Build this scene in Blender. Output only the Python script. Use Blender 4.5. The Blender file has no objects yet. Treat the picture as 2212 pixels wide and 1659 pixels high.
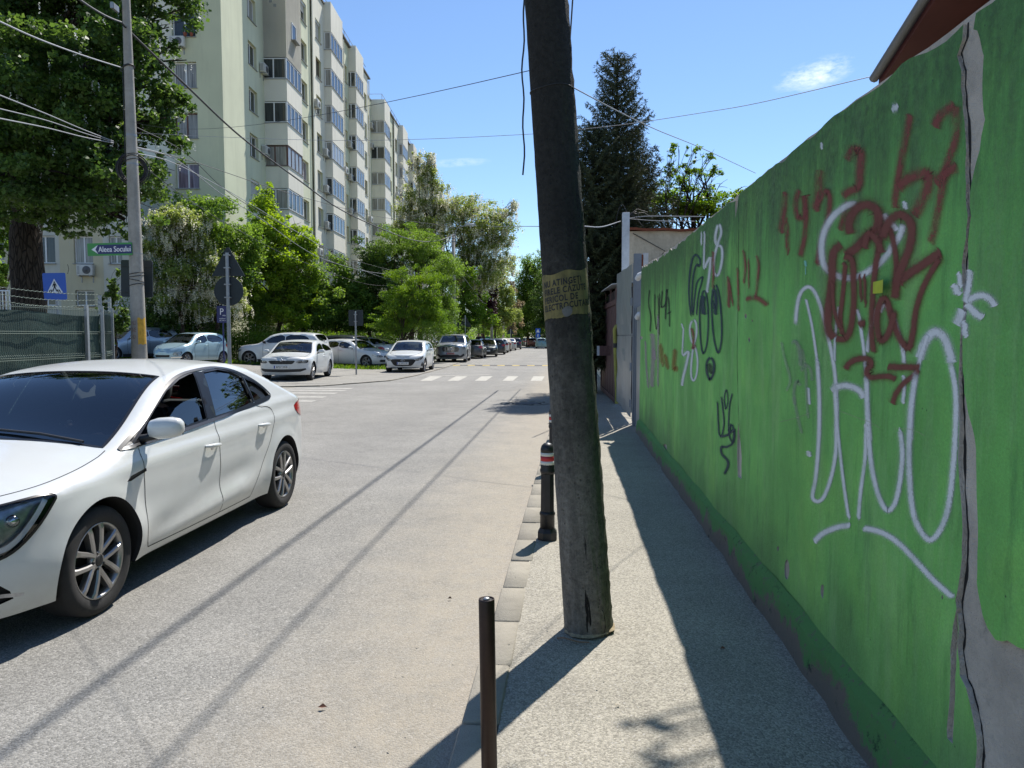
import bpy, bmesh, math, random
import numpy as np
from mathutils import Vector, Matrix
from mathutils.geometry import delaunay_2d_cdt, tessellate_polygon

random.seed(7)
RNG = np.random.default_rng(11)
scene = bpy.context.scene
R = math.radians
PI = math.pi

# ------------------------------------------------------------------ camera
EYE = 1.59
YAW = R(4.5)
PITCH = R(3.6)
cam_d = bpy.data.cameras.new('camera')
cam_d.sensor_width = 36.0
cam_d.lens = 36.0 * 1600.0 / 2212.0
cam_d.clip_start = 0.05
cam_d.clip_end = 3000.0
cam = bpy.data.objects.new('camera', cam_d)
scene.collection.objects.link(cam)
cam.location = (0, 0, EYE)
cam.rotation_euler = (R(90) - PITCH, 0, YAW)
scene.camera = cam

# ------------------------------------------------------------------ light
SUN_EL = R(55.4)
SUN_AZ = R(19.5)            # to the right of the street axis (+Y)
world = bpy.data.worlds.new('World')
scene.world = world
world.use_nodes = True
wn = world.node_tree
wn.nodes.clear()
w_out = wn.nodes.new('ShaderNodeOutputWorld')
w_bg = wn.nodes.new('ShaderNodeBackground')
w_sky = wn.nodes.new('ShaderNodeTexSky')
w_sky.sky_type = 'NISHITA'
w_sky.sun_disc = False
w_sky.sun_elevation = SUN_EL
w_sky.sun_rotation = SUN_AZ
w_sky.altitude = 80
w_sky.air_density = 1.0
w_sky.dust_density = 0.1
w_sky.ozone_density = 6.0
w_bg.inputs['Strength'].default_value = 0.112
# two thin cirrus wisps at their own places in the sky
w_tc = wn.nodes.new('ShaderNodeTexCoord')

def wmath(op, a, b=0.0, clamp=False):
 nd = wn.nodes.new('ShaderNodeMath')
 nd.operation = op
 nd.use_clamp = clamp
 for i, v in enumerate((a, b)):
  if isinstance(v, (int, float)):
   nd.inputs[i].default_value = v
  else:
   wn.links.new(v, nd.inputs[i])
 return nd.outputs[0]

def wisp(az, el, w_, h_, sc, amount, seed):
 """elliptical patch of streaky cloud; az to the right of +Y, both in degrees"""
 m1 = wn.nodes.new('ShaderNodeMapping')
 m1.vector_type = 'POINT'
 m1.inputs['Rotation'].default_value = (0, 0, R(az))
 wn.links.new(w_tc.outputs['Generated'], m1.inputs['Vector'])
 sp = wn.nodes.new('ShaderNodeSeparateXYZ')
 wn.links.new(m1.outputs[0], sp.inputs[0])
 dx = wmath('DIVIDE', sp.outputs[0], w_)
 dz = wmath('DIVIDE', wmath('SUBTRACT', sp.outputs[2], math.sin(R(el))), h_)
 dz = wmath('SUBTRACT', dz, wmath('MULTIPLY', dx, .45))
 r2 = wmath('ADD', wmath('MULTIPLY', dx, dx), wmath('MULTIPLY', dz, dz))
 fall = wmath('SUBTRACT', 1.0, r2, True)
 nz = wn.nodes.new('ShaderNodeTexNoise')
 nz.inputs['Scale'].default_value = sc
 nz.inputs['Detail'].default_value = 10
 nz.inputs['Roughness'].default_value = .68
 m2 = wn.nodes.new('ShaderNodeMapping')
 m2.inputs['Location'].default_value = (seed, seed * 2, 0)
 m2.inputs['Scale'].default_value = (1, 1, 2.6)
 wn.links.new(w_tc.outputs['Generated'], m2.inputs['Vector'])
 wn.links.new(m2.outputs[0], nz.inputs['Vector'])
 k = wmath('MULTIPLY', wmath('SUBTRACT', nz.outputs[0], .44, True), 4.5, True)
 fwd = wmath('GREATER_THAN', sp.outputs[1], 0.0)
 return wmath('MULTIPLY', wmath('MULTIPLY', wmath('MULTIPLY', k, fall), amount), fwd)

w1 = wisp(17.3, 17.8, .050, .018, 22.0, 1.0, 1.0)
w2 = wisp(-8.6, 13.0, .045, .006, 16.0, .6, 4.0)
w3 = wisp(33.0, 27.0, .10, .02, 14.0, .5, 7.0)
w_sum = wmath('ADD', wmath('ADD', w1, w2), w3, True)
w_mix = wn.nodes.new('ShaderNodeMix')
w_mix.data_type = 'RGBA'
w_mix.inputs[7].default_value = (6.6, 7.4, 8.0, 1)
wn.links.new(w_sum, w_mix.inputs[0])
wn.links.new(w_sky.outputs[0], w_mix.inputs[6])
wn.links.new(w_mix.outputs[2], w_bg.inputs['Color'])
wn.links.new(w_bg.outputs[0], w_out.inputs['Surface'])

sun_d = bpy.data.lights.new('sun', 'SUN')
sun_d.energy = 4.9
sun_d.angle = R(0.53)
sun_d.color = (1.0, 0.955, 0.89)
sun = bpy.data.objects.new('sun', sun_d)
scene.collection.objects.link(sun)
SUN_DIR = Vector((math.sin(SUN_AZ) * math.cos(SUN_EL), math.cos(SUN_AZ) * math.cos(SUN_EL), math.sin(SUN_EL)))
sun.rotation_euler = SUN_DIR.to_track_quat('Z', 'Y').to_euler()
sun.location = SUN_DIR * 60

scene.view_settings.view_transform = 'Standard'
scene.view_settings.look = 'None'
scene.view_settings.exposure = 0.56
scene.view_settings.gamma = 1.0
scene.view_settings.use_curve_mapping = False
scene.render.engine = 'CYCLES'
scene.cycles.max_bounces = 7
scene.cycles.transparent_max_bounces = 24
scene.render.resolution_x = 1024
scene.render.resolution_y = 768

# ------------------------------------------------------------------ coordinates
CY_, SY_ = math.cos(YAW), math.sin(YAW)
CP_, SP_ = math.cos(PITCH), math.sin(PITCH)

def pt(u, v, Z):
 """measured picture point (2212 wide) at forward distance Z -> world point"""
 x = u - 1106.0
 up = 829.5 - v
 fw = 1600.0 * CP_ + up * SP_
 z = up * CP_ - 1600.0 * SP_
 t = Z / fw
 return Vector(((x * CY_ - fw * SY_) * t, (x * SY_ + fw * CY_) * t, EYE + z * t))

def fr(xc, zc, z=0.0):
 """survey frame (right, forward of the camera) -> world"""
 return Vector((xc * CY_ - zc * SY_, xc * SY_ + zc * CY_, z))

def gz(x, y):
 """height of the ground: the side street and car park rise gently to the left"""
 xc = x * CY_ + y * SY_
 t = max(0.0, -xc - 7.0)
 return min(0.045 * t * t / (t + 0.8), 0.50) if t > 0 else 0.0

# ------------------------------------------------------------------ objects
COL = scene.collection

def tag(o, label=None, cat=None, group=None, kind=None):
 if label:
  o['label'] = label
 if cat:
  o['category'] = cat
 if group:
  o['group'] = group
 if kind:
  o['kind'] = kind
 return o

def empty(name, loc=(0, 0, 0), rz=0.0, rot=None, **k):
 o = bpy.data.objects.new(name, None)
 o.empty_display_size = 0.2
 COL.objects.link(o)
 o.location = loc
 o.rotation_euler = rot if rot else (0, 0, rz)
 tag(o, **k)
 return o

def children(o):
 return [c for c in bpy.data.objects if c.parent == o]

def copy_tree(o, parent=None):
 kids = list(o.children)
 c = o.copy()
 COL.objects.link(c)
 if parent is not None:
  c.parent = parent
 for ch in kids:
  copy_tree(ch, c)
 return c

def np_mesh(name, verts, faces, mats=None, midx=None, smooth=False, attr=None):
 """fast mesh from numpy arrays; faces (n,3) or (n,4)"""
 me = bpy.data.meshes.new(name)
 verts = np.asarray(verts, dtype=np.float32)
 faces = np.asarray(faces, dtype=np.int32)
 n, k = faces.shape
 me.vertices.add(len(verts))
 me.vertices.foreach_set('co', verts.ravel())
 me.loops.add(n * k)
 me.loops.foreach_set('vertex_index', faces.ravel())
 me.polygons.add(n)
 me.polygons.foreach_set('loop_start', np.arange(0, n * k, k, dtype=np.int32))
 me.polygons.foreach_set('loop_total', np.full(n, k, dtype=np.int32))
 if smooth:
  me.polygons.foreach_set('use_smooth', np.ones(n, dtype=bool))
 for m in (mats or []):
  me.materials.append(m)
 if midx is not None:
  me.polygons.foreach_set('material_index', np.asarray(midx, dtype=np.int32))
 if attr is not None:
  a = me.attributes.new('tint', 'FLOAT', 'FACE')
  a.data.foreach_set('value', np.asarray(attr, dtype=np.float32))
 me.update(calc_edges=True)
 me.validate()
 return me

def link_mesh(name, me, parent=None, **k):
 o = bpy.data.objects.new(name, me)
 COL.objects.link(o)
 if parent is not None:
  o.parent = parent
 tag(o, **k)
 return o

class MB:
 """collects shapes and links them as ONE mesh object"""

 def __init__(self):
  self.v = []
  self.f = []
  self.mi = []
  self.sm = []

 def add(self, verts, faces, mi=0, smooth=False):
  b = len(self.v)
  self.v.extend([tuple(p) for p in verts])
  for f in faces:
   self.f.append([b + i for i in f])
   self.mi.append(mi)
   self.sm.append(smooth)
  return self

 def box(self, x0, x1, y0, y1, z0, z1, mi=0, M=None):
  vs = [Vector(p) for p in ((x0, y0, z0), (x1, y0, z0), (x1, y1, z0), (x0, y1, z0), (x0, y0, z1), (x1, y0, z1), (x1, y1, z1), (x0, y1, z1))]
  if M is not None:
   vs = [M @ p for p in vs]
  return self.add(vs, [(0, 3, 2, 1), (4, 5, 6, 7), (0, 1, 5, 4), (1, 2, 6, 5), (2, 3, 7, 6), (3, 0, 4, 7)], mi)

 def bbox(self, x0, x1, y0, y1, z0, z1, b=0.01, mi=0, M=None, seg=2):
  """bevelled box"""
  bm = bmesh.new()
  bmesh.ops.create_cube(bm, size=1.0)
  for v in bm.verts:
   v.co = Vector(((x0 + x1) / 2 + v.co.x * (x1 - x0), (y0 + y1) / 2 + v.co.y * (y1 - y0), (z0 + z1) / 2 + v.co.z * (z1 - z0)))
  bmesh.ops.bevel(bm, geom=bm.edges[:], offset=b, segments=seg, profile=0.5, affect='EDGES')
  bm.verts.index_update()
  vs = [M @ v.co if M is not None else v.co.copy() for v in bm.verts]
  fs = [[v.index for v in f.verts] for f in bm.faces]
  bm.free()
  return self.add(vs, fs, mi, True)

 def tube(self, pts, rad, n=8, mi=0, cap=True, smooth=True):
  pts = [Vector(p) for p in pts]
  rs = rad if isinstance(rad, (list, tuple)) else [rad] * len(pts)
  rings = []
  prev = None
  for i, p in enumerate(pts):
   d = (pts[min(i + 1, len(pts) - 1)] - pts[max(i - 1, 0)])
   if d.length < 1e-9:
    d = Vector((0, 0, 1))
   d.normalize()
   if prev is None:
    a = Vector((0, 0, 1)) if abs(d.z) < 0.9 else Vector((1, 0, 0))
    s = d.cross(a).normalized()
   else:
    s = (prev - d * prev.dot(d)).normalized()
   prev = s
   t = d.cross(s)
   rings.append([p + (s * math.cos(2 * PI * k / n) + t * math.sin(2 * PI * k / n)) * rs[i] for k in range(n)])
  vs = [q for r_ in rings for q in r_]
  fs = []
  for i in range(len(rings) - 1):
   for k in range(n):
    fs.append((i * n + k, i * n + (k + 1) % n, (i + 1) * n + (k + 1) % n, (i + 1) * n + k))
  self.add(vs, fs, mi, smooth)
  if cap:
   self.add(rings[0], [list(range(n))[::-1]], mi)
   self.add(rings[-1], [list(range(n))], mi)
  return self

 def lathe(self, prof, n=24, mi=0, M=None, smooth=True, cap=True):
  """prof: list of (radius, height) around local z"""
  vs = []
  for r_, h in prof:
   for k in range(n):
    p = Vector((r_ * math.cos(2 * PI * k / n), r_ * math.sin(2 * PI * k / n), h))
    vs.append(M @ p if M is not None else p)
  fs = []
  for i in range(len(prof) - 1):
   for k in range(n):
    fs.append((i * n + k, i * n + (k + 1) % n, (i + 1) * n + (k + 1) % n, (i + 1) * n + k))
  if cap:
   fs.append(list(range(n))[::-1])
   fs.append([(len(prof) - 1) * n + k for k in range(n)])
  return self.add(vs, fs, mi, smooth)

 def prism(self, poly, z0, z1, mi=0, M=None, smooth=False):
  n = len(poly)
  vs = [Vector((p[0], p[1], z0)) for p in poly] + [Vector((p[0], p[1], z1)) for p in poly]
  if M is not None:
   vs = [M @ p for p in vs]
  fs = [list(range(n))[::-1], list(range(n, 2 * n))]
  for k in range(n):
   fs.append((k, (k + 1) % n, n + (k + 1) % n, n + k))
  return self.add(vs, fs, mi, smooth)

 def sphere(self, c, r, n=12, m=8, mi=0, sc=(1, 1, 1), M=None):
  vs, fs = [], []
  for i in range(m + 1):
   th = PI * i / m
   for k in range(n):
    ph = 2 * PI * k / n
    p = Vector((c[0] + r * sc[0] * math.sin(th) * math.cos(ph), c[1] + r * sc[1] * math.sin(th) * math.sin(ph), c[2] + r * sc[2] * math.cos(th)))
    vs.append(M @ p if M is not None else p)
  for i in range(m):
   for k in range(n):
    fs.append((i * n + k, (i + 1) * n + k, (i + 1) * n + (k + 1) % n, i * n + (k + 1) % n))
  return self.add(vs, fs, mi, True)

 def mesh(self, name, mats):
  me = bpy.data.meshes.new(name)
  me.from_pydata(self.v, [], self.f)
  me.polygons.foreach_set('material_index', self.mi)
  me.polygons.foreach_set('use_smooth', self.sm)
  for m in (mats if isinstance(mats, (list, tuple)) else [mats]):
   me.materials.append(m)
  me.update()
  return me

 def build(self, name, mats, parent=None, loc=None, rz=None, fix=True, **k):
  me = self.mesh(name, mats)
  if fix:
   bm = bmesh.new()
   bm.from_mesh(me)
   bmesh.ops.recalc_face_normals(bm, faces=bm.faces[:])
   bm.to_mesh(me)
   bm.free()
  o = link_mesh(name, me, parent, **k)
  if loc is not None:
   o.location = loc
  if rz is not None:
   o.rotation_euler = (0, 0, rz)
  return o

def weld(o, d=0.0005, ang=38):
 me = o.data
 bm = bmesh.new()
 bm.from_mesh(me)
 bmesh.ops.remove_doubles(bm, verts=bm.verts[:], dist=d)
 for e in bm.edges:
  if len(e.link_faces) == 2 and e.calc_face_angle(0) > R(ang):
   e.smooth = False
 bm.to_mesh(me)
 bm.free()
 return o

# ------------------------------------------------------------------ materials
def srgb(r, g, b):
 def f(c):
  c /= 255.0
  return c / 12.92 if c <= 0.04045 else ((c + 0.055) / 1.055) ** 2.4
 return (f(r), f(g), f(b))

class NT:
 def __init__(self, name):
  self.m = bpy.data.materials.new(name)
  self.m.use_nodes = True
  self.t = self.m.node_tree
  self.t.nodes.clear()
  self.out = self.t.nodes.new('ShaderNodeOutputMaterial')
  self.p = self.t.nodes.new('ShaderNodeBsdfPrincipled')
  self.t.links.new(self.p.outputs[0], self.out.inputs['Surface'])

 def n(self, kind, **k):
  nd = self.t.nodes.new('ShaderNode' + kind)
  for a, b in k.items():
   setattr(nd, a, b)
  return nd

 def l(self, a, b):
  self.t.links.new(a, b)

 def coord(self, kind='Object', scale=(1, 1, 1)):
  if kind == 'World':
   o = self.n('NewGeometry').outputs['Position']
  else:
   o = self.n('TexCoord').outputs[kind]
  mp = self.n('Mapping')
  mp.inputs['Scale'].default_value = scale
  self.l(o, mp.inputs['Vector'])
  return mp.outputs[0]

 def noise(self, vec, scale, detail=4, rough=0.55, dist=0.0):
  nd = self.n('TexNoise')
  nd.inputs['Scale'].default_value = scale
  nd.inputs['Detail'].default_value = detail
  nd.inputs['Roughness'].default_value = rough
  nd.inputs['Distortion'].default_value = dist
  self.l(vec, nd.inputs['Vector'])
  return nd.outputs[0]

 def vor(self, vec, scale, feature='F1', out='Distance'):
  nd = self.n('TexVoronoi', feature=feature)
  nd.inputs['Scale'].default_value = scale
  self.l(vec, nd.inputs['Vector'])
  return nd.outputs[out]

 def ramp(self, fac, stops):
  nd = self.n('ValToRGB')
  cr = nd.color_ramp
  while len(cr.elements) < len(stops):
   cr.elements.new(0.5)
  for e, (p, c) in zip(cr.elements, stops):
   e.position = p
   e.color = (c[0], c[1], c[2], 1) if isinstance(c, (tuple, list)) else (c, c, c, 1)
  self.l(fac, nd.inputs[0])
  return nd.outputs[0]

 def mix(self, fac, a, b, mode='MIX'):
  nd = self.n('Mix', data_type='RGBA', blend_type=mode)
  for sock, v in ((nd.inputs[0], fac), (nd.inputs[6], a), (nd.inputs[7], b)):
   if isinstance(v, (int, float)):
    sock.default_value = v if sock == nd.inputs[0] else (v, v, v, 1)
   elif isinstance(v, (tuple, list)):
    sock.default_value = (v[0], v[1], v[2], 1)
   else:
    self.l(v, sock)
  return nd.outputs[2]

 def math(self, op, a, b=0.0, c=None, clamp=False):
  nd = self.n('Math', operation=op, use_clamp=clamp)
  for i, v in enumerate((a, b) if c is None else (a, b, c)):
   if isinstance(v, (int, float)):
    nd.inputs[i].default_value = v
   else:
    self.l(v, nd.inputs[i])
  return nd.outputs[0]

 def mrange(self, v, a, b, c=0.0, d=1.0, smooth=False):
  nd = self.n('MapRange')
  if smooth:
   nd.interpolation_type = 'SMOOTHSTEP'
  nd.inputs['From Min'].default_value = a
  nd.inputs['From Max'].default_value = b
  nd.inputs['To Min'].default_value = c
  nd.inputs['To Max'].default_value = d
  self.l(v, nd.inputs['Value'])
  return nd.outputs[0]

 def bump(self, h, strength=0.3, dist=0.01):
  nd = self.n('Bump')
  nd.inputs['Strength'].default_value = strength
  nd.inputs['Distance'].default_value = dist
  self.l(h, nd.inputs['Height'])
  self.l(nd.outputs[0], self.p.inputs['Normal'])
  return nd.outputs[0]

 def set(self, **k):
  for a, v in k.items():
   s = self.p.inputs[a.replace('_', ' ')]
   if isinstance(v, (int, float)):
    s.default_value = v
   elif isinstance(v, (tuple, list)):
    s.default_value = (v[0], v[1], v[2], 1) if len(v) == 3 else v
   else:
    self.l(v, s)
  return self

def simple(name, col, rough=0.6, metal=0.0, var=0.18, scale=4.0, bump=0.0, bscale=60.0, coord='Object', spec=0.5, coat=0.0, stretch=(1, 1, 1)):
 t = NT(name)
 v = t.coord(coord, stretch)
 n = t.noise(v, scale, 6, 0.6)
 k = t.mrange(n, 0.25, 0.75, 1 - var, 1 + var)
 c = t.mix(1.0, col, k, 'MULTIPLY')
 t.set(Base_Color=c, Roughness=rough, Metallic=metal)
 t.p.inputs['Specular IOR Level'].default_value = spec
 if coat:
  t.p.inputs['Coat Weight'].default_value = coat
  t.p.inputs['Coat Roughness'].default_value = 0.03
 if bump:
  t.bump(t.noise(v, bscale, 5, 0.6), bump, 0.01)
 return t.m

# ================================================================== materials
def mat_asphalt(name, base, dusty=False, fine=1.0, speck=0.5, dark=0.75):
 t = NT(name)
 v = t.coord('World')
 big = t.noise(v, 0.35, 5, 0.6)
 mid = t.noise(v, 2.3, 5, 0.65)
 cells = t.vor(v, 85.0 * fine, 'F1', 'Color')
 cellv = t.n('SeparateColor')
 t.l(cells, cellv.inputs[0])
 grain = t.mrange(cellv.outputs[0], 0.0, 1.0, 1 - speck, 1 + speck)
 c = t.mix(1.0, base, grain, 'MULTIPLY')
 c = t.mix(1.0, c, t.mrange(big, 0.3, 0.7, 0.86, 1.12), 'MULTIPLY')
 c = t.mix(1.0, c, t.mrange(mid, 0.3, 0.7, 0.9, 1.08), 'MULTIPLY')
 # white chips
 chip = t.math('MULTIPLY', t.mrange(cellv.outputs[1], 0.975, 0.985), .7)
 c = t.mix(chip, c, (0.42, 0.40, 0.37))
 st_ = t.mrange(t.noise(v, 1.3, 6, .7), .60, .72)
 c = t.mix(t.math('MULTIPLY', st_, .28), c, tuple(x * .45 for x in base))
 # long meandering hairline cracks
 w = t.noise(v, 1.1, 4, 0.6)
 ve = t.n('VectorMath', operation='ADD')
 t.l(v, ve.inputs[0])
 cc = t.n('CombineXYZ')
 t.l(t.math('MULTIPLY', w, 1.6), cc.inputs[0])
 t.l(t.math('MULTIPLY', mid, 0.9), cc.inputs[1])
 t.l(cc.outputs[0], ve.inputs[1])
 edge = t.vor(ve.outputs[0], 0.23, 'DISTANCE_TO_EDGE')
 crack = t.mrange(edge, 0.0, 0.0010, 1.0, 0.0)
 crack = t.math('MULTIPLY', crack, t.mrange(big, 0.5, 0.56))
 c = t.mix(t.math('MULTIPLY', crack, 0.35), c, (0.03, 0.03, 0.032))
 if dusty:
  x = t.n('SeparateXYZ')
  t.l(v, x.inputs[0])
  dd = t.math('ADD', x.outputs[0], t.mrange(mid, 0.2, 0.8, -0.35, 0.35))
  dust = t.mrange(dd, -1.9, -0.5, 0.0, 0.78, True)
  dn = t.mrange(t.noise(v, 9.0, 5, 0.7), 0.3, 0.75, 0.45, 1.0)
  c = t.mix(t.math('MULTIPLY', dust, dn), c, (0.36, 0.31, 0.235))
  # darker oil-stained wheel track in the middle of the lane
  tr = t.math('MULTIPLY', t.mrange(dd, -4.0, -3.2, 0, 1, True), t.mrange(dd, -2.4, -2.9, 0, 1, True))
  c = t.mix(t.math('MULTIPLY', tr, 0.12), c, (0.09, 0.09, 0.09))
  # patched repair with straight edges
 t.set(Base_Color=c, Roughness=0.86)
 t.p.inputs['Specular IOR Level'].default_value = 0.35
 h = t.math('ADD', t.math('MULTIPLY', t.vor(v, 85.0 * fine), -1.0), t.math('MULTIPLY', t.noise(v, 190, 2), 0.6))
 t.bump(h, 0.55, 0.006)
 return t.m

def mat_concrete(name, base, var=0.25, stain=0.35, bump=0.5, coord='Object', streak=False, bscale=45.0):
 t = NT(name)
 v = t.coord(coord)
 a = t.noise(v, 1.4, 6, 0.65)
 b = t.noise(v, 12.0, 6, 0.7)
 c = t.mix(1.0, base, t.mrange(a, 0.25, 0.75, 1 - var, 1 + var), 'MULTIPLY')
 c = t.mix(1.0, c, t.mrange(b, 0.25, 0.75, 0.85, 1.15), 'MULTIPLY')
 if streak:
  vs = t.coord(coord, (5, 5, 0.5))
  s = t.noise(vs, 2.2, 6, 0.7)
  c = t.mix(t.math('MULTIPLY', t.mrange(s, 0.5, 0.72), stain), c, tuple(x * 0.35 for x in base))
 else:
  c = t.mix(t.math('MULTIPLY', t.mrange(b, 0.55, 0.75), stain), c, tuple(x * 0.5 for x in base))
 t.set(Base_Color=c, Roughness=0.9)
 t.p.inputs['Specular IOR Level'].default_value = 0.3
 t.bump(t.math('ADD', t.noise(v, bscale, 6, 0.7), t.math('MULTIPLY', t.vor(v, bscale * 3.0), 0.4)), bump, 0.01)
 return t.m

def mat_render_wall(name, base, dirt=0.3):
 """painted rough render on the block of flats"""
 t = NT(name)
 v = t.coord('World')
 a = t.noise(v, 0.35, 5, 0.6)
 s = t.noise(t.coord('World', (1.2, 1.2, 0.12)), 1.6, 6, 0.65)
 c = t.mix(1.0, base, t.mrange(a, 0.3, 0.7, 0.93, 1.06), 'MULTIPLY')
 c = t.mix(t.math('MULTIPLY', t.mrange(s, 0.48, 0.75), dirt), c, tuple(x * 0.55 for x in base))
 t.set(Base_Color=c, Roughness=0.93)
 t.p.inputs['Specular IOR Level'].default_value = 0.2
 t.bump(t.noise(v, 30, 4, 0.7), 0.25, 0.01)
 return t.m

def mat_leaf(name, c1, c2, trans=0.45, c3=None, rough=0.5):
 t = NT(name)
 at = t.n('Attribute', attribute_name='tint')
 st = [(0.0, c1), (0.75, c2)]
 if c3:
  st.append((1.0, c3))
 col = t.ramp(at.outputs['Fac'], st)
 t.set(Base_Color=col, Roughness=rough)
 t.p.inputs['Specular IOR Level'].default_value = 0.3
 tr = t.n('BsdfTranslucent')
 hs = t.n('HueSaturation')
 hs.inputs['Hue'].default_value = 0.485
 hs.inputs['Saturation'].default_value = 1.12
 hs.inputs['Value'].default_value = 2.1
 t.l(col, hs.inputs['Color'])
 t.l(hs.outputs[0], tr.inputs[0])
 mx = t.n('MixShader')
 mx.inputs[0].default_value = trans
 t.l(t.p.outputs[0], mx.inputs[1])
 t.l(tr.outputs[0], mx.inputs[2])
 t.l(mx.outputs[0], t.out.inputs['Surface'])
 return t.m

def mat_bark(name, base, sc=6.0):
 t = NT(name)
 v = t.coord('World', (1, 1, 0.22))
 a = t.noise(v, sc, 6, 0.7, 0.6)
 e = t.vor(v, sc * 1.3, 'DISTANCE_TO_EDGE')
 k = t.math('MULTIPLY', t.mrange(e, 0.0, 0.12), t.mrange(a, 0.25, 0.75, 0.5, 1.2))
 c = t.mix(k, tuple(x * 0.3 for x in base), base)
 t.set(Base_Color=c, Roughness=0.95)
 t.p.inputs['Specular IOR Level'].default_value = 0.2
 t.bump(k, 1.0, 0.05)
 return t.m

def mat_glass_tint(name, tint, trans=0.45, refl=1.0):
 """car glass: see-through, tinted, mirror-like at an angle"""
 t = NT(name)
 gl = t.n('BsdfGlossy')
 gl.inputs['Roughness'].default_value = 0.01
 gl.inputs['Color'].default_value = (0.95, 0.97, 1, 1)
 tr = t.n('BsdfTransparent')
 tr.inputs['Color'].default_value = (tint[0], tint[1], tint[2], 1)
 fr_ = t.n('Fresnel')
 fr_.inputs['IOR'].default_value = 1.62
 k = t.math('MULTIPLY', fr_.outputs[0], refl, clamp=True)
 mx = t.n('MixShader')
 t.l(k, mx.inputs[0])
 t.l(tr.outputs[0], mx.inputs[1])
 t.l(gl.outputs[0], mx.inputs[2])
 t.l(mx.outputs[0], t.out.inputs['Surface'])
 return t.m

def mat_window_glass(name, col, refl=0.35):
 t = NT(name)
 v = t.coord('World')
 # faint vertical folds of a curtain behind the pane
 n = t.noise(t.coord('World', (6, 6, 0.3)), 2.5, 3)
 c = t.mix(1.0, col, t.mrange(n, 0.3, 0.7, 0.5, 1.5), 'MULTIPLY')
 t.set(Base_Color=c, Roughness=0.04)
 t.p.inputs['Specular IOR Level'].default_value = refl * 2
 t.bump(t.noise(v, 0.9, 2), 0.02, 0.1)
 return t.m

def mat_paint(name, col, metal=0.0, rough=0.35, flake=0.0, dust=0.12):
 t = NT(name)
 geo = t.n('NewGeometry')
 v = t.coord('Object')
 n = t.noise(v, 3.0, 6, 0.65)
 c = t.mix(t.math('MULTIPLY', t.mrange(n, 0.45, 0.75), dust), col, (0.32, 0.29, 0.24))
 # road grime on the lowest part of the body
 sx = t.n('SeparateXYZ')
 t.l(v, sx.inputs[0])
 low = t.mrange(sx.outputs[2], 0.18, 0.55, 0.35, 0.0, True)
 c = t.mix(t.math('MULTIPLY', low, t.mrange(t.noise(v, 9.0, 5, 0.7), 0.3, 0.7, 0.4, 1.0)), c, (0.22, 0.19, 0.155))
 c = t.mix(geo.outputs['Backfacing'], c, (0.018, 0.018, 0.02))
 t.set(Base_Color=c, Roughness=t.mix(geo.outputs['Backfacing'], rough, 0.9), Metallic=t.math('MULTIPLY', t.math('SUBTRACT', 1.0, geo.outputs['Backfacing']), metal))
 t.p.inputs['Coat Weight'].default_value = 0.7
 t.p.inputs['Coat Roughness'].default_value = 0.05
 return t.m

def mat_emission_free_flat(name, col, rough=0.5):
 return simple(name, col, rough, var=0.06)

MAT = {}
MAT['road'] = mat_asphalt('road_asphalt', (0.225, 0.217, 0.197), dusty=True, speck=0.36, fine=1.45)
MAT['apron'] = mat_asphalt('parking_asphalt', (0.25, 0.238, 0.21), speck=0.28, fine=1.4)
MAT['walk'] = mat_asphalt('footway_asphalt', (0.30, 0.277, 0.228), speck=0.36, fine=1.6)
MAT['ground'] = simple('ground_soil', (0.11, 0.095, 0.06), 0.95, var=0.3, coord='World', scale=0.8)
MAT['kerb'] = mat_concrete('kerb_concrete', (0.275, 0.252, 0.208), coord='World', bump=0.45, stain=.6)
MAT['paint_road'] = simple('road_paint', (0.37, 0.352, 0.305), 0.8, var=0.25, coord='World', scale=6, bump=0.3, bscale=80)
MAT['paint_faded'] = simple('road_paint_worn', (0.36, 0.345, 0.31), 0.85, var=0.3, coord='World', scale=5, bump=0.3, bscale=80)
MAT['tyre'] = simple('tyre_rubber', (0.022, 0.021, 0.021), 0.85, var=0.3, scale=12, bump=0.1)
MAT['rim'] = simple('alloy_rim', (0.36, 0.35, 0.34), 0.35, 0.85, var=0.15, scale=7)
MAT['rim_dark'] = simple('dark_rim', (0.06, 0.06, 0.062), 0.45, 0.4, var=0.1)
MAT['black'] = simple('black_plastic', (0.016, 0.016, 0.017), 0.55, var=0.1)
MAT['gloss_black'] = simple('gloss_black_trim', (0.010, 0.010, 0.012), 0.32, var=0.05, spec=0.35)
MAT['void'] = simple('dark_underside', (0.010, 0.010, 0.010), 0.95, var=0.1)
MAT['interior'] = simple('dark_cabin_trim', (0.075, 0.075, 0.08), 0.8, var=0.2)
MAT['seat'] = simple('grey_seat_cloth', (0.09, 0.09, 0.095), 0.9, var=0.2, bump=0.2)
MAT['chrome'] = simple('chrome', (0.75, 0.75, 0.76), 0.12, 1.0, var=0.04)
MAT['lamp_glass'] = mat_glass_tint('lamp_cover', (0.92, 0.94, 0.96), refl=0.8)
MAT['lamp_back'] = simple('lamp_reflector', (0.42, 0.43, 0.45), 0.28, 0.75, var=0.5, scale=16)
MAT['lamp_led'] = simple('lamp_light_guide', (0.72, 0.76, 0.85), 0.25, var=0.04)
MAT['tail'] = simple('red_tail_lamp', (0.36, 0.012, 0.012), 0.15, var=0.15, coat=0.7)
MAT['glass'] = mat_glass_tint('car_glass', (0.50, 0.55, 0.53), refl=1.15)
MAT['glass_dark'] = mat_glass_tint('dark_car_glass', (0.10, 0.115, 0.12), refl=1.5)
MAT['plate'] = simple('number_plate_white', (0.68, 0.68, 0.66), 0.4, var=0.04)
MAT['plate_blue'] = simple('number_plate_blue', (0.01, 0.04, 0.30), 0.4, var=0.04)
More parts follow.
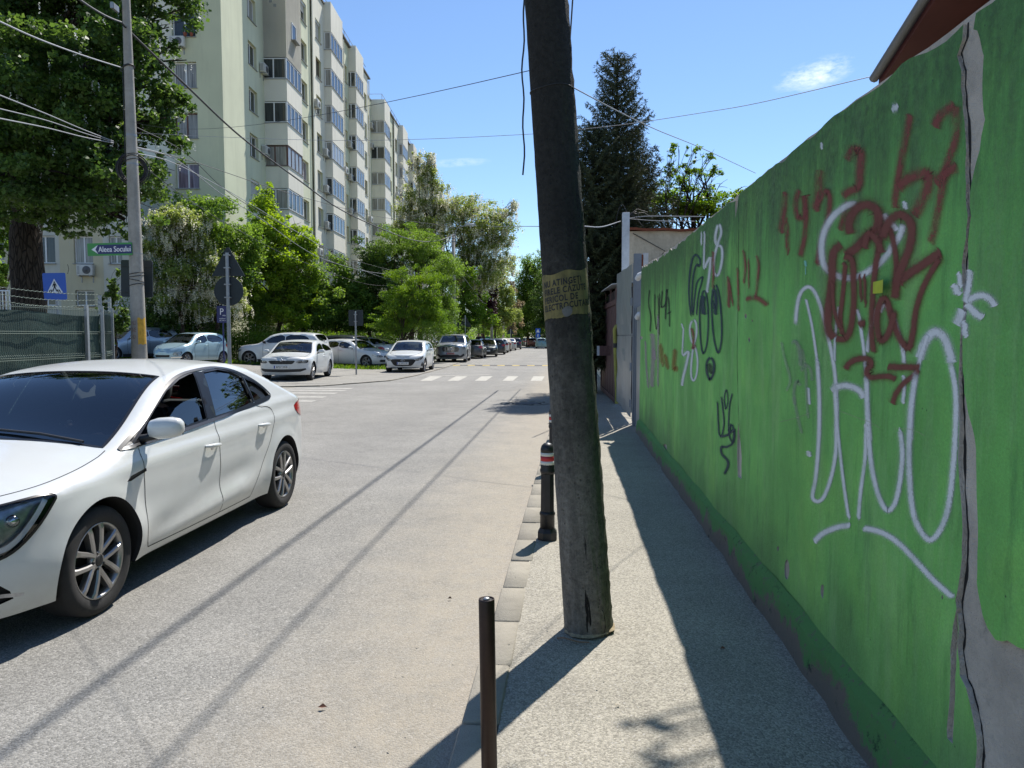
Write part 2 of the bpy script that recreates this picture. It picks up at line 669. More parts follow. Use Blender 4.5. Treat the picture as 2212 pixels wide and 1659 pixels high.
MAT['plate_red'] = simple('number_plate_red', (0.50, 0.20, 0.18), 0.4, var=0.04)
MAT['ink'] = simple('black_lettering', (0.012, 0.012, 0.014), 0.6, var=0.02)
MAT['white_ink'] = simple('white_lettering', (0.74, 0.75, 0.78), 0.5, var=0.03)
MAT['white_paint'] = mat_paint('white_car_paint', (0.60, 0.615, 0.60))
MAT['concrete_pole'] = mat_concrete('pole_concrete', (0.30, 0.285, 0.255), coord='World', streak=True, stain=0.35, bump=0.35)
MAT['steel'] = simple('galvanised_steel', (0.30, 0.31, 0.32), 0.5, 0.7, var=0.15, scale=9)
MAT['sign_back'] = simple('dark_sign_back', (0.022, 0.030, 0.034), 0.6, 0.2, var=0.15, scale=5)
MAT['sign_blue'] = simple('sign_blue', (0.005, 0.085, 0.46), 0.35, var=0.05)
MAT['sign_navy'] = simple('sign_navy', (0.008, 0.012, 0.10), 0.4, var=0.05)
MAT['sign_green'] = simple('sign_green', (0.035, 0.24, 0.045), 0.4, var=0.05)
MAT['cable'] = simple('black_cable', (0.018, 0.018, 0.020), 0.6, var=0.1)
MAT['cable_grey'] = simple('grey_cable', (0.24, 0.25, 0.27), 0.5, var=0.15, scale=3)

# ================================================================== cars
def curve(tab):
 """monotone cubic (pchip) through (x, value) points -> numpy function"""
 tab = sorted(tab)
 X = np.array([p[0] for p in tab], float)
 Y = np.array([p[1] for p in tab], float)
 h = np.diff(X)
 dl = np.diff(Y) / h
 m = np.zeros_like(Y)
 m[0], m[-1] = dl[0], dl[-1]
 for i in range(1, len(X) - 1):
  if dl[i - 1] * dl[i] > 0:
   w1, w2 = 2 * h[i] + h[i - 1], h[i] + 2 * h[i - 1]
   m[i] = (w1 + w2) / (w1 / dl[i - 1] + w2 / dl[i])

 def f(x):
  x = np.clip(np.asarray(x, float), X[0], X[-1])
  i = np.clip(np.searchsorted(X, x) - 1, 0, len(X) - 2)
  t = (x - X[i]) / h[i]
  return (Y[i] * (2 * t**3 - 3 * t**2 + 1) + h[i] * m[i] * (t**3 - 2 * t**2 + t) + Y[i + 1] * (-2 * t**3 + 3 * t**2) + h[i] * m[i + 1] * (t**3 - t**2))
 return f

def inpoly(px, py, poly):
 n = len(poly)
 ins = np.zeros(px.shape, bool)
 j = n - 1
 for i in range(n):
  xi, yi = poly[i]
  xj, yj = poly[j]
  c = ((yi > py) != (yj > py))
  with np.errstate(divide='ignore', invalid='ignore'):
   xx = (xj - xi) * (py - yi) / (yj - yi + 1e-12) + xi
  ins ^= c & (px < xx)
  j = i
 return ins

def densify(poly, step, closed=True):
 out = []
 n = len(poly)
 for i in range(n if closed else n - 1):
  a = poly[i]
  b = poly[(i + 1) % n]
  k = max(1, int(math.ceil(math.hypot(b[0] - a[0], b[1] - a[1]) / step)))
  for q in range(k):
   out.append((a[0] + (b[0] - a[0]) * q / k, a[1] + (b[1] - a[1]) * q / k))
 if not closed:
  out.append(poly[-1])
 return out

def smooth_poly(poly, it=2, closed=True):
 """Chaikin corner cutting"""
 for _ in range(it):
  out = []
  n = len(poly)
  rng = range(n if closed else n - 1)
  if not closed:
   out.append(poly[0])
  for i in rng:
   a, b = poly[i], poly[(i + 1) % n]
   out.append((a[0] * .75 + b[0] * .25, a[1] * .75 + b[1] * .25))
   out.append((a[0] * .25 + b[0] * .75, a[1] * .25 + b[1] * .75))
  if not closed:
   out.append(poly[-1])
  poly = out
 return poly

class Body:
 """car body surface: a wrap (u along the plan outline, z) and a top (x, v)"""

 def __init__(s, P):
  s.P = P
  L, W = P['L'], P['W']
  s.xf, s.xr = L / 2, -L / 2
  nf, nr = P.get('nf', 2.6), P.get('nr', 3.2)
  Lf, Lr = P.get('Lf', 0.75), P.get('Lr', 0.5)
  pts = []
  for a in np.linspace(0, PI / 2, 160):
   pts.append((s.xf - Lf + Lf * math.cos(a) ** (2 / nf), W / 2 * math.sin(a) ** (2 / nf)))
  for x in np.linspace(s.xf - Lf, s.xr + Lr, 80)[1:-1]:
   pts.append((x, W / 2))
  tap = P.get('rear_taper', 0.03)
  for a in np.linspace(PI / 2, 0, 160):
   pts.append((s.xr + Lr - Lr * math.cos(a) ** (2 / nr), W / 2 * math.sin(a) ** (2 / nr)))
  pts = np.array(pts)
  # barrel and rear taper in plan
  t = np.clip((pts[:, 0] - s.xr) / L, 0, 1)
  pts[:, 1] *= 1 - tap * (1 - np.clip(t / 0.45, 0, 1)) ** 2 - 0.02 * np.clip((t - 0.7) / 0.3, 0, 1) ** 2
  d = np.hypot(*np.diff(pts, axis=0).T)
  U = np.concatenate([[0], np.cumsum(d)])
  s.T = U[-1]
  s.U = np.linspace(0, s.T, 500)
  s.PX = np.interp(s.U, U, pts[:, 0])
  s.PY = np.interp(s.U, U, pts[:, 1])
  tx, ty = np.gradient(s.PX), np.gradient(s.PY)
  l = np.hypot(tx, ty)
  nx, ny = ty / l, -tx / l
  k = np.ones(15) / 15
  nx = np.convolve(np.pad(nx, 7, 'edge'), k, 'valid')
  ny = np.convolve(np.pad(ny, 7, 'edge'), k, 'valid')
  nx[0], ny[0], nx[-1], ny[-1] = 1, 0, -1, 0
  l = np.hypot(nx, ny)
  s.NX, s.NY = nx / l, ny / l
  s.zc = curve(P['top'])
  s.cr = curve(P.get('crown', [(s.xr, .03), (s.xr * .3, .05), (s.xf * .35, .06), (s.xf, .05)]))
  s.zb = curve(P['belt'])
  s.tumble = P.get('tumble', 0.42)
  s.fd = curve(P['front'])
  s.rd = curve(P['rear'])
  s.rf = P.get('fillet', 0.06)
  s.sill = P.get('sill', 0.2)

 def base(s, u):
  return np.interp(u, s.U, s.PX), np.interp(u, s.U, s.PY), np.interp(u, s.U, s.NX), np.interp(u, s.U, s.NY)

 def u_of_x(s, x):
  """u on the long side for a given x"""
  return np.interp(-np.asarray(x, float), -s.PX, s.U)

 def inset0(s, u, z):
  x, y, nx, ny = s.base(u)
  zb = s.zb(x)
  lowk = np.clip((0.46 - z) / 0.26, 0, 1.3)
  up = np.clip(z - zb, -0.02, None)
  side = 0.055 * lowk ** 2 + 0.028 * np.clip((z - 0.62) / np.maximum(zb - 0.62, .1), 0, 1) ** 2 + s.tumble * np.clip(up, 0, None) * (0.75 + 0.45 * np.clip(up, 0, .5)) + np.where(up > 0, np.minimum(up * 0.6, 0.012), 0)
  # pressed waist line and hollow above the sill
  side = side + 0.006 * np.exp(-((z - (0.53 + 0.02 * x)) / 0.10) ** 2) * (np.abs(x) < 3)
  sh = s.P.get('shoulder')
  if sh:
   zs = sh[0] + sh[1] * x
   side = side + sh[2] * np.clip((z - zs) / .05, 0, 1) * np.clip((2.0 - np.abs(x)) / .5, 0, 1) - .008 * np.exp(-((z - zs + .03) / .05) ** 2) * np.clip((2.0 - np.abs(x)) / .5, 0, 1)
  sc = s.P.get('scallop')
  if sc:
   xl = sc[2] + (sc[3] - sc[2]) * np.clip((sc[1] - x) / (sc[1] - sc[0]), 0, 1)
   w1_, w2_ = np.clip((x - sc[0] + .1) / .35, 0, 1), np.clip((sc[1] + .05 - x) / .25, 0, 1)
   win = w1_ * w1_ * (3 - 2 * w1_) * w2_ * w2_ * (3 - 2 * w2_)
   t_ = np.clip((xl - z) / .10, 0, 1)
   side = side + win * sc[4] * (np.exp(-((z - xl - .03) / .08) ** 2) * .6 - t_ * t_ * (3 - 2 * t_) * np.clip((z - .24) / .08, 0, 1) * .7)
  for (wx, r_) in s.P.get('flare', []):
   dd = np.hypot(x - wx, z - s.P['R'])
   side = side - 0.020 * np.exp(-((dd - (s.P['R'] + 0.045)) / 0.085) ** 2) * np.clip(ny, 0, 1)
  fr_ = s.fd(z)
  rr = s.rd(z)
  w = nx * nx
  wf = np.where(nx > 0, w, 0)
  wr = np.where(nx < 0, w, 0)
  return side * (1 - w) + fr_ * wf + rr * wr

 def edge(s, u):
  if not hasattr(s, '_et'):
   s._et = s.edge_exact(s.U)
  return np.interp(u, s.U, s._et)

 def edge_exact(s, u):
  """height of the top edge and the x it meets"""
  x, y, nx, ny = s.base(u)
  z = s.zc(x) - s.cr(x)
  for _ in range(6):
   d = s.inset0(u, z) + s.rf * 0.8 * np.abs(ny)
   xa = x - nx * d
   z = s.zc(xa) - s.cr(xa)
  return z

 def inset(s, u, z, ze=None):
  if ze is None:
   ze = s.edge(u)
  r_ = s.rf
  q = np.clip((z - (ze - r_)) / r_, 0, 0.985)
  return s.inset0(u, z) + r_ * (1 - np.sqrt(1 - q * q))

 def wrap(s, u, z, off=0.0, side=1):
  u = np.asarray(u, float)
  z = np.asarray(z, float)
  x, y, nx, ny = s.base(u)
  d = s.inset(u, z) - off
  yy = np.maximum(y - ny * d, 0)
  return np.stack([x - nx * d, yy * side, z + 0 * x], -1)

 def setup_top(s, step, brk=()):
  us = list(np.arange(0, s.T, step)) + [s.T]
  for b in brk:
   us.append(s.ux(b))
  us = np.array(sorted(set(np.round(us, 5))))
  keep = [us[0]]
  bu = [s.ux(b) for b in brk]
  for q in us[1:]:
   if q - keep[-1] > step * 0.4 or any(abs(q - b) < 1e-4 for b in bu):
    if any(abs(q - b) < 1e-4 for b in bu) and q - keep[-1] < step * 0.4 and len(keep) > 1:
     keep.pop()
    keep.append(q)
  keep[-1] = s.T
  s.tu = np.array(keep)
  s.tz = s.edge(s.tu)
  p = s.wrap(s.tu, s.tz)
  s.tx, s.ty = p[:, 0], p[:, 1]
  o = np.argsort(-s.tx, kind='stable')
  s.tx, s.ty, s.tz2 = s.tx[o], s.ty[o], s.tz[o]

 def ux(s, xt):
  """u whose top-edge point lies at x = xt"""
  if not hasattr(s, '_ex'):
   uu = np.linspace(0, s.T, 1500)
   zz = s.edge(uu)
   s._ex = (s.wrap(uu, zz)[:, 0], uu)
  return float(np.interp(-xt, -s._ex[0], s._ex[1]))

 def top(s, x, v, off=0.0):
  x = np.asarray(x, float)
  v = np.asarray(v, float)
  yk = np.interp(-x, -s.tx, s.ty)
  ze = np.interp(-x, -s.tx, s.tz2)
  zc = s.zc(x)
  z = ze + np.maximum(zc - ze, 0) * (1 - np.abs(v) ** 2.2)
  p = np.stack([x, v * yk, z], -1)
  if off:
   e = 0.01
   sl = (s.zc(x - e) - s.zc(x + e)) / (2 * e)
   n = np.stack([sl, 0 * x, np.ones_like(x)], -1)
   n /= np.linalg.norm(n, axis=-1, keepdims=True)
   p = p + n * off
  return p

def cdt_patch(outline, regions, step, zstep=None):
 """triangulate a domain polygon, with region polygons as constraints.
 returns verts2d (n,2), tris, region index per tri (-1 = plain body)"""
 zstep = zstep or step
 vs, es = [], []

 def ring(poly, closed=True):
  b = len(vs)
  n = len(poly)
  vs.extend(poly)
  for i in range(n if closed else n - 1):
   es.append((b + i, b + (i + 1) % n))
 ring(outline)
 for r_ in regions:
  ring(r_)
 xs = [p[0] for p in outline]
 zs = [p[1] for p in outline]
 g = np.array([(a, b) for a in np.arange(min(xs), max(xs), step) for b in np.arange(min(zs), max(zs), zstep)])
 if len(g):
  ok = inpoly(g[:, 0], g[:, 1], outline)
  allp = np.array(vs)
  d = np.full(len(g), 9.0)
  for i in range(0, len(allp), 200):
   blk = allp[i:i + 200]
   dd = np.min(np.hypot((g[:, None, 0] - blk[None, :, 0]) / step, (g[:, None, 1] - blk[None, :, 1]) / zstep), axis=1)
   d = np.minimum(d, dd)
  ok &= d > 0.5
  vs.extend([tuple(p) for p in g[ok]])
 ov, oe, of, _, _, _ = delaunay_2d_cdt([Vector(p) for p in vs], es, [], 0, 1e-6)
 V = np.array([(p.x, p.y) for p in ov])
 T = np.array([list(f) for f in of if len(f) == 3])
 c = V[T].mean(axis=1)
 keep = inpoly(c[:, 0], c[:, 1], outline)
 T, c = T[keep], c[keep]
 idx = np.full(len(T), -1)
 for k, r_ in enumerate(regions):
  idx[inpoly(c[:, 0], c[:, 1], r_)] = k
 return V, T, idx

def submesh(V, T):
 u, inv = np.unique(T.ravel(), return_inverse=True)
 return V[u], inv.reshape(T.shape)

def ribbon_on(fn, pts, w, off, parent_mb, mi=0, closed=False):
 """thin strip laid on the body surface; fn maps (a, b, off) to 3-D"""
 pts = densify(pts, 0.05, closed)
 if closed:
  pts.append(pts[0])
 A_ = np.array([p[0] for p in pts], float)
 B_ = np.array([p[1] for p in pts], float)
 eps = 0.004
 P0 = fn(A_, B_, off)
 n_ = np.cross(fn(A_ + eps, B_, off) - P0, fn(A_, B_ + eps, off) - P0)
 n_ /= np.maximum(np.linalg.norm(n_, axis=1, keepdims=True), 1e-12)
 d_ = np.empty_like(P0)
 d_[1:-1] = P0[2:] - P0[:-2]
 d_[0] = P0[1] - P0[0]
 d_[-1] = P0[-1] - P0[-2]
 sd = np.cross(d_, n_)
 sd = sd / np.maximum(np.linalg.norm(sd, axis=1, keepdims=True), 1e-12) * w / 2
 vs = np.empty((2 * len(P0), 3))
 vs[0::2] = P0 - sd
 vs[1::2] = P0 + sd
 fs = [(2 * i, 2 * i + 1, 2 * i + 3, 2 * i + 2) for i in range(len(P0) - 1)]
 parent_mb.add(vs.tolist(), fs, mi, True)

def make_wheel_meshes(Rw, W=0.2, rr=0.215, spokes=5, style='double', dark=False, n=40):
 """tyre, rim, hub meshes, axis along +y (outer face at y = 0)"""
 My = Matrix.Rotation(R(-90), 4, 'X')       # lathe z -> +y
 ty = MB()
 s = W / 2
 prof = [(rr, -0.012), (rr + .012, -0.002), (Rw - .045, 0.006), (Rw - .018, -0.004), (Rw - .004, -0.022), (Rw, -0.04), (Rw, -W + .04), (Rw - .01, -W + .015), (Rw - .05, -W), (rr, -W)]
 ty.lathe(prof, n, M=My, cap=False)
 tread = MB()
 rim = MB()
 rim.lathe([(rr, -W + .01), (rr - .015, -0.09), (rr - .018, -0.03), (rr - .006, -0.010), (rr + .003, -0.004), (rr + .003, -0.013)], n, 0, My, cap=False)
 for k in range(spokes):
  a0 = 2 * PI * k / spokes + 0.2
  offs = [(-.026, -.052), (.026, .052)] if style == 'double' else ([(-.008, -.034), (.008, .034)] if style == 'y' else [(0, 0)])
  wid = .034 if style == 'double' else (.030 if style == 'y' else .05)
  c_, s_ = math.cos(a0), math.sin(a0)
  for (o0, o1) in offs:
   vs = []
   for (r_, w, y, t_) in ((.030, wid * .9, -.024, 0), (rr * .5, wid * .9, -.016, .5), (rr * .84, wid * .95, -.014, .85), (rr - .006, wid * 1.25, -.020, 1)):
    o_ = o0 + (o1 - o0) * t_
    for sg in (-1, 1):
     for (q_, yy) in ((.5, y + .004), (.30, y + .013), (.5, y - .03)):
      p_ = o_ + sg * w * q_
      vs.append(Vector((r_ * c_ - p_ * s_, yy, r_ * s_ + p_ * c_)))
   fs = []
   for i in range(3):
    b, e = i * 6, i * 6 + 6
    fs += [(b + 1, b + 4, e + 4, e + 1), (b + 0, b + 1, e + 1, e + 0), (b + 4, b + 3, e + 3, e + 4), (b + 2, b + 0, e + 0, e + 2), (b + 3, b + 5, e + 5, e + 3)]
   rim.add(vs, fs, 0, False)
 rim.lathe([(.055, -.05), (.055, -.02), (.045, -.012), (.034, -.010), (.034, -.018)], 20, 0, My, cap=False)
 hub = MB()
 hub.lathe([(.0335, -.03), (.0335, -.010), (.028, -.007), (.001, -.006)], 16, 0, My)
 for k in range(5):
  a = 2 * PI * k / 5
  hub.lathe([(.008, -.02), (.008, -.008)], 8, 0, Matrix.Translation((.047 * math.cos(a), 0, .047 * math.sin(a))) @ My)
 disc = MB()
 disc.lathe([(.05, -.085), (.14, -.085), (.14, -.075), (.05, -.075)], 24, 0, My)
 disc.lathe([(rr - .02, -.10), (.001, -.10)], 24, 0, My, cap=False)
 return (ty.mesh('tyre', MAT['tyre']), rim.mesh('rim', MAT['rim_dark'] if dark else MAT['rim']), hub.mesh('hub_cap', MAT['black'] if not dark else MAT['rim']), disc.mesh('brake_disc', MAT['void']))

WHEELS = {}

def text_mesh(txt, size, mat, name='lettering', depth=0.001, align='CENTER', sx=1.0, space=1.0, bold=0.0):
 cu = bpy.data.curves.new(name, 'FONT')
 cu.body = txt
 cu.size = size
 cu.offset = bold
 cu.align_x = align
 cu.align_y = 'CENTER'
 cu.extrude = depth
 cu.resolution_u = 3
 cu.space_character = space
 o = bpy.data.objects.new(name, cu)
 COL.objects.link(o)
 dg = bpy.context.evaluated_depsgraph_get()
 me = bpy.data.meshes.new_from_object(o.evaluated_get(dg))
 bpy.data.objects.remove(o)
 for v in me.vertices:
  v.co.x *= sx
 me.materials.clear()
 me.materials.append(mat)
 me.name = name
 return me

def plate(parent, loc, rot, txt, red=False, size=(0.52, 0.115)):
 w, h = size
 b = MB()
 b.bbox(-w / 2, w / 2, -h / 2, h / 2, -.006, .004, .004)
 pl = b.build('number_plate', MAT['plate_red'] if red else MAT['plate'], parent)
 pl.location = loc
 pl.rotation_euler = rot
 q = MB()
 q.box(-w / 2 + .006, -w / 2 + .045, -h / 2 + .006, h / 2 - .006, .003, .0062)
 q.build('blue_band', MAT['plate_blue'], pl)
 if txt:
  me = text_mesh(txt, h * .88, MAT['ink'], sx=min(1.0, (w - .08) / (len(txt) * h * .52)))
  o = link_mesh('lettering', me, pl)
  o.location = (.022, -.002, .0058)
 return pl

def make_car(P, name='parked_car', **k):
 """build a car at the origin, nose towards +x; returns its root"""
 root = empty(name, **k)
 B = Body(P)
 step = P.get('step', .12)
 zst = P.get('zstep', step)
 paint = P['paint']
 ws, wr_ = P['ws'], P['wr']          # windscreen (x bottom, x top), rear window (x top, x bottom)
 B.setup_top(step, (ws[0], ws[1], wr_[0], wr_[1]))
 glass = P.get('glass', MAT['glass'])
 # ---- wrap
 ue = B.tu
 top_edge = [(float(a), float(b)) for a, b in zip(B.tu, B.tz)]
 sill = B.sill
 low = curve(P.get('bottom', [(B.xr, sill + .05), (B.xr * .6, sill), (B.xf * .6, sill), (B.xf, sill + .02)]))
 bx = B.base(np.array([p[0] for p in top_edge[::-1]]))[0]
 outline = top_edge + [(p[0], float(low(x))) for p, x in zip(top_edge[::-1], bx)]

 def side_poly(poly, sm=2):
  poly = smooth_poly(poly, sm) if sm else poly
  poly = densify(poly, step)
  return [(float(B.u_of_x(x)), z) for x, z in poly]
 regs, info = [], []
 Ra = P['R'] + P.get('arch_gap', .045)
 for wx in (P['wf'], P['wb']):
  arc = []
  for a in np.linspace(-0.28 * PI, 1.28 * PI, 64 if step < .05 else 26):
   arc.append((wx + Ra * math.cos(a), P['R'] + Ra * math.sin(a)))
  poly = [(float(B.u_of_x(x)), z) for x, z in arc]
  regs.append(poly)
  info.append(('hole', None, 0))
 for nm, poly, m, off, sm in P['side_regions']:
  regs.append(side_poly(poly, sm))
  info.append((nm, m, off))
 for nm, poly, m, off, sm in P['u_regions']:
  pl = smooth_poly(poly, sm) if sm else poly
  regs.append(densify(pl, step))
  info.append((nm, m, off))
 V, T, idx = cdt_patch(outline, regs, step, zst)
 zfix = np.minimum(V[:, 1], B.edge(V[:, 0]))
 bodyV, bodyF = [], []
 parts = {}
 for sd in (1, -1):
  p3 = B.wrap(V[:, 0], zfix, 0, sd)
  tt = T[idx == -1]
  tt = tt if sd == 1 else tt[:, ::-1]
  sv, sf = submesh(p3, tt)
  bodyF.append(sf + sum(len(a) for a in bodyV))
  bodyV.append(sv)
  for ki, (nm, m, off) in enumerate(info):
   if nm == 'hole' or m is None:
    continue
   tt = T[idx == ki]
   if not len(tt):
    continue
   tt = tt if sd == 1 else tt[:, ::-1]
   sv, sf = submesh(B.wrap(V[:, 0], zfix, off, sd), tt)
   centred = abs(sv[:, 1]).min() < .02
   key = (nm, ki, 0 if centred else sd)
   if key in parts:
    pv, pf, _ = parts[key]
    parts[key] = (np.vstack([pv, sv]), np.vstack([pf, sf + len(pv)]), m)
   else:
    parts[key] = (sv, sf, m)
 # ---- top: rows between the two wrap edges
 vc = P.get('glass_v', .90)
 vcols = sorted(set([-1, -vc, vc, 1] + list(np.round(np.linspace(-vc, vc, P.get('cols', 7)), 4)) + [-(1 + vc) / 2, (1 + vc) / 2]))
 rows = B.tx
 n = len(vcols)
 grid = B.top(np.repeat(rows, n), np.tile(np.array(vcols), len(rows)))
 idm = np.arange(len(rows) * n).reshape(len(rows), n)
 F = {'roof_glass': [], 'body': [], 'windscreen': [], 'rear_window': []}
 for i in range(len(rows) - 1):
  xm = (rows[i] + rows[i + 1]) / 2
  for j in range(n - 1):
   vm = (vcols[j] + vcols[j + 1]) / 2
   q = (idm[i, j], idm[i + 1, j], idm[i + 1, j + 1], idm[i, j + 1])
   key = 'body'
   if abs(vm) < vc and ws[1] < xm < ws[0]:
    key = 'windscreen'
   elif abs(vm) < vc and wr_[1] < xm < wr_[0] and P.get('rear_glass', True):
    key = 'rear_window'
   elif P.get('black_roof') and ws[1] >= xm > wr_[0] and abs(vm) < vc:
    key = 'roof_glass'
   F[key].append(q[::-1])
 if P.get('cut_top'):
  pass
 fb = np.array(F['body'])
 tri = np.vstack([fb[:, [0, 1, 2]], fb[:, [0, 2, 3]]])
 sv, sf = submesh(grid, tri)
 bodyF.append(sf + sum(len(a) for a in bodyV))
 bodyV.append(sv)
 me = np_mesh('body', np.vstack(bodyV), np.vstack(bodyF), [paint], smooth=True)
 body = link_mesh('body', me, root)
 weld(body, .003, 44)
 bm = bmesh.new()
 bm.from_mesh(me)
 bmesh.ops.recalc_face_normals(bm, faces=bm.faces[:])
 # make sure normals look outwards
 f = max(bm.faces, key=lambda q: q.calc_center_median().z)
 if f.normal.z < 0:
  bmesh.ops.reverse_faces(bm, faces=bm.faces[:])
 bm.to_mesh(me)
 bm.free()
 for nm in ('windscreen', 'rear_window', 'roof_glass'):
  if F[nm]:
   fa = np.array(F[nm])
   sv, sf = submesh(grid, fa)
   sv = sv + np.array([0, 0, -.004])
   link_mesh(nm if nm != 'roof_glass' else 'roof_panel', np_mesh(nm, sv, sf, [glass if nm != 'roof_glass' else MAT['gloss_black']], smooth=True), root)
 for nm, uline in [(r_[0], r_[1]) for r_ in P['u_regions'] if r_[0] == 'headlight']:
  pl = densify(smooth_poly(uline, 1), step)
  Vh, Th, _ = cdt_patch(pl, [], step)
  for sd in (1, -1):
   v3 = B.wrap(Vh[:, 0], np.minimum(Vh[:, 1], B.edge(Vh[:, 0]) - .012), -.04, sd)
   link_mesh('lamp_bowl', np_mesh('lamp_bowl', v3, Th if sd == 1 else Th[:, ::-1], [MAT['lamp_back']], smooth=True), root)
 for (nm, ki, sd), (pv, pf, m) in parts.items():
  o = link_mesh(nm, np_mesh(nm, pv, pf, [m], smooth=True), root)
  weld(o, .002, 50)
 # ---- shut lines and trims
 gaps = MB()
 trim = MB()
 for sd in (1, -1):
  fs = lambda a, b, off, sd=sd: B.wrap(B.u_of_x(a), b, off, sd)
  fu = lambda a, b, off, sd=sd: B.wrap(a, b, off, sd)
  for line in P.get('door_lines', []):
   ribbon_on(fs, smooth_poly(line, 2, False), P.get('gap', .006), .0015, gaps)
  for line in P.get('u_lines', []):
   ribbon_on(fu, smooth_poly(line, 2, False), P.get('gap', .006), .0015, gaps)
  for nm, poly, m, off, sm in P['side_regions']:
   if nm == 'side_window' and m is not None or nm == 'window_frame':
    ribbon_on(fs, smooth_poly(poly, sm) if sm else poly, P.get('trim_w', .018), .0045, trim, 0, True)
 for line in P.get('top_lines', []):
  for sd in (1, -1):
   ribbon_on(lambda a, b, off: B.top(a, b * sd, off), smooth_poly(line, 2, False), P.get('gap', .006), .0015, gaps)
 # black seal round the screens
 for (xa, xb) in ([ws, wr_] if P.get('rear_glass', True) else [ws]):
  ribbon_on(lambda a, b, off: B.top(a, b, off), [(xa, -vc), (xa, vc), (xb, vc), (xb, -vc)], P.get('seal', .022), .003, trim, 0, True)
 if gaps.v and step >= .06:
  gaps.build('shut_line', MAT['void'], root, fix=False)
 elif gaps.v:
  b_, vi = 0, 0
  # one object per line: faces of a line share vertices, lines do not
  start = 0
  for i in range(1, len(gaps.f) + 1):
   if i == len(gaps.f) or min(gaps.f[i]) > max(gaps.f[i - 1]):
    lo = min(min(f) for f in gaps.f[start:i])
    hi = max(max(f) for f in gaps.f[start:i]) + 1
    one = MB()
    one.add(gaps.v[lo:hi], [[k_ - lo for k_ in f] for f in gaps.f[start:i]], 0, True)
    one.build('shut_line', MAT['void'], root, fix=False)
    start = i
 if trim.v:
  trim.build('window_seal', MAT['gloss_black'], root, fix=False)
 # ---- wheels
 key = (P['R'], P.get('style', 'double'), P.get('spokes', 5), P.get('dark_rim', False), P.get('rr', .215))
 if key not in WHEELS:
  WHEELS[key] = make_wheel_meshes(P['R'], .205, P.get('rr', .215), P.get('spokes', 5), P.get('style', 'double'), P.get('dark_rim', False), 48 if step < .08 else 28)
 tm, rm, hm, dm = WHEELS[key]
 hw = P['W'] / 2 - P.get('wheel_in', .02)
 for wx in (P['wf'], P['wb']):
  for sd in (1, -1):
   w = empty('wheel', (wx, sd * hw, P['R']))
   w.parent = root
   if sd == -1:
    w.rotation_euler = (0, 0, PI)
   for nm, q in (('tyre', tm), ('rim', rm), ('hub_cap', hm), ('brake_disc', dm)):
    link_mesh(nm, q, w)
 # ---- wheel wells, underside
 un = MB()
 lipm = MB()
 for wx in (P['wf'], P['wb']):
  for sd in (1, -1):
   arc = [(wx + Ra * math.cos(a), P['R'] + Ra * math.sin(a)) for a in np.linspace(-0.1 * PI, 1.1 * PI, 48 if step < .05 else 22)]
   us = B.u_of_x(np.array([p[0] for p in arc]))
   zz = np.minimum(np.array([p[1] for p in arc]), B.edge(us) - .01)
   o3 = B.wrap(us, zz, -.001, sd)
   vs = [tuple(p) for p in o3] + [(p[0], p[1] - sd * .035, p[2]) for p in o3]
   m_ = len(arc)
   lipm.add(vs, [(i, i + 1, m_ + i + 1, m_ + i) for i in range(m_ - 1)], 0, True)
   vs = [(p[0], p[1] - sd * .03, p[2]) for p in o3] + [(a[0], sd * (P['W'] / 2 - .42), a[1]) for a in arc]
   un.add(vs, [(i, i + 1, m_ + i + 1, m_ + i) for i in range(m_ - 1)], 0, True)
   un.add([(a[0], sd * (P['W'] / 2 - .42), a[1]) for a in arc], [list(range(m_))], 0)
 lipm.build('arch_lip', P.get('arch_mat', paint), root, fix=False)
 uu = np.linspace(.15, B.T - .05, 40)
 xs, ys, _, _ = B.base(uu)
 lowz = low(xs)
 keep = [(x, y, z) for x, y, z in zip(xs, ys, lowz) if all(abs(x - w) > Ra - .02 for w in (P['wf'], P['wb']))]
 pl = [(x * .985, y - .05, z + .004) for x, y, z in keep]
 m_ = len(pl)
 un.add(pl + [(x, -y, z) for x, y, z in pl], [(i, i + 1, m_ + i + 1, m_ + i) for i in range(m_ - 1)], 0)
 un.build('underside', MAT['void'], root, fix=False)
 # ---- cabin
 if P.get('cabin', True):
  c = MB()
  zb = float(B.zb(0))
  x0, x1 = wr_[1] + .25, ws[0] - .1
  wy = P['W'] / 2 - .14
  c.box(x0, x1, -wy, wy, sill + .1, sill + .14)
  c.bbox(ws[0] - .62, ws[0] - .02, -wy, wy, zb - .28, zb - .03, .05)
  c.bbox(x0 - .2, x0 + .35, -wy, wy, zb - .25, zb - .06, .03)
  c.build('dashboard', MAT['interior'], root)
  s_ = MB()
  sx = (ws[0] + wr_[1]) / 2 + .12
  for yy in (-.37, .37):
   Mx = Matrix.Translation((sx, yy, 0))
   s_.bbox(-.25, .25, -.25, .25, .38, .52, .05, M=Mx)
   Mb = Mx @ Matrix.Translation((-.27, 0, .5)) @ Matrix.Rotation(R(-16), 4, 'Y')
   s_.bbox(-.06, .06, -.24, .24, 0, zb - .38, .05, M=Mb)
   s_.bbox(-.05, .05, -.12, .12, zb - .36, zb - .16, .04, M=Mb)
  Mb = Matrix.Translation((sx - 1.0, 0, .5)) @ Matrix.Rotation(R(-20), 4, 'Y')
  s_.bbox(-.06, .06, -.62, .62, 0, zb - .42, .05, M=Mb)
  for yy in (-.38, .38):
   s_.bbox(-.05, .05, yy - .12, yy + .12, zb - .42, zb - .24, .04, M=Mb)
  s_.build('seat', MAT['seat'], root)
  sw = MB()
  Ms = Matrix.Translation((ws[0] - .66, .37, zb - .08)) @ Matrix.Rotation(R(-65), 4, 'Y')
  ring = [Ms @ Vector((.18 * math.cos(a), .18 * math.sin(a), 0)) for a in np.linspace(0, 2 * PI, 21)]
  sw.tube(ring, .013, 6, cap=False)
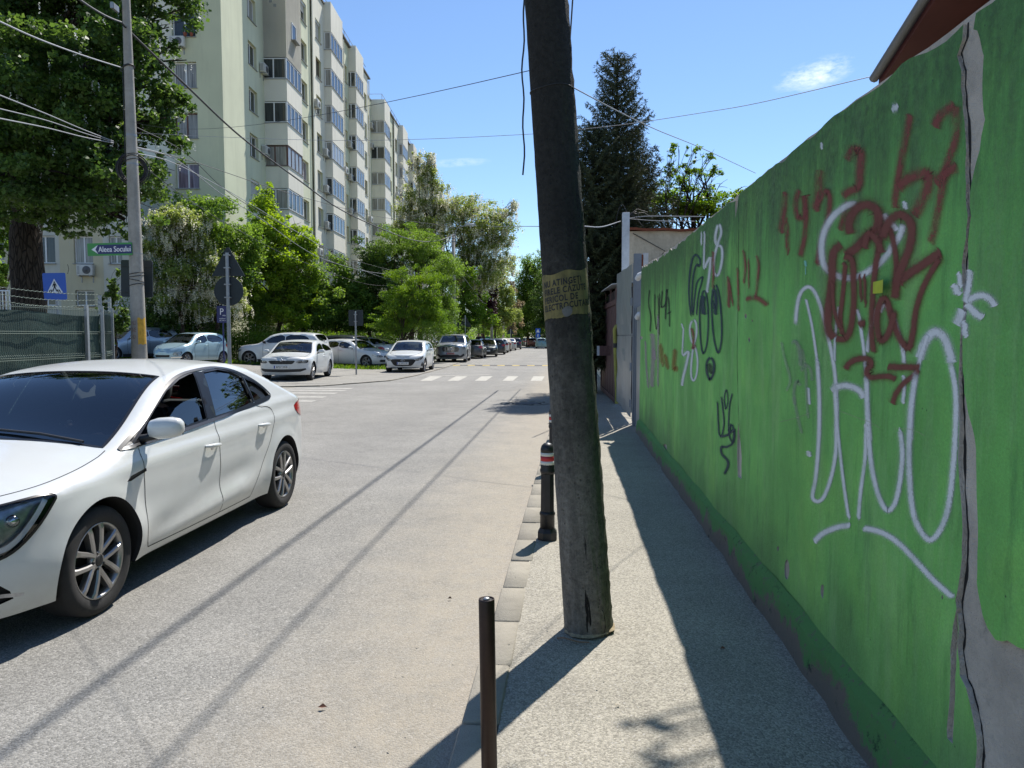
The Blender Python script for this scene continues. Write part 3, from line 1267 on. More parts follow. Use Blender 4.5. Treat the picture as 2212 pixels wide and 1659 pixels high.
  sw.box(-.02, .02, -.17, .17, -.01, .01, M=Ms)
  sw.build('steering_wheel', MAT['black'], root)
 # ---- mirrors and handles
 mx, mz = P.get('mirror', (ws[0] - .35, float(B.zb(ws[0] - .35)) + .03))
 for sd in (1, -1):
  py = float(B.wrap(B.u_of_x(mx), mz, 0)[1])
  m_ = MB()
  prof = []
  for i in range(9):
   t = i / 8
   w = .105 * math.sin(PI * (.10 + .90 * t) * .98) ** .45 if i < 8 else .02
   prof.append((t, w))
  # shell: tapered rounded cap
  vs, fs = [], []
  nn = 14
  st = [(0.0, .45), (.08, .8), (.3, 1.0), (.65, 1.0), (.88, .82), (.97, .55), (1.0, .15)]
  for (t, w) in st:
   for k_ in range(nn):
    a = 2 * PI * k_ / nn
    ca, sa = math.cos(a), math.sin(a)
    ex = math.copysign(abs(ca) ** .75, ca)
    ez = math.copysign(abs(sa) ** .75, sa)
    vs.append((mx + .02 + (.062 if ex > 0 else .05) * w * ex - .02 * t, sd * (py + .055 + .215 * t), mz + .055 + .068 * w * ez + .012 * t))
  for i in range(len(st) - 1):
   for k_ in range(nn):
    fs.append((i * nn + k_, i * nn + (k_ + 1) % nn, (i + 1) * nn + (k_ + 1) % nn, (i + 1) * nn + k_))
  fs.append(list(range(nn)))
  fs.append([(len(st) - 1) * nn + k_ for k_ in range(nn)])
  m_.add(vs, fs, 0, True)
  mo = m_.build('mirror', P.get('mirror_mat', paint), root)
  a_ = MB()
  a_.tube([(mx + .03, sd * (py - .02), mz - .015), (mx + .02, sd * (py + .05), mz + .0), (mx + .01, sd * (py + .13), mz + .012)], [.03, .024, .02], 8)
  a_.box(mx - .035, mx - .030, min(sd * (py + .075), sd * (py + .25)), max(sd * (py + .075), sd * (py + .25)), mz + .015, mz + .11)
  a_.build('mirror_arm', MAT['black'], mo)
 hs = P.get('handles', [])
 for (hx, hz) in hs:
  for sd in (1, -1):
   c3 = B.wrap(B.u_of_x(hx), hz, 0, sd)
   h = MB()
   ps = [(hx - .095, c3[1] - sd * .002, hz - .008), (hx - .07, c3[1] + sd * .026, hz - .004), (hx, c3[1] + sd * .034, hz + .002), (hx + .07, c3[1] + sd * .028, hz + .004), (hx + .10, c3[1] - sd * .002, hz + .004)]
   h.tube(ps, [.010, .014, .016, .015, .010], 8)
   h.build('door_handle', P.get('handle_mat', paint), root)
   if step < .08:
    cp = MB()
    cp.sphere((hx - .01, c3[1] - sd * .012, hz - .012), .05, 14, 8, 0, (1.1, .28, .75))
    cp.build('handle_recess', P.get('recess_mat', MAT['lamp_back']), root)
 # ---- lamps inside their covers
 for nm, u0, z0, r_ in P.get('lenses', []):
  for sd in (1, -1):
   c3 = B.wrap(u0, z0, -.035 - P.get('lens_in', 0), sd)
   q = MB()
   q.sphere(tuple(c3), r_, 16, 10)
   q.build(nm, MAT['chrome'], root)
 for nm, uline, w, off, m in P.get('u_ribbons', []):
  for sd in (1, -1):
   q = MB()
   ribbon_on(lambda a, b, o_: B.wrap(a, b, o_, sd), smooth_poly(uline, 2, False), w, off, q)
   q.build(nm, m, root, fix=False)
 for nm, poly, m in P.get('grille_bars', []):
  q = MB()
  for bar in poly:
   for sd in (1, -1):
    ribbon_on(lambda a, b, o_: B.wrap(a, b, o_, sd), bar[0], bar[1], .006, q)
  q.build(nm, m, root, fix=False)
 if P.get('plate_front'):
  txt, z, tilt = P['plate_front'][:3]
  c3 = B.wrap(0.0, z, .012)
  plate(root, (float(c3[0]), 0, z), (R(90 - tilt), 0, R(90)), txt, P.get('plate_red', False))
 if P.get('plate_rear'):
  txt, z, tilt = P['plate_rear'][:3]
  c3 = B.wrap(B.T, z, .012)
  plate(root, (float(c3[0]), 0, z), (R(90 - tilt), 0, R(-90)), txt)
 if P.get('wipers', True):
  q = MB()
  for (y0, y1) in ((.62, .0), (-.1, -.68)):
   a = B.top(ws[0] - .01, y0 / .8, .015)
   b = B.top(ws[0] - .09, np.clip(y1 / .75, -.85, .85), .012)
   q.tube([a, (a + b) / 2 + np.array([0, 0, .012]), b], .009, 5)
  q.build('wiper', MAT['black'], root)
 root['_'] = 0
 del root['_']
 P['B'] = B
 return root

def place(root, x, y, heading, z=None):
 """heading = world direction of the nose, in degrees from +x"""
 root.location = (x, y, gz(x, y) + .02 if z is None else z)
 root.rotation_euler = (0, 0, R(heading))
 return root

def profile(L, H, hood_z, cowl, head, peak, rtop, rbot, deck, nose=.62, tailz=None):
 """top line of a generic car. cowl=(x,z), head=x of screen top, rtop=x, rbot=(x,z), deck=(x,z) or None"""
 xf, xr = L / 2, -L / 2
 t = [(xf, nose), (xf - .12, nose + .07), (xf - .45, hood_z - .06), (cowl[0] + .25, hood_z), cowl, (head, H - .085), (head - .35, H - .02), (peak, H), (rtop, H - .075), rbot]
 if deck:
  t += [deck, (xr + .02, deck[1] - .03), (xr, deck[1] - .07)]
 else:
  t += [(xr, tailz or rbot[1] - .2)]
 return t

# ================================================================== ground, road, footway
def sheet(name, x0, x1, y0, y1, dx, dy, off, mat, keep=None, zfun=gz, **k):
 xs = np.arange(x0, x1 + dx * .5, dx)
 ys = np.arange(y0, y1 + dy * .5, dy)
 vs = [(x, y, zfun(x, y) + off) for y in ys for x in xs]
 nx = len(xs)
 fs = []
 for j in range(len(ys) - 1):
  for i in range(nx - 1):
   c = (xs[i] + dx / 2, ys[j] + dy / 2)
   if keep is None or keep(*c):
    fs.append((j * nx + i, j * nx + i + 1, (j + 1) * nx + i + 1, (j + 1) * nx + i))
 me = np_mesh(name, vs, fs, [mat], smooth=True)
 return link_mesh(name, me, **k)

def ribbon_ground(mb, a, b, w, h=.004, mi=0):
 """straight painted strip from a to b following the ground"""
 a, b = Vector(a[:2]), Vector(b[:2])
 n = max(1, int((b - a).length / 1.0))
 d = (b - a).normalized()
 s = Vector((-d.y, d.x)) * w / 2
 vs = []
 for i in range(n + 1):
  p = a + (b - a) * i / n
  for q in (p - s, p + s):
   vs.append((q.x, q.y, gz(q.x, q.y) + h))
 mb.add(vs, [(2 * i, 2 * i + 1, 2 * i + 3, 2 * i + 2) for i in range(n)], mi)

WALK = 0.06            # height of the footway above the carriageway
KX0, KX1 = -0.42, -0.275
far = sheet('ground', -900, 900, -60, 1700, 40, 40, -0.06, MAT['ground'], None, lambda x, y: 0.0, kind='structure')
near = sheet('verge', -60, 20, -12, 220, 2, 2, -0.012, MAT['ground'], lambda x, y: x < -8, kind='structure')
road = sheet('road', -44, 8.0, -10, 240, 1.0, 1.0, 0.0, MAT['road'], lambda x, y: (x < KX0 + .6 and x > -7.2 - (0 if y < 60 else 0)) or (13.0 < y < 24 and x < -6) or (x > -30 and 24 < y < 60 and x < -6) or (y > 60 and x < 8 and x > -16), kind='structure')

# parking apron, a few centimetres above the road, with an uneven worn kerb line
KL = [(-34, 21.6), (-14, 21.9), (-9.47, 22.84), (-8.1, 23.4), (-7.32, 24.9), (-6.55, 26.5), (-6.36, 30.2), (-6.5, 38.1), (-6.9, 46), (-7.9, 62), (-10.5, 100)]
ap = [Vector(p) for p in KL]
vs, fs = [], []
cols = 26
pp = densify([tuple(p) for p in ap], .5, False)
for (x, y) in pp:
 for j in range(cols):
  t = j / (cols - 1)
  ty = y if x > -9 else y
  # lines run from the kerb away to the left / back
  dx, dy = (-22 * t, 0) if y > 24.5 else (-22 * t * max(0, (y - 21.6)) / 3, 26 * t * (1 - max(0, (y - 21.6)) / 3) * .9)
  q = (x + dx, y + dy)
  vs.append((q[0], q[1], gz(*q) + .030))
n = len(pp)
for i in range(n - 1):
 for j in range(cols - 1):
  fs.append((i * cols + j, i * cols + j + 1, (i + 1) * cols + j + 1, (i + 1) * cols + j))
apron = link_mesh('parking_area', np_mesh('parking_area', vs, fs, [MAT['apron']], smooth=True), kind='structure')
bmx = bmesh.new()
bmx.from_mesh(apron.data)
bmesh.ops.recalc_face_normals(bmx, faces=bmx.faces[:])
if sum(f.normal.z for f in bmx.faces) < 0:
 bmesh.ops.reverse_faces(bmx, faces=bmx.faces[:])
bmx.to_mesh(apron.data)
bmx.free()
kb = MB()
rr = random.Random(3)
kk = densify([tuple(p) for p in ap[1:]], .8, False)
kerb_left = empty('low_kerb', (0, 0, 0), kind='structure')
for i in range(len(kk) - 1):
 a, b = Vector(kk[i]), Vector(kk[i + 1])
 if b.y > 75:
  break
 d = (b - a).normalized()
 s = Vector((-d.y, d.x))
 a2, b2 = a + d * .008, b - d * .008
 h = .034 + rr.uniform(-.006, .006)
 q = MB()
 p4 = [a2 - s * .02, b2 - s * .02, b2 + s * .10, a2 + s * .10]
 q.add([(p.x, p.y, gz(p.x, p.y) - .02) for p in p4] + [(p.x, p.y, gz(p.x, p.y) + h) for p in p4], [(0, 3, 2, 1), (4, 5, 6, 7), (0, 1, 5, 4), (1, 2, 6, 5), (2, 3, 7, 6), (3, 0, 4, 7)])
 q.build('kerb_stone', MAT['kerb'], kerb_left)

# footway on the right with its own kerb stones
def walk_z(x, y):
 return WALK + 0.006 * math.sin(x * 3.1 + y * .7) * math.sin(y * 1.3) + 0.002 * math.sin(9 * y + 4 * x)

footway = sheet('footway', KX1, 1.765, -6, 150, .17, .25, 0.0, MAT['walk'], None, walk_z, kind='structure')
kerb = empty('kerb', (0, 0, 0), kind='structure')
stones = []
y = -2.0
rr = random.Random(5)
joint = [2.98, 3.50, 4.05, 4.60, 5.15]
while y < 75:
 L = .535 + rr.uniform(-.012, .012) if y < 20 else 1.0
 x0 = KX0 - .0012 * max(0, 5 - y) + (y - 3) * .0095 * (1 if y < 12 else 0) + (.085 if y >= 12 else 0)
 x0 = min(x0, -.335)
 q = MB()
 q.bbox(x0, x0 + .15, y + .006, y + L - .006, -.08, WALK + .004 + rr.uniform(-.004, .004), .008, seg=1)
 o = q.build('kerb_stone', MAT['kerb'], kerb)
 o.rotation_euler = (0, 0, 0)
 y += L
# broken asphalt, edge of the road against the kerb
# left-hand footway along the fence
lw = sheet('left_footway', -26, -7.3, -6, 14.6, .7, .7, .05, MAT['walk'], None, gz, kind='structure')

# ------------------------------------------------------------------ road markings
marks = empty('road_markings', (0, 0, 0), kind='structure')
for (xl, xr_, yy) in [(-12.5, -6.75, 22.5), (-12.5, -6.70, 21.65), (-12.4, -6.62, 20.55), (-12.3, -6.50, 19.2), (-12.2, -6.35, 17.95)]:
 m = MB()
 ribbon_ground(m, (xl, yy), (xr_, yy), .42, .005)
 m.build('crossing_stripe', MAT['paint_faded'], marks)
def gxy(u, v):
 """point of the carriageway seen at a surveyed picture point"""
 p = pt(u, v, 1.0)
 t = EYE / (EYE - p.z)
 return (p.x * t, p.y * t)

def z5(x, y):
 return ((900 + x / 4.424) * .8640625, (650 + y / 4.424) * .8640625)

for (t0, t1, b0, b1) in [(775, 915, 660, 790), (1060, 1190, 965, 1092), (1345, 1470, 1268, 1392), (1635, 1750, 1575, 1692), (1918, 2045, 1885, 2010)]:
 q4 = [gxy(*z5(b0, 1338)), gxy(*z5(b1, 1338)), gxy(*z5(t1, 1287)), gxy(*z5(t0, 1287))]
 m = MB()
 m.add([(p[0], p[1], .005) for p in q4], [(0, 1, 2, 3)])
 m.build('crossing_stripe', MAT['paint_road'], marks)
m = MB()
ribbon_ground(m, gxy(*z5(730, 1285)), gxy(*z5(1440, 1269)), .26, .005)
m.build('stop_line', MAT['paint_road'], marks)
for (a, b, w) in [((-9.6, 24.4), (-8.0, 25.0), .18), ((-9.2, 30.6), (-7.2, 31.2), .13), ((-10.4, 32.6), (-7.0, 33.6), .13), ((-8.0, 35.5), (-6.9, 36.0), .15), ((-7.8, 29.0), (-6.9, 31.5), .12), ((-7.4, 32.2), (-7.0, 34.6), .13), ((-9.6, 24.05), (-9.1, 24.15), .16), ((-11.6, 38.6), (-7.4, 38.0), .13)]:
 m = MB()
 ribbon_ground(m, a, b, w, .037)
 m.build('bay_line', MAT['paint_road'], marks)

# worn speed bump of black and yellow rubber segments
bump = empty('speed_bump', (0, 0, 0), label='low rubber speed bump of yellow and black segments across the road', cat='speed bump')
bl, br = Vector(gxy(968, 791)), Vector(gxy(1186, 789))
yb = 41.5
x = -6.6
i = 0
MAT['bump_y'] = simple('bump_yellow', (0.46, 0.34, 0.10), 0.8, var=.25)
MAT['bump_k'] = simple('bump_black', (0.09, 0.088, 0.085), 0.85, var=.25)
while x < -.6:
 m = MB()
 w = .42
 pr = [(-.19, 0), (-.10, .032), (.10, .032), (.19, 0)]
 vs = [(x, yb + a, b + .002) for a, b in pr] + [(x + w - .02, yb + a, b + .002) for a, b in pr]
 m.add(vs, [(0, 1, 5, 4), (1, 2, 6, 5), (2, 3, 7, 6), (0, 3, 2, 1), (4, 5, 6, 7)])
 m.build('rubber_segment', MAT['bump_y'] if i % 2 == 0 else MAT['bump_k'], bump)
 x += w
 i += 1
# sunken manhole with broken asphalt
mh = empty('manhole', (-1.05, 17.75, 0), label='round sunken manhole cover in broken asphalt near the kerb', cat='manhole')
q = MB()
q.lathe([(.36, .004), (.30, .012), (.02, .012)], 28)
q.build('cover', simple('iron_cover', (.07, .065, .06), .7, .4, var=.3), mh)
rrm = random.Random(2)
for k_ in range(14):
 a = k_ / 14 * 2 * PI
 q = MB()
 r0 = .46 + rrm.uniform(-.04, .10)
 q.sphere((r0 * math.cos(a), r0 * math.sin(a), .004), .075 + rrm.uniform(-.02, .03), 6, 4, 0, (1.2, 1, .22))
 q.build('asphalt_lump', MAT['road'], mh)
# leaves and grit lying on the asphalt
lit = MB()
for _ in range(260):
 x = rr.uniform(-.95, 1.0) if rr.random() < .7 else rr.uniform(-6, -.5)
 y = 1.8 + rr.random() ** 1.8 * 16
 z = (WALK + .006 if x > KX1 else .004) + .002
 if KX0 - .02 < x < KX1:
  z = WALK + .008
 s_ = rr.uniform(.004, .011)
 a = rr.uniform(0, PI)
 lit.add([(x + s_ * math.cos(a + t), y + s_ * math.sin(a + t) * .7, z + (.004 if t > 2 else 0)) for t in (0, 2.2, 3.6)], [(0, 1, 2)])
lit.build('grit', simple('dry_leaf_grit', (.30, .26, .19), .9, var=.5, scale=30), kind='stuff')
lf = MB()
for (x, y, s_, lab_) in [(-1.05, 3.0, .020, 'curled brown leaf lying alone on the dusty road nearest the camera'), (-.72, 4.35, .014, 'small brown leaf on the road edge level with the pipe post'), (.75, 3.6, .014, 'small brown leaf in the wall shade on the footway')]:
 z = .012 if x < KX0 else WALK + .012
 lf = MB()
 lf.add([(x - s_, y, z), (x, y - s_ * .6, z + .004), (x + s_, y + .3 * s_, z), (x, y + s_ * .6, z + .012)], [(0, 1, 2), (0, 2, 3)])
 lf.build('dry_leaf', simple('brown_leaf', (.16, .07, .04), .8, var=.2), label=lab_, cat='leaf', group='dry leaves on the asphalt')

# ================================================================== block of flats
MAT['w_green'] = mat_render_wall('pale_green_render', (0.60, 0.60, 0.41))
MAT['w_green_l'] = mat_render_wall('light_green_render', (0.62, 0.63, 0.46))
MAT['w_cream'] = mat_render_wall('cream_render', (0.73, 0.70, 0.58))
MAT['w_grey'] = mat_render_wall('grey_white_render', (0.72, 0.69, 0.59))
MAT['w_blue'] = mat_render_wall('pale_blue_render', (0.60, 0.585, 0.50))
MAT['w_yellow'] = mat_render_wall('pale_yellow_render', (0.60, 0.54, 0.37))
MAT['pvc'] = simple('white_window_frame', (0.74, 0.74, 0.72), 0.45, var=.05)
MAT['wood_frame'] = simple('brown_window_frame', (0.11, 0.045, 0.028), 0.5, var=.2)
MAT['pane_dark'] = mat_window_glass('window_pane', (0.035, 0.04, 0.04), .3)
MAT['pane_curtain'] = mat_window_glass('curtained_window_pane', (0.27, 0.26, 0.235), .22)
MAT['pane_violet'] = mat_window_glass('pinkish_window_pane', (0.20, 0.15, 0.18), .22)
MAT['shutter'] = simple('roller_shutter', (0.52, 0.52, 0.49), 0.6, var=.08)
MAT['sill'] = simple('window_sill_metal', (0.25, 0.25, 0.235), 0.5, var=.1)
MAT['roof_felt'] = simple('roof_sheet', (0.12, 0.12, 0.12), 0.8, var=.2)
MAT['ac'] = simple('air_conditioner_casing', (0.56, 0.55, 0.50), 0.5, var=.08)

SILL0, FLOOR, ROOF = 1.64, 2.72, 26.7
BM = Matrix.Translation(fr(-15.85, 41.5)) @ Matrix.Rotation(YAW - R(1.2), 4, 'Z')   # local +y runs along the facade, +x towards the street
flats = empty('apartment_block', (0, 0, 0), label='long nine storey green and cream block of flats with stacked bay windows', cat='building')
flats.matrix_world = BM

def win_faces(w, h, style='two', frame=MAT['pvc'], pane=MAT['pane_dark'], key=None):
 """window unit in the x-z plane, facing -y, centred on x = 0, bottom at z = 0; depth into +y"""
 return (w, h, style, frame, pane)

WMESH = {}

def window(parent, M, w, h, panes=2, frame='pvc', glass='pane_dark', sill=True, open_=False, shutter=0.0):
 """one window: frame with its pane(s) and sill as sub-parts; M maps (x along the wall, -y outwards, z up)"""
 key = (round(w, 2), round(h, 2), panes, frame, shutter)
 if key not in WMESH:
  t = .055
  f = MB()
  f.box(-w / 2, w / 2, -.03, .03, 0, t)
  f.box(-w / 2, w / 2, -.03, .03, h - t, h)
  f.box(-w / 2, -w / 2 + t, -.03, .03, t, h - t)
  f.box(w / 2 - t, w / 2, -.03, .03, t, h - t)
  for k_ in range(1, panes):
   xx = -w / 2 + w * k_ / panes
   f.box(xx - t * .7, xx + t * .7, -.03, .03, t, h - t)
  p_ = MB()
  for k_ in range(panes):
   xa = -w / 2 + w * k_ / panes + t * .7
   xb = -w / 2 + w * (k_ + 1) / panes - t * .7
   p_.box(xa, xb, -.004, .004, t, h - t)
  s_ = MB()
  s_.box(-w / 2 - .05, w / 2 + .05, -.27, .03, -.045, -.006)
  sh = MB()
  if shutter:
   n = int(h * shutter / .06)
   for k_ in range(n):
    z1 = h - .03 - k_ * .06
    sh.add([(-w / 2 + .03, -.045, z1), (w / 2 - .03, -.045, z1), (w / 2 - .03, -.06, z1 - .03), (-w / 2 + .03, -.06, z1 - .03), (w / 2 - .03, -.045, z1 - .058), (-w / 2 + .03, -.045, z1 - .058)], [(0, 1, 2, 3), (3, 2, 4, 5)])
   sh.box(-w / 2 + .01, w / 2 - .01, -.14, -.03, h - .16, h + .02)
  WMESH[key] = (f.mesh('window', MAT[frame]), [p_.mesh('pane', MAT['pane_dark'])], s_.mesh('window_sill', MAT['sill']), sh.mesh('shutter', MAT['shutter']) if shutter else None)
 fm, pm, sm, shm = WMESH[key]
 o = link_mesh('window', fm, parent)
 o.matrix_local = M
 pk = key + (glass,)
 if pk not in WMESH:
  q = pm[0].copy()
  q.materials.clear()
  q.materials.append(MAT[glass])
  WMESH[pk] = q
 link_mesh('pane', WMESH[pk], o)
 if sill:
  link_mesh('window_sill', sm, o)
 if shm:
  link_mesh('shutter', shm, o)
 return o

def wall_panel(mb, P0, ex, ez_h, holes, depth=.24, mi=0, rev=1, outw=None):
 """vertical wall rectangle with rectangular holes. P0 lower-left (Vector), ex = horizontal unit vector*length,
 holes = [(a0,a1,z0,z1)] along the wall, reveals go inwards (against outw)"""
 Lw = ex.length
 e = ex.normalized()
 xs = sorted(set([0, Lw] + [h[0] for h in holes] + [h[1] for h in holes]))
 zs = sorted(set([0, ez_h] + [h[2] for h in holes] + [h[3] for h in holes]))
 up = Vector((0, 0, 1))
 for i in range(len(xs) - 1):
  z_run = None
  for j in range(len(zs) - 1):
   cx, cz = (xs[i] + xs[i + 1]) / 2, (zs[j] + zs[j + 1]) / 2
   if any(h[0] < cx < h[1] and h[2] < cz < h[3] for h in holes):
    continue
   q = [P0 + e * xs[i] + up * zs[j], P0 + e * xs[i + 1] + up * zs[j], P0 + e * xs[i + 1] + up * zs[j + 1], P0 + e * xs[i] + up * zs[j + 1]]
   mb.add(q, [(0, 1, 2, 3)], mi)
 n = -outw * depth
 for (a0, a1, z0, z1) in holes:
  c = [P0 + e * a0 + up * z0, P0 + e * a1 + up * z0, P0 + e * a1 + up * z1, P0 + e * a0 + up * z1]
  d = [p + n for p in c]
  for k_ in range(4):
   mb.add([c[k_], c[(k_ + 1) % 4], d[(k_ + 1) % 4], d[k_]], [(0, 1, 2, 3)], rev)
  mb.add(d, [(0, 1, 2, 3)], 2)

def rotz(a):
 return Matrix.Rotation(R(a), 4, 'Z')

OUT_X = Vector((1, 0, 0))
OUT_Y = Vector((0, -1, 0))
rb = random.Random(21)
AC_SPOTS = []
nwin = 0

def wz(fl):
 return SILL0 + FLOOR * fl

def face_x(name, x, y0, y1, mat, rev, cols, z0=0.0, z1=ROOF, floors=range(9), parent=flats):
 """facade strip facing +x at plane x, from y0 to y1; cols = [(ya, yb, panes, frame-choices)]"""
 m = MB()
 holes = []
 for (ya, yb, wh, pn) in cols:
  for fl in floors:
   if z0 <= wz(fl) and wz(fl) + wh < z1:
    holes.append((ya - y0, yb - y0, wz(fl) - z0, wz(fl) + wh - z0))
 wall_panel(m, Vector((x, y0, z0)), Vector((0, y1 - y0, 0)), z1 - z0, holes, outw=OUT_X)
 m.build(name, [mat, rev, MAT['void']], parent, fix=False)
 for (ya, yb, wh, pn) in cols:
  for fl in floors:
   if z0 <= wz(fl) and wz(fl) + wh < z1:
    r_ = rb.random()
    M = Matrix.Translation((x - .20, (ya + yb) / 2, wz(fl) + .01)) @ rotz(90)
    window(parent, M, yb - ya - .02, wh - .02, pn, 'pvc' if r_ < .86 else 'wood_frame', rb.choice(['pane_dark', 'pane_dark', 'pane_curtain', 'pane_dark', 'pane_violet']), shutter=(rb.choice([.45, .95]) if rb.random() < .12 else 0))

def face_y(name, y, x0, x1, mat, rev, cols, z0=0.0, z1=ROOF, floors=range(9), parent=flats, **kw):
 """strip facing -y"""
 m = MB()
 holes = []
 for (xa, xb, wh, pn) in cols:
  for fl in floors:
   if z0 <= wz(fl) and wz(fl) + wh < z1:
    holes.append((xa - x0, xb - x0, wz(fl) - z0, wz(fl) + wh - z0))
 wall_panel(m, Vector((x0, y, z0)), Vector((x1 - x0, 0, 0)), z1 - z0, holes, outw=OUT_Y)
 m.build(name, [mat, rev, MAT['void']], parent, fix=False)
 for (xa, xb, wh, pn) in cols:
  for fl in floors:
   if z0 <= wz(fl) and wz(fl) + wh < z1:
    M = Matrix.Translation(((xa + xb) / 2, y + .20, wz(fl) + .01))
    fr2 = 'wood_frame' if fl == 4 else 'pvc'
    gl = {3: 'pane_violet', 4: 'pane_curtain', 5: 'pane_curtain'}.get(fl, 'pane_dark')
    window(parent, M, xb - xa - .02, wh - .02, pn, fr2, gl)

def quad(mb, pts, mi=0):
 mb.add(pts, [(0, 1, 2, 3)], mi)

def bay(x, y0, y1, out, mat, floors, parent=flats, left_face=True, top=ROOF, special=None):
 """column of glazed loggias standing proud of the wall: parapet bands and glazed bands"""
 xo = x + out
 for fl in floors:
  zb_ = wz(fl) - .02
  ze_ = wz(fl) + 1.30
  m = MB()
  zl = ze_ - FLOOR
  # solid band below the glazing, sides slightly canted back at the foot
  m.box(x - .3, xo, y0, y1, zl + .012, zb_ - .012)
  m.build('bay_parapet', mat, parent)
  led = MB()
  led.box(x - .3, xo + .05, y0 - .05, y1 + .03, zb_ - .030, zb_ + .012)
  led.build('ledge', MAT['sill'], parent)
  fr2 = 'wood_frame' if special == fl else 'pvc'
  g = rb.choice(['pane_dark', 'pane_curtain', 'pane_dark'])
  w1 = y1 - y0 - .06
  window(parent, Matrix.Translation((xo - .05, (y0 + y1) / 2, zb_ + .02)) @ rotz(90), w1, 1.27, 4, fr2, g, sill=False)
  w2 = out + .25
  window(parent, Matrix.Translation((x - .25 + w2 / 2, y0 + .05, zb_ + .02)), w2 - .12, 1.27, 2, fr2, rb.choice(['pane_dark', 'pane_curtain']), sill=False)
  k_ = MB()
  k_.box(xo - .10, xo - .02, y0 + .02, y0 + .10, zb_ + .01, ze_)
  k_.box(xo - .10, xo - .02, y1 - .10, y1 - .02, zb_ + .01, ze_)
  k_.box(x - .3, xo - .12, y1 - .06, y1 - .02, zb_ + .01, ze_)
  k_.box(x - .3, xo - .14, y0 + .14, y1 - .1, zb_ + .4, zb_ + .44)
  k_.build('corner_post', MAT[fr2], parent)
 m = MB()
 m.box(x - .3, xo, y0, y1, wz(max(floors)) + 1.31, top + .2)
 m.build('bay_parapet', mat, parent)

# gable that faces us, green with its column of windows
DP = 12.0
face_y('gable_wall', 0.0, -2.75, 0.0, MAT['w_green'], MAT['w_green'], [(-2.72, -1.42, 1.40, 2)])
face_y('gable_wall', 0.12, -DP, -2.75, MAT['w_cream'], MAT['w_cream'], [(-6.6, -5.2, 1.4, 2)])
m = MB()
quad(m, [(-2.75, 0, 0), (-2.75, .12, 0), (-2.75, .12, ROOF), (-2.75, 0, ROOF)])
m.build('gable_return', MAT['w_green'], flats, fix=False)

LEN = 32.6

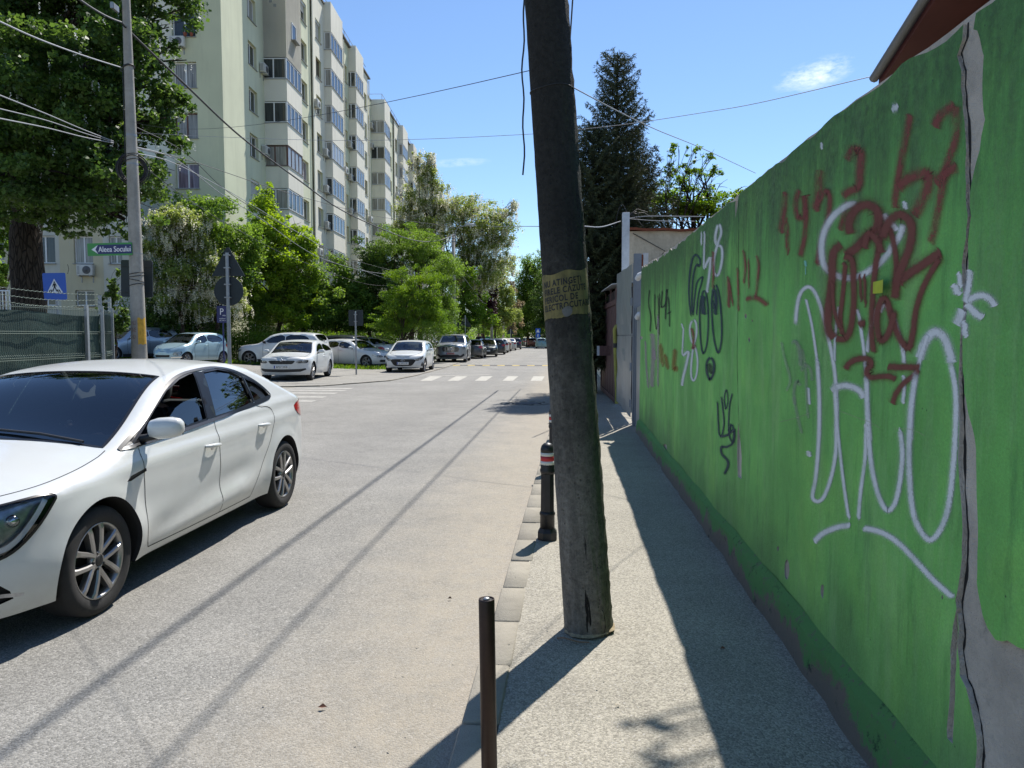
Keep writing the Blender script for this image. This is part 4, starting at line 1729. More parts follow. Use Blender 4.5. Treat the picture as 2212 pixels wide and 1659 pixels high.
def module(oy, first=False, seed=0):
 A = 0.0           # first wall plane, recessed
 Bx = 1.15         # main wall plane
 face_x('facade_strip', A, oy, oy + 7.0, MAT['w_green_l'], MAT['w_green'], [(oy + 3.9, oy + 5.3, 1.40, 2)])
 # return wall between the planes
 m = MB()
 quad(m, [(A - .2, oy + 7.0, 0), (Bx, oy + 7.0, 0), (Bx, oy + 7.0, ROOF), (A - .2, oy + 7.0, ROOF)])
 m.build('return_wall', MAT['w_grey'], flats, fix=False)
 bay(A, oy + 7.0 - .45, oy + 9.7, 1.45, MAT['w_grey'], range(1, 9) if not first else [1, 2, 3, 4, 5, 6], special=4 if first else None)
 if first:
  m = MB()
  m.box(A - .3, 1.45, oy + 6.55, oy + 9.7, wz(6) + 1.31, ROOF + .2)
  m.build('stair_tower_wall', MAT['w_grey'], flats)
  for k_ in range(4):
   v_ = MB()
   v_.box(.15 + k_ * .27 + (.2 if k_ == 3 else 0), .33 + k_ * .27 + (.2 if k_ == 3 else 0), oy + 6.535, oy + 6.56, 22.9 - k_ * .27 + (1.55 if k_ == 3 else 0), 23.08 - k_ * .27 + (1.55 if k_ == 3 else 0))
   v_.build('vent_grille', MAT['sill'], flats)
  # small window on the side of the tower
  window(flats, Matrix.Translation((1.47, oy + 8.1, wz(7) + .1)) @ rotz(90), .9, 1.1, 1, 'pvc', 'pane_dark')
 face_x('facade_strip', Bx, oy + 9.7, oy + 13.0, MAT['w_green_l'], MAT['w_green'], [(oy + 10.5, oy + 12.0, 1.42, 2)])
 face_x('facade_strip', Bx + .10, oy + 13.0, oy + 16.2, MAT['w_cream'], MAT['w_green'], [(oy + 13.9, oy + 15.3, 1.42, 2)])
 bay(Bx - .1, oy + 16.2, oy + 19.8, .75, MAT['w_grey'], range(1, 9))
 face_x('facade_strip', Bx, oy + 16.2, oy + 19.8, MAT['w_grey'], MAT['w_grey'], [], floors=[])
 face_x('facade_strip', Bx + .05, oy + 19.8, oy + 22.0, MAT['w_cream'], MAT['w_green'], [(oy + 20.4, oy + 21.5, 1.42, 1)])
 face_x('facade_strip', Bx - .05, oy + 22.0, oy + 24.6, MAT['w_green_l'], MAT['w_green'], [(oy + 22.7, oy + 24.0, 1.42, 2)])
 bay(Bx - .1, oy + 24.6, oy + 27.6, .70, MAT['w_grey'], range(2, 9))
 face_x('facade_strip', Bx, oy + 24.6, oy + 27.6, MAT['w_grey'], MAT['w_grey'], [], floors=[])
 face_x('facade_strip', Bx + .04, oy + 27.6, oy + 32.0, MAT['w_cream'], MAT['w_green'], [(oy + 28.2, oy + 29.3, 1.42, 1), (oy + 30.3, oy + 31.4, 1.42, 1)])
 m = MB()
 quad(m, [(A - .2, oy + 32.0, 0), (Bx + .04, oy + 32.0, 0), (Bx + .04, oy + 32.0, ROOF), (A - .2, oy + 32.0, ROOF)])
 m.build('return_wall', MAT['w_green'], flats, fix=False)
 # roof edge and hand rail
 m = MB()
 m.box(-DP, A + .06, oy + .02, oy + 7.0, ROOF, ROOF + .12)
 m.box(-DP, Bx + .20, oy + 7.0, oy + LEN - .02, ROOF + .002, ROOF + .122)
 m.build('roof', MAT['roof_felt'], flats)
 ra = MB()
 yy = oy + 7.2
 while yy < oy + 31.8:
  ra.tube([(Bx - .1, yy, ROOF + .12), (Bx - .1, yy, ROOF + .95)], .025, 5)
  yy += 1.8
 ra.tube([(Bx - .1, oy + 7.2, ROOF + .95), (Bx - .1, oy + 31.8, ROOF + .95)], .025, 5)
 ra.tube([(Bx - .1, oy + 7.2, ROOF + .5), (Bx - .1, oy + 31.8, ROOF + .5)], .015, 5)
 ra.tube([(A - 1.5, oy + 7.2, ROOF + .95), (Bx - .1, oy + 7.2, ROOF + .95)], .025, 5)
 ra.build('roof_rail', MAT['steel'], flats)
 m = MB()
 for yy in (oy + 12.9, oy + 22.05, oy + 32.0):
  m.tube([(Bx + .16, yy, .2), (Bx + .16, yy, ROOF - .3)], .05, 6)
 m.build('downpipe', MAT['w_grey'], flats)

module(0.0, True)
module(LEN)
module(2 * LEN)
m = MB()
m.box(-DP, -.3, .3, 3 * LEN, 0.0, ROOF - .05)
m.build('core', MAT['w_cream'], flats)

def ac_unit(M, label, w=.80, h=.55):
 root = empty('air_conditioner')
 tag(root, label, 'air conditioner', 'air conditioners on the block of flats')
 root.matrix_world = M
 if 'ac' not in WMESH:
  b = MB()
  b.bbox(-w / 2, w / 2, -.32, -.04, 0, h, .02)
  f = MB()
  f.lathe([(.20, 0), (.20, .012), (.17, .016), (.05, .012), (.045, .03), (.001, .03)], 20, 0, Matrix.Translation((.10, -.322, h / 2)) @ Matrix.Rotation(R(90), 4, 'X'))
  g = MB()
  for k_ in range(7):
   g.box(-w / 2 - .004, -w / 2 + .001, -.29, -.08, .08 + k_ * .06, .11 + k_ * .06)
   g.box(-w / 2 + .04, -w / 2 + .15, -.326, -.319, .08 + k_ * .06, .105 + k_ * .06)
  br_ = MB()
  for x_ in (-.28, .28):
   br_.box(x_ - .02, x_ + .02, -.38, 0, -.05, -.002)
   br_.box(x_ - .02, x_ + .02, -.03, 0, -.35, -.05)
  WMESH['ac'] = (b.mesh('casing', MAT['ac']), f.mesh('fan_grille', simple('fan_grille', (.10, .10, .10), .6)), g.mesh('louvre', MAT['sill']), br_.mesh('bracket', MAT['steel']))
 for nm, me in zip(('casing', 'fan_grille', 'louvre', 'bracket'), WMESH['ac']):
  link_mesh(nm, me, root)
 return root

FLN = ['ground', 'first', 'second', 'third', 'fourth', 'fifth', 'sixth', 'seventh', 'eighth']
AC = [
 # (x plane, y along, floor, dz, text)
 ('y', -2.35, 0.0, 6, -.60, 'white air conditioner under the window with flower pots on the green gable'),
 ('x', 0.0, 6.1, 6, .15, 'air conditioner beside the top recessed window next to the vent grilles'),
 ('x', 0.0, 6.15, 4, .55, 'air conditioner tucked left of the nearest bay, above the brown bay window'),
 ('x', 0.0, 6.15, 3, -.05, 'air conditioner left of the nearest bay, below the brown bay window'),
 ('x', 1.25, 13.45, 6, .25, 'air conditioner between second and third window columns on the sixth floor'),
 ('x', 1.25, 15.8, 5, .05, 'air conditioner beside the middle bay on the fifth floor'),
 ('x', 1.25, 15.8, 4, .05, 'air conditioner beside the middle bay on the fourth floor'),
 ('x', 1.25, 15.8, 3, .05, 'air conditioner beside the middle bay on the third floor'),
 ('x', 1.25, 13.5, 2, .5, 'left one of two air conditioners side by side on the second floor'),
 ('x', 1.25, 15.8, 2, .3, 'right one of two air conditioners side by side on the second floor'),
 ('x', 1.25, 15.7, 1, -.2, 'air conditioner low on the first floor beside the middle bay'),
 ('x', 1.20, 21.9, 5, .1, 'air conditioner right of the middle bay on the fifth floor'),
 ('x', 1.20, 21.9, 2, -.2, 'air conditioner right of the middle bay on the second floor'),
 ('x', 1.10, 24.3, 6, .1, 'air conditioner left of the farther small bay on the sixth floor'),
 ('x', 1.10, 24.3, 5, .0, 'air conditioner left of the farther small bay on the fifth floor'),
 ('x', 1.10, 24.3, 4, -.2, 'air conditioner left of the farther small bay on the fourth floor'),
 ('x', 1.19, 31.8, 4, .3, 'air conditioner at the far end of the first section, fourth floor'),
 ('x', 1.19, 31.8, 3, -.3, 'air conditioner at the far end of the first section, third floor'),
 ('x', 0.0, 38.6, 8, .3, 'air conditioner in the shaded recess of the second section near its roof'),
 ('x', 0.0, 38.4, 7, .9, 'air conditioner just below the topmost one in the shaded recess'),
 ('x', 0.0, 38.5, 3, -.2, 'air conditioner in the shaded recess of the second section, third floor'),
 ('x', 1.25, 46.8, 6, .1, 'small far air conditioner on the second section, sixth floor'),
]
for (kind, a, b, fl, dz, lab) in AC:
 if kind == 'x':
  M = BM @ Matrix.Translation((a, b, wz(fl) + dz)) @ rotz(90)
 else:
  M = BM @ Matrix.Translation((a, b, wz(fl) + dz))
 ac_unit(M, lab)
# flower pots in the open window
for k_, (lab, sc) in enumerate([('terracotta pot of green leaves, left one on the high window sill', 1.0), ('terracotta pot of bushy leaves, right one on the high window sill', 1.15)]):
 pr = empty('flower_pot')
 tag(pr, lab, 'flower pot', 'flower pots on the window sill')
 pr.matrix_world = BM @ Matrix.Translation((-1.95 + k_ * .35, -.10, wz(6) + .0))
 q = MB()
 q.lathe([(.07, 0), (.10, .16), (.11, .18), (.09, .18)], 12)
 q.build('pot', simple('terracotta', (.26, .08, .05), .8), pr)
 q = MB()
 for _ in range(60):
  a, e_ = rb.uniform(0, 2 * PI), rb.uniform(.1, 1.3)
  c = Vector((math.cos(a) * math.cos(e_), math.sin(a) * math.cos(e_), math.sin(e_))) * rb.uniform(.08, .2) * sc + Vector((0, 0, .2))
  d = Vector((rb.uniform(-1, 1), rb.uniform(-1, 1), rb.uniform(-1, 1))).normalized() * .04
  e2 = d.orthogonal().normalized() * .03
  q.add([c - d, c - e2, c + d, c + e2], [(0, 1, 2, 3)])
 q.build('leaves', simple('pot_plant_leaf', (.06, .14, .03), .6), pr, fix=False, kind='stuff')

# lower neighbouring block seen behind the big tree: vertical stripes of cream and pale blue
annex = empty('striped_block', (0, 0, 0), label='pale yellow and pale blue striped flats behind the thick tree trunk', cat='building')
AM = Matrix.Translation(fr(-24.0, 38.0)) @ Matrix.Rotation(YAW + R(4), 4, 'Z')
annex.matrix_world = AM
SA, FA, SILLS = SILL0, FLOOR, 5.35
strips = [(-13.5, -5.0, 'w_yellow', []), (-5.0, -3.2, 'w_blue', []), (-3.2, -.9, 'w_yellow', [(-2.9, -1.75)]), (-.9, .95, 'w_blue', [(-.3, .75)]), (.95, 3.1, 'w_yellow', [(1.66, 2.6)]), (3.1, 4.7, 'w_blue', [(3.4, 4.05)])]
for (xa, xb, mt, ws_) in strips:
 m = MB()
 holes = []
 for (a, b) in ws_:
  for fl in range(3):
   holes.append((a - xa, b - xa, SILLS - 2.7 * 1 + 2.7 * fl + (.55 if fl == 0 else 0), SILLS - 2.7 + 2.7 * fl + (1.35 if fl == 0 else 1.4)))
 wall_panel(m, Vector((xa, 0, 0)), Vector((xb - xa, 0, 0)), 11.3, holes, outw=OUT_Y)
 m.build('facade_strip', [MAT[mt], MAT[mt], MAT['void']], annex, fix=False)
 for (a, b) in ws_:
  for fl in range(3):
   z0 = SILLS - 2.7 + 2.7 * fl + (.55 if fl == 0 else 0)
   h_ = .80 if fl == 0 else 1.4
   window(annex, Matrix.Translation(((a + b) / 2, .17, z0 + .01)), b - a - .02, h_ - .02, 2, 'pvc', rb.choice(['pane_dark', 'pane_curtain']))
m = MB()
m.box(-13.5, 4.7, .3, 9, 0, 11.2)
m.build('core', MAT['w_blue'], annex)
for (x_, lab) in [(2.3, 'air conditioner on the pale yellow strip right of the blue crossing sign'), (-2.2, 'air conditioner at the left picture edge beside the thick tree trunk')]:
 ac_unit(AM @ Matrix.Translation((x_, 0, SILLS - .62)), lab)

# ================================================================== green boundary wall on the right
WX = 1.12            # face of the plaster
wall = empty('green_wall', (WX, 6.0, 0), label='tall green painted concrete wall covered in graffiti beside the footway', cat='wall')
WI = Matrix.Translation((-WX, -6.0, 0))

def mat_green():
 t = NT('green_wall_paint')
 v = t.coord('World')
 vs = t.coord('World', (1, 1, 0.16))
 a = t.noise(v, .9, 5, .6)
 s = t.noise(vs, 6.0, 6, .7)
 f = t.noise(v, 26.0, 6, .7)
 col = t.ramp(a, [(.28, (.125, .345, .090)), (.5, (.165, .48, .112)), (.72, (.26, .60, .125))])
 col = t.mix(t.math('MULTIPLY', t.mrange(s, .50, .70), .45), col, (.33, .56, .25))
 col = t.mix(t.math('MULTIPLY', t.mrange(t.noise(vs, 11.0, 6, .75), .54, .70), .55), col, (.06, .19, .06))
 x = t.n('SeparateXYZ')
 t.l(v, x.inputs[0])
 # soot and lichen run down from the coping
 top = t.math('ADD', x.outputs[2], t.mrange(s, .2, .8, -.55, .35))
 col = t.mix(t.math('MULTIPLY', t.mrange(top, 1.60, 2.42, 0, .90, True), t.mrange(f, .3, .7, .6, 1.0)), col, (.028, .058, .024))
 # rain-splash dust near the footway
 low = t.math('ADD', x.outputs[2], t.mrange(a, .2, .8, -.3, .25))
 col = t.mix(t.mrange(low, .75, .15, 0, .45, True), col, (.10, .15, .085))
 # flaked spots that show the plaster
 fl = t.mrange(t.noise(t.coord('World', (1, 1.0, .6)), 7.0, 8, .8), .705, .73)
 col = t.mix(fl, col, (.34, .33, .24))
 ch = t.mrange(t.vor(v, 9.0), .035, .02, 0, .8)
 col = t.mix(ch, col, (.02, .05, .03))
 grit = t.noise(v, 130, 5, .75)
 col = t.mix(1.0, col, t.mrange(grit, .25, .75, .8, 1.2), 'MULTIPLY')
 col = t.mix(1.0, col, t.mrange(t.noise(t.coord('World', (1, .8, .5)), 2.6, 6, .7), .25, .75, .72, 1.28), 'MULTIPLY')
 t.set(Base_Color=col, Roughness=.68)
 t.p.inputs['Specular IOR Level'].default_value = .35
 h = t.math('ADD', t.math('MULTIPLY', a, .5), t.math('ADD', t.math('MULTIPLY', f, .35), t.math('MULTIPLY', t.noise(v, 90, 4, .7), .25)))
 t.bump(t.math('SUBTRACT', h, t.math('MULTIPLY', fl, .4)), .8, .03)
 return t.m

MAT['wall_green'] = mat_green()
MAT['wall_core'] = mat_concrete('bare_mortar', (.50, .46, .40), coord='World', bump=1.0, bscale=60, stain=.75, var=.4)
MAT['wall_cap'] = mat_concrete('grey_coping', (.25, .235, .205), coord='World', bump=1.0, bscale=20, stain=.5)

def wp(u, v, x=WX):
 """survey point on the wall plane -> (y, z)"""
 p = pt(u, v, 1.0)
 d = p - Vector((0, 0, EYE))
 t = x / d.x
 return (d.y * t, EYE + d.z * t)

def zA(x, y):
 return ((1900 + x / 1.844) * .8640625, (y / 1.844) * .8640625)

def zC(x, y):
 return ((1900 + x / 1.6258) * .8640625, (900 + y / 1.6258) * .8640625)

def zB(x, y):
 return ((1980 + x / 4.147) * .8640625, (700 + y / 4.147) * .8640625)

def zD(x, y):
 return ((1560 + x / 2.304) * .8640625, (480 + y / 2.304) * .8640625)

def wtop(y):
 """height of the wall's broken top edge"""
 t = [(-8, 2.50), (1.5, 2.50), (2.28, 2.512), (3.4, 2.545), (5.2, 2.56), (7.5, 2.58), (9.5, 2.62), (12.05, 2.72), (20, 2.72)]
 b = float(np.interp(y, [p[0] for p in t], [p[1] for p in t]))
 return b + .005 * math.sin(y * 7.3) * math.sin(y * 3.1 + 1) + .004 * math.sin(y * 23.0) * math.sin(y * 5.7 + 2)

YE = 12.05
# core
m = MB()
ys = list(np.arange(-6, YE, .12)) + [YE]
vs = []
for y in ys:
 h = wtop(y)
 vs += [(WX + .0122, y, -.1), (WX + .0122, y, h - .004), (WX + .05, y, h + .012), (WX + .21, y, h + .010), (WX + .24, y, h - .02), (WX + .24, y, -.1)]
k6 = 6
fs = []
for i in range(len(ys) - 1):
 for j in range(5):
  fs.append((i * k6 + j, i * k6 + j + 1, (i + 1) * k6 + j + 1, (i + 1) * k6 + j))
fs.append(list(range(6)))
fs.append([(len(ys) - 1) * k6 + j for j in range(6)][::-1])
m.add([WI @ Vector(p) for p in vs], fs, 0, False)
m.build('wall_core', MAT['wall_core'], wall)

# plaster skin with pieces broken away, thickness 16 mm
patchL = [(950, 20), (935, 90), (930, 180), (905, 250), (925, 330), (922, 400), (938, 560), (940, 700), (944, 800), (948, 900), (950, 1000), (944, 1100), (930, 1200), (925, 1300), (935, 1400), (925, 1500), (915, 1655)]
patchR = [(1040, 4), (985, 60), (975, 130), (1010, 180), (1025, 260), (1018, 400), (1030, 560), (1010, 690), (975, 790), (966, 900), (962, 1000), (955, 1100), (952, 1200), (968, 1300), (955, 1400), (936, 1500), (930, 1655)]
cl = [(805, 90), (806, 170), (812, 260), (808, 400), (813, 520), (826, 700), (820, 850), (802, 980), (812, 1090), (806, 1180), (820, 1285)]
cr = [(825, 90), (828, 170), (862, 265), (880, 410), (884, 550), (886, 740), (882, 860), (888, 940), (930, 1110), (965, 1140), (1010, 1150), (1040, 1145), (1073, 1180)]
jit = random.Random(9)

def jitter(pts, s=.006):
 out = []
 pts = densify(pts, .05, False)
 for p in pts:
  out.append((p[0] + jit.gauss(0, s * .6), p[1] + jit.gauss(0, s)))
 return out

L_ = [wp(*zA(x, y)) for x, y in patchL] + [wp(*zC(x, y)) for x, y in cl]
R_ = [wp(*zA(x, y)) for x, y in patchR] + [wp(*zC(x, y)) for x, y in cr]
L_[0] = (L_[0][0], 2.9)
R_[0] = (R_[0][0], 2.9)
lowL = [wp(*zC(x, y)) for x, y in [(842, 1330), (862, 1400), (880, 1480), (888, 1570), (884, 1659)]]
hole = jitter(R_ + [(R_[-1][0] - .25, R_[-1][1] - .03), (1.45, .93), (1.2, .80), (.6, .7), (.2, .75), (.1, -.2)], .006) + jitter([(lowL[-1][0] - .02, -.2)] + lowL[::-1] + L_[::-1], .004)
tail = jitter([wp(*zC(x, y)) for x, y in [(806, 1000), (790, 1080), (780, 1180), (779, 1300), (775, 1400), (765, 1500), (766, 1535), (790, 1560), (794, 1480), (797, 1400), (800, 1300), (806, 1190), (809, 1100)]], .002)
crack5 = jitter([wp(*zD(x, y)) for x, y in [(660, 1320), (655, 1420), (652, 1500), (655, 1640), (675, 1650), (678, 1500), (668, 1400)]], .004)
chip5 = jitter([wp(*zD(x, y)) for x, y in [(645, 30), (640, 80), (642, 150), (652, 100), (660, 30)]], .003)
spots = []
for (x, y, a, b) in [(235, 1475, 12, 26), (700, 715, 7, 14), (722, 850, 5, 16), (740, 742, 4, 8), (100, 840, 8, 10)]:
 c = [wp(*zD(x + a * math.cos(t), y + b * math.sin(t))) for t in np.linspace(0, 2 * PI, 9)[:-1]]
 spots.append(jitter(c + [c[0]], .003)[:-1])
for (x, y, a, b) in [(105, 850, 10, 40), (255, 940, 7, 30), (70, 765, 4, 8), (745, 965, 4, 8)]:
 c = [wp(*zC(x + a * math.cos(t), y + b * math.sin(t))) for t in np.linspace(0, 2 * PI, 11)[:-1]]
 spots.append(jitter(c + [c[0]], .003)[:-1])
outl = []
for y in np.arange(-5.9, YE - .02, .06):
 outl.append((float(y), wtop(y) - .010 - .006 * math.sin(y * 11.3) * math.sin(y * 4.9) - abs(jit.gauss(0, .0015)) - (.020 if y > 7.2 else .004) * (1 + math.sin(y * 5.3) * math.sin(y * 13.7)) - .03 * max(0, math.sin(y * 3.3) * math.sin(y * 7.7 + 2) - .3)))
outl += [(YE - .01, z) for z in np.arange(2.6, .3, -.12)]
outl += [(float(y), .26) for y in np.arange(YE - .01, -5.9, -.3)]
outl.append((-5.9, .26))
V, T, idx = cdt_patch(outl, [hole, tail, crack5, chip5] + spots, .11)
keep = idx == -1
T = T[keep]

def gentle_f(y, z):
 return .004 * np.sin(y * 1.9) * np.sin(z * 2.3) + .003 * np.sin(y * 5.1 + 1) * np.sin(z * 4.1)

gentle = gentle_f(V[:, 0], V[:, 1])
front = np.stack([np.full(len(V), WX) + gentle - WX, V[:, 0] - 6.0, V[:, 1]], 1)
bmw = bmesh.new()
bv = [bmw.verts.new(p) for p in front]
for t_ in T:
 try:
  bmw.faces.new([bv[i] for i in t_])
 except ValueError:
  pass
for v in [v for v in bmw.verts if not v.link_faces]:
 bmw.verts.remove(v)
bmesh.ops.recalc_face_normals(bmw, faces=bmw.faces[:])
if sum(f.normal.x for f in bmw.faces) > 0:
 bmesh.ops.reverse_faces(bmw, faces=bmw.faces[:])
be = [e for e in bmw.edges if e.is_boundary]
r_ = bmesh.ops.extrude_edge_only(bmw, edges=be)
for v in [g for g in r_['geom'] if isinstance(g, bmesh.types.BMVert)]:
 v.co.x = .013
me = bpy.data.meshes.new('plaster_skin')
bmesh.ops.recalc_face_normals(bmw, faces=bmw.faces[:])
for e in bmw.edges:
 if len(e.link_faces) == 2 and e.calc_face_angle(0) > .6:
  e.smooth = False
for f in bmw.faces:
 f.smooth = False
 if abs(f.normal.x) < .5:
  f.material_index = 1
 else:
  f.smooth = True
bmw.to_mesh(me)
bmw.free()
me.materials.append(MAT['wall_green'])
me.materials.append(MAT['wall_core'])
link_mesh('plaster_skin', me, wall)

# dark open crack down the left side of the bare strip
cm = MB()
cp_ = densify(L_ + [wp(*zC(x, y)) for x, y in [(842, 1330), (862, 1400), (880, 1480), (888, 1570), (884, 1659)]], .03, False)
vs = []
for i, (a_, b_) in enumerate(cp_):
 b_ = min(b_, wtop(a_) - .02)
 w_ = .006 + .004 * math.sin(i * .7) * math.sin(i * .23 + 1) + jit.uniform(0, .004)
 vs += [(.0112, a_ - 6 - .002 + jit.gauss(0, .002), b_), (.0112, a_ - 6 - w_ * 1.4, b_)]
cm.add(vs, [(2 * i, 2 * i + 1, 2 * i + 3, 2 * i + 2) for i in range(len(cp_) - 1)])
cm.build('open_crack', MAT['void'], wall, fix=False)

# thin joints between the cast panels
for pts_ in ([(272, 300), (276, 700), (284, 1100), (288, 1640)], [(660, 40), (656, 500), (652, 950), (664, 1320)]):
 cm = MB()
 pp_ = densify([wp(*zD(*p)) for p in pts_], .04, False)
 vs = []
 for a_, b_ in pp_:
  b_ = min(b_, wtop(a_) - .03)
  w_ = jit.uniform(.001, .006)
  j_ = jit.gauss(0, .003)
  gx = gentle_f(a_, b_) - .0007
  vs += [(gx, a_ - 6 + j_ - w_, b_), (gx, a_ - 6 + j_ + w_, b_)]
 cm.add(vs, [(2 * i, 2 * i + 1, 2 * i + 3, 2 * i + 2) for i in range(len(pp_) - 1)])
 cm.build('joint_crack', MAT['void'], wall, fix=False)

# plinth: sloping splash course, chipped
m = MB()
ys = np.arange(-5.9, YE, .09)
vs = []
for y in ys:
 a = .006 * math.sin(y * 9) * math.sin(y * 4.1)
 c = max(0, math.sin(y * 2.7) * math.sin(y * 6.1 + 1) - .35) * .03
 vs += [(-.001, y - 6, .285 + a), (-.040 + a * .5, y - 6, .245 + a), (-.050 + a + c, y - 6, .16), (-.060 + a + c * .6, y - 6, .02)]
fs = [(i * 4 + j, i * 4 + j + 1, (i + 1) * 4 + j + 1, (i + 1) * 4 + j) for i in range(len(ys) - 1) for j in range(3)]
m.add(vs, fs, 0, False)

def mat_plinth():
 t = NT('plinth_paint')
 v = t.coord('World')
 x = t.n('SeparateXYZ')
 t.l(v, x.inputs[0])
 n = t.noise(v, 5.0, 8, .75)
 g = t.mix(t.noise(v, 2.0, 5, .6), (.12, .34, .10), (.17, .46, .13))
 k = t.math('ADD', t.mrange(t.noise(v, 3.0, 8, .75), .3, .7, -.12, .12), x.outputs[2])
 col = t.mix(t.mrange(k, .185, .15), g, (.27, .235, .185))
 col = t.mix(t.math('MULTIPLY', t.mrange(t.noise(v, 17, 7, .8), .56, .62), .75), col, (.23, .21, .17))
 col = t.mix(t.math('MULTIPLY', t.mrange(t.noise(v, 9, 7, .8), .58, .66), .8), col, (.03, .04, .03))
 t.set(Base_Color=col, Roughness=.9)
 t.bump(t.math('ADD', n, t.noise(v, 40, 6, .8)), 1.0, .03)
 return t.m

m.build('plinth', mat_plinth(), wall, fix=False)

# ---- sprayed graffiti: strips of paint, soft at the rim
def mat_spray(name, col, alpha=.95, soft=.45, speck=.25, patchy=.72):
 t = NT(name)
 uv = t.n('UVMap')
 x = t.n('SeparateXYZ')
 t.l(uv.outputs[0], x.inputs[0])
 d = t.math('ABSOLUTE', t.math('SUBTRACT', t.math('MULTIPLY', x.outputs[0], 2.0), 1.0))
 v = t.coord('World')
 n = t.noise(v, 230, 3, .8)
 dd = t.math('ADD', d, t.mrange(n, .25, .75, -speck, speck))
 a = t.mrange(dd, .22, .26 + soft * .38, alpha, 0.0, True)
 halo = t.math('MULTIPLY', t.mrange(d, .95, .25, 0.0, .42, True), t.mrange(n, .36, .60))
 a = t.math('MAXIMUM', a, halo)
 a = t.math('MULTIPLY', a, t.mrange(t.noise(v, 7, 5, .75), .3, .52, patchy, 1.0))
 a = t.math('MULTIPLY', a, t.mrange(t.math('ABSOLUTE', t.math('SUBTRACT', x.outputs[1], .5)), .5, .47))
 t.set(Base_Color=col, Roughness=.7, Alpha=a)
 t.p.inputs['Specular IOR Level'].default_value = .25
 return t.m

SP = {
 'w': mat_spray('white_spray', (.72, .74, .76), .97, .72, .32),
 'ws': mat_spray('thin_white_spray', (.64, .68, .69), .92, .6),
 'r': mat_spray('brown_red_spray', (.19, .062, .048), .96, .45),
 'o': mat_spray('old_red_spray', (.26, .07, .06), .78, .6, .4, .15),
 'or': mat_spray('orange_spray', (.30, .11, .03), .55, .8, .4),
 'd': mat_spray('dark_blue_spray', (.028, .055, .075), .92, .45),
 'f': mat_spray('faint_pale_spray', (.33, .42, .30), .45, .8, .4),
 'k': mat_spray('dark_scrawl', (.03, .04, .035), .7, .7, .35),
 'p': mat_spray('pinkish_spray', (.42, .34, .38), .6, .8, .4),
 'cy': mat_spray('pale_cyan_spray', (.25, .62, .55), .9, .5),
 's': mat_spray('scratch', (.42, .52, .30), .9, .3),
}

def catmull(pts, n=7, closed=False):
 if len(pts) < 3:
  a, b = np.array(pts[0]), np.array(pts[-1])
  return [tuple(a + (b - a) * t) for t in np.linspace(0, 1, 5)]
 P_ = [np.array(p, float) for p in pts]
 if closed:
  P_ = [P_[-2]] + P_ + [P_[1]]
 else:
  P_ = [2 * P_[0] - P_[1]] + P_ + [2 * P_[-1] - P_[-2]]
 out = []
 for i in range(1, len(P_) - 2):
  for t in np.linspace(0, 1, n, endpoint=False):
   a, b, c, d = P_[i - 1], P_[i], P_[i + 1], P_[i + 2]
   out.append(tuple(.5 * ((2 * b) + (-a + c) * t + (2 * a - 5 * b + 4 * c - d) * t * t + (-a + 3 * b - 3 * c + d) * t ** 3)))
 out.append(tuple(P_[-2]))
 return out

LAYER = [0]

def stroke(zf, sc, pts, w, kind, name='graffiti_stroke'):
 """one sprayed stroke; width w in the same units as the points (sc units per picture px)"""
 cl_ = len(pts) > 3 and pts[0] == pts[-1]
 q = catmull(pts, 6, cl_)
 P_ = [Vector(wp(*zf(*p))) for p in q]
 # local scale (m per unit) perpendicular to the view is close to the vertical one
 a = Vector(wp(*zf(*q[len(q) // 2])))
 b = Vector(wp(*zf(q[len(q) // 2][0], q[len(q) // 2][1] + 10)))
 mpu = (b - a).length / 10
 # near-vertical strokes look as wide as the foreshortened y
 c = Vector(wp(*zf(q[len(q) // 2][0] + 10, q[len(q) // 2][1])))
 mpx = (c - a).length / 10
 LAYER[0] += 1
 x0_ = -.0014 - .00003 * LAYER[0]
 vs = []
 n = len(P_)
 w *= 2.6 * (1 if kind != 's' else .6)
 for i, p in enumerate(P_):
  d = (P_[min(i + 1, n - 1)] - P_[max(i - 1, 0)])
  # width measured in the picture: perpendicular to the picture direction
  dp = Vector((q[min(i + 1, n - 1)][0] - q[max(i - 1, 0)][0], q[min(i + 1, n - 1)][1] - q[max(i - 1, 0)][1]))
  if dp.length < 1e-6:
   dp = Vector((0, 1))
  dp.normalize()
  s_ = Vector((-dp.y, dp.x)) * w / 2
  k_ = 1.0
  if not cl_ and (i == 0 or i == n - 1):
   k_ = .45
  A_ = wp(*zf(q[i][0] - s_.x * k_, q[i][1] - s_.y * k_))
  B_ = wp(*zf(q[i][0] + s_.x * k_, q[i][1] + s_.y * k_))
  vs.append((x0_ + gentle_f(*A_), A_[0] - 6, A_[1]))
  vs.append((x0_ + gentle_f(*B_), B_[0] - 6, B_[1]))
 fs = [(2 * i, 2 * i + 1, 2 * i + 3, 2 * i + 2) for i in range(n - 1)]
 me = np_mesh(name, vs, fs, [SP[kind]])
 uvl = me.uv_layers.new(name='UVMap')
 for pl_ in me.polygons:
  for li, vi in zip(pl_.loop_indices, pl_.vertices):
   uvl.data[li].uv = (0.0 if vi % 2 == 0 else 1.0, (vi // 2) / (n - 1))
 return link_mesh(name, me, wall)

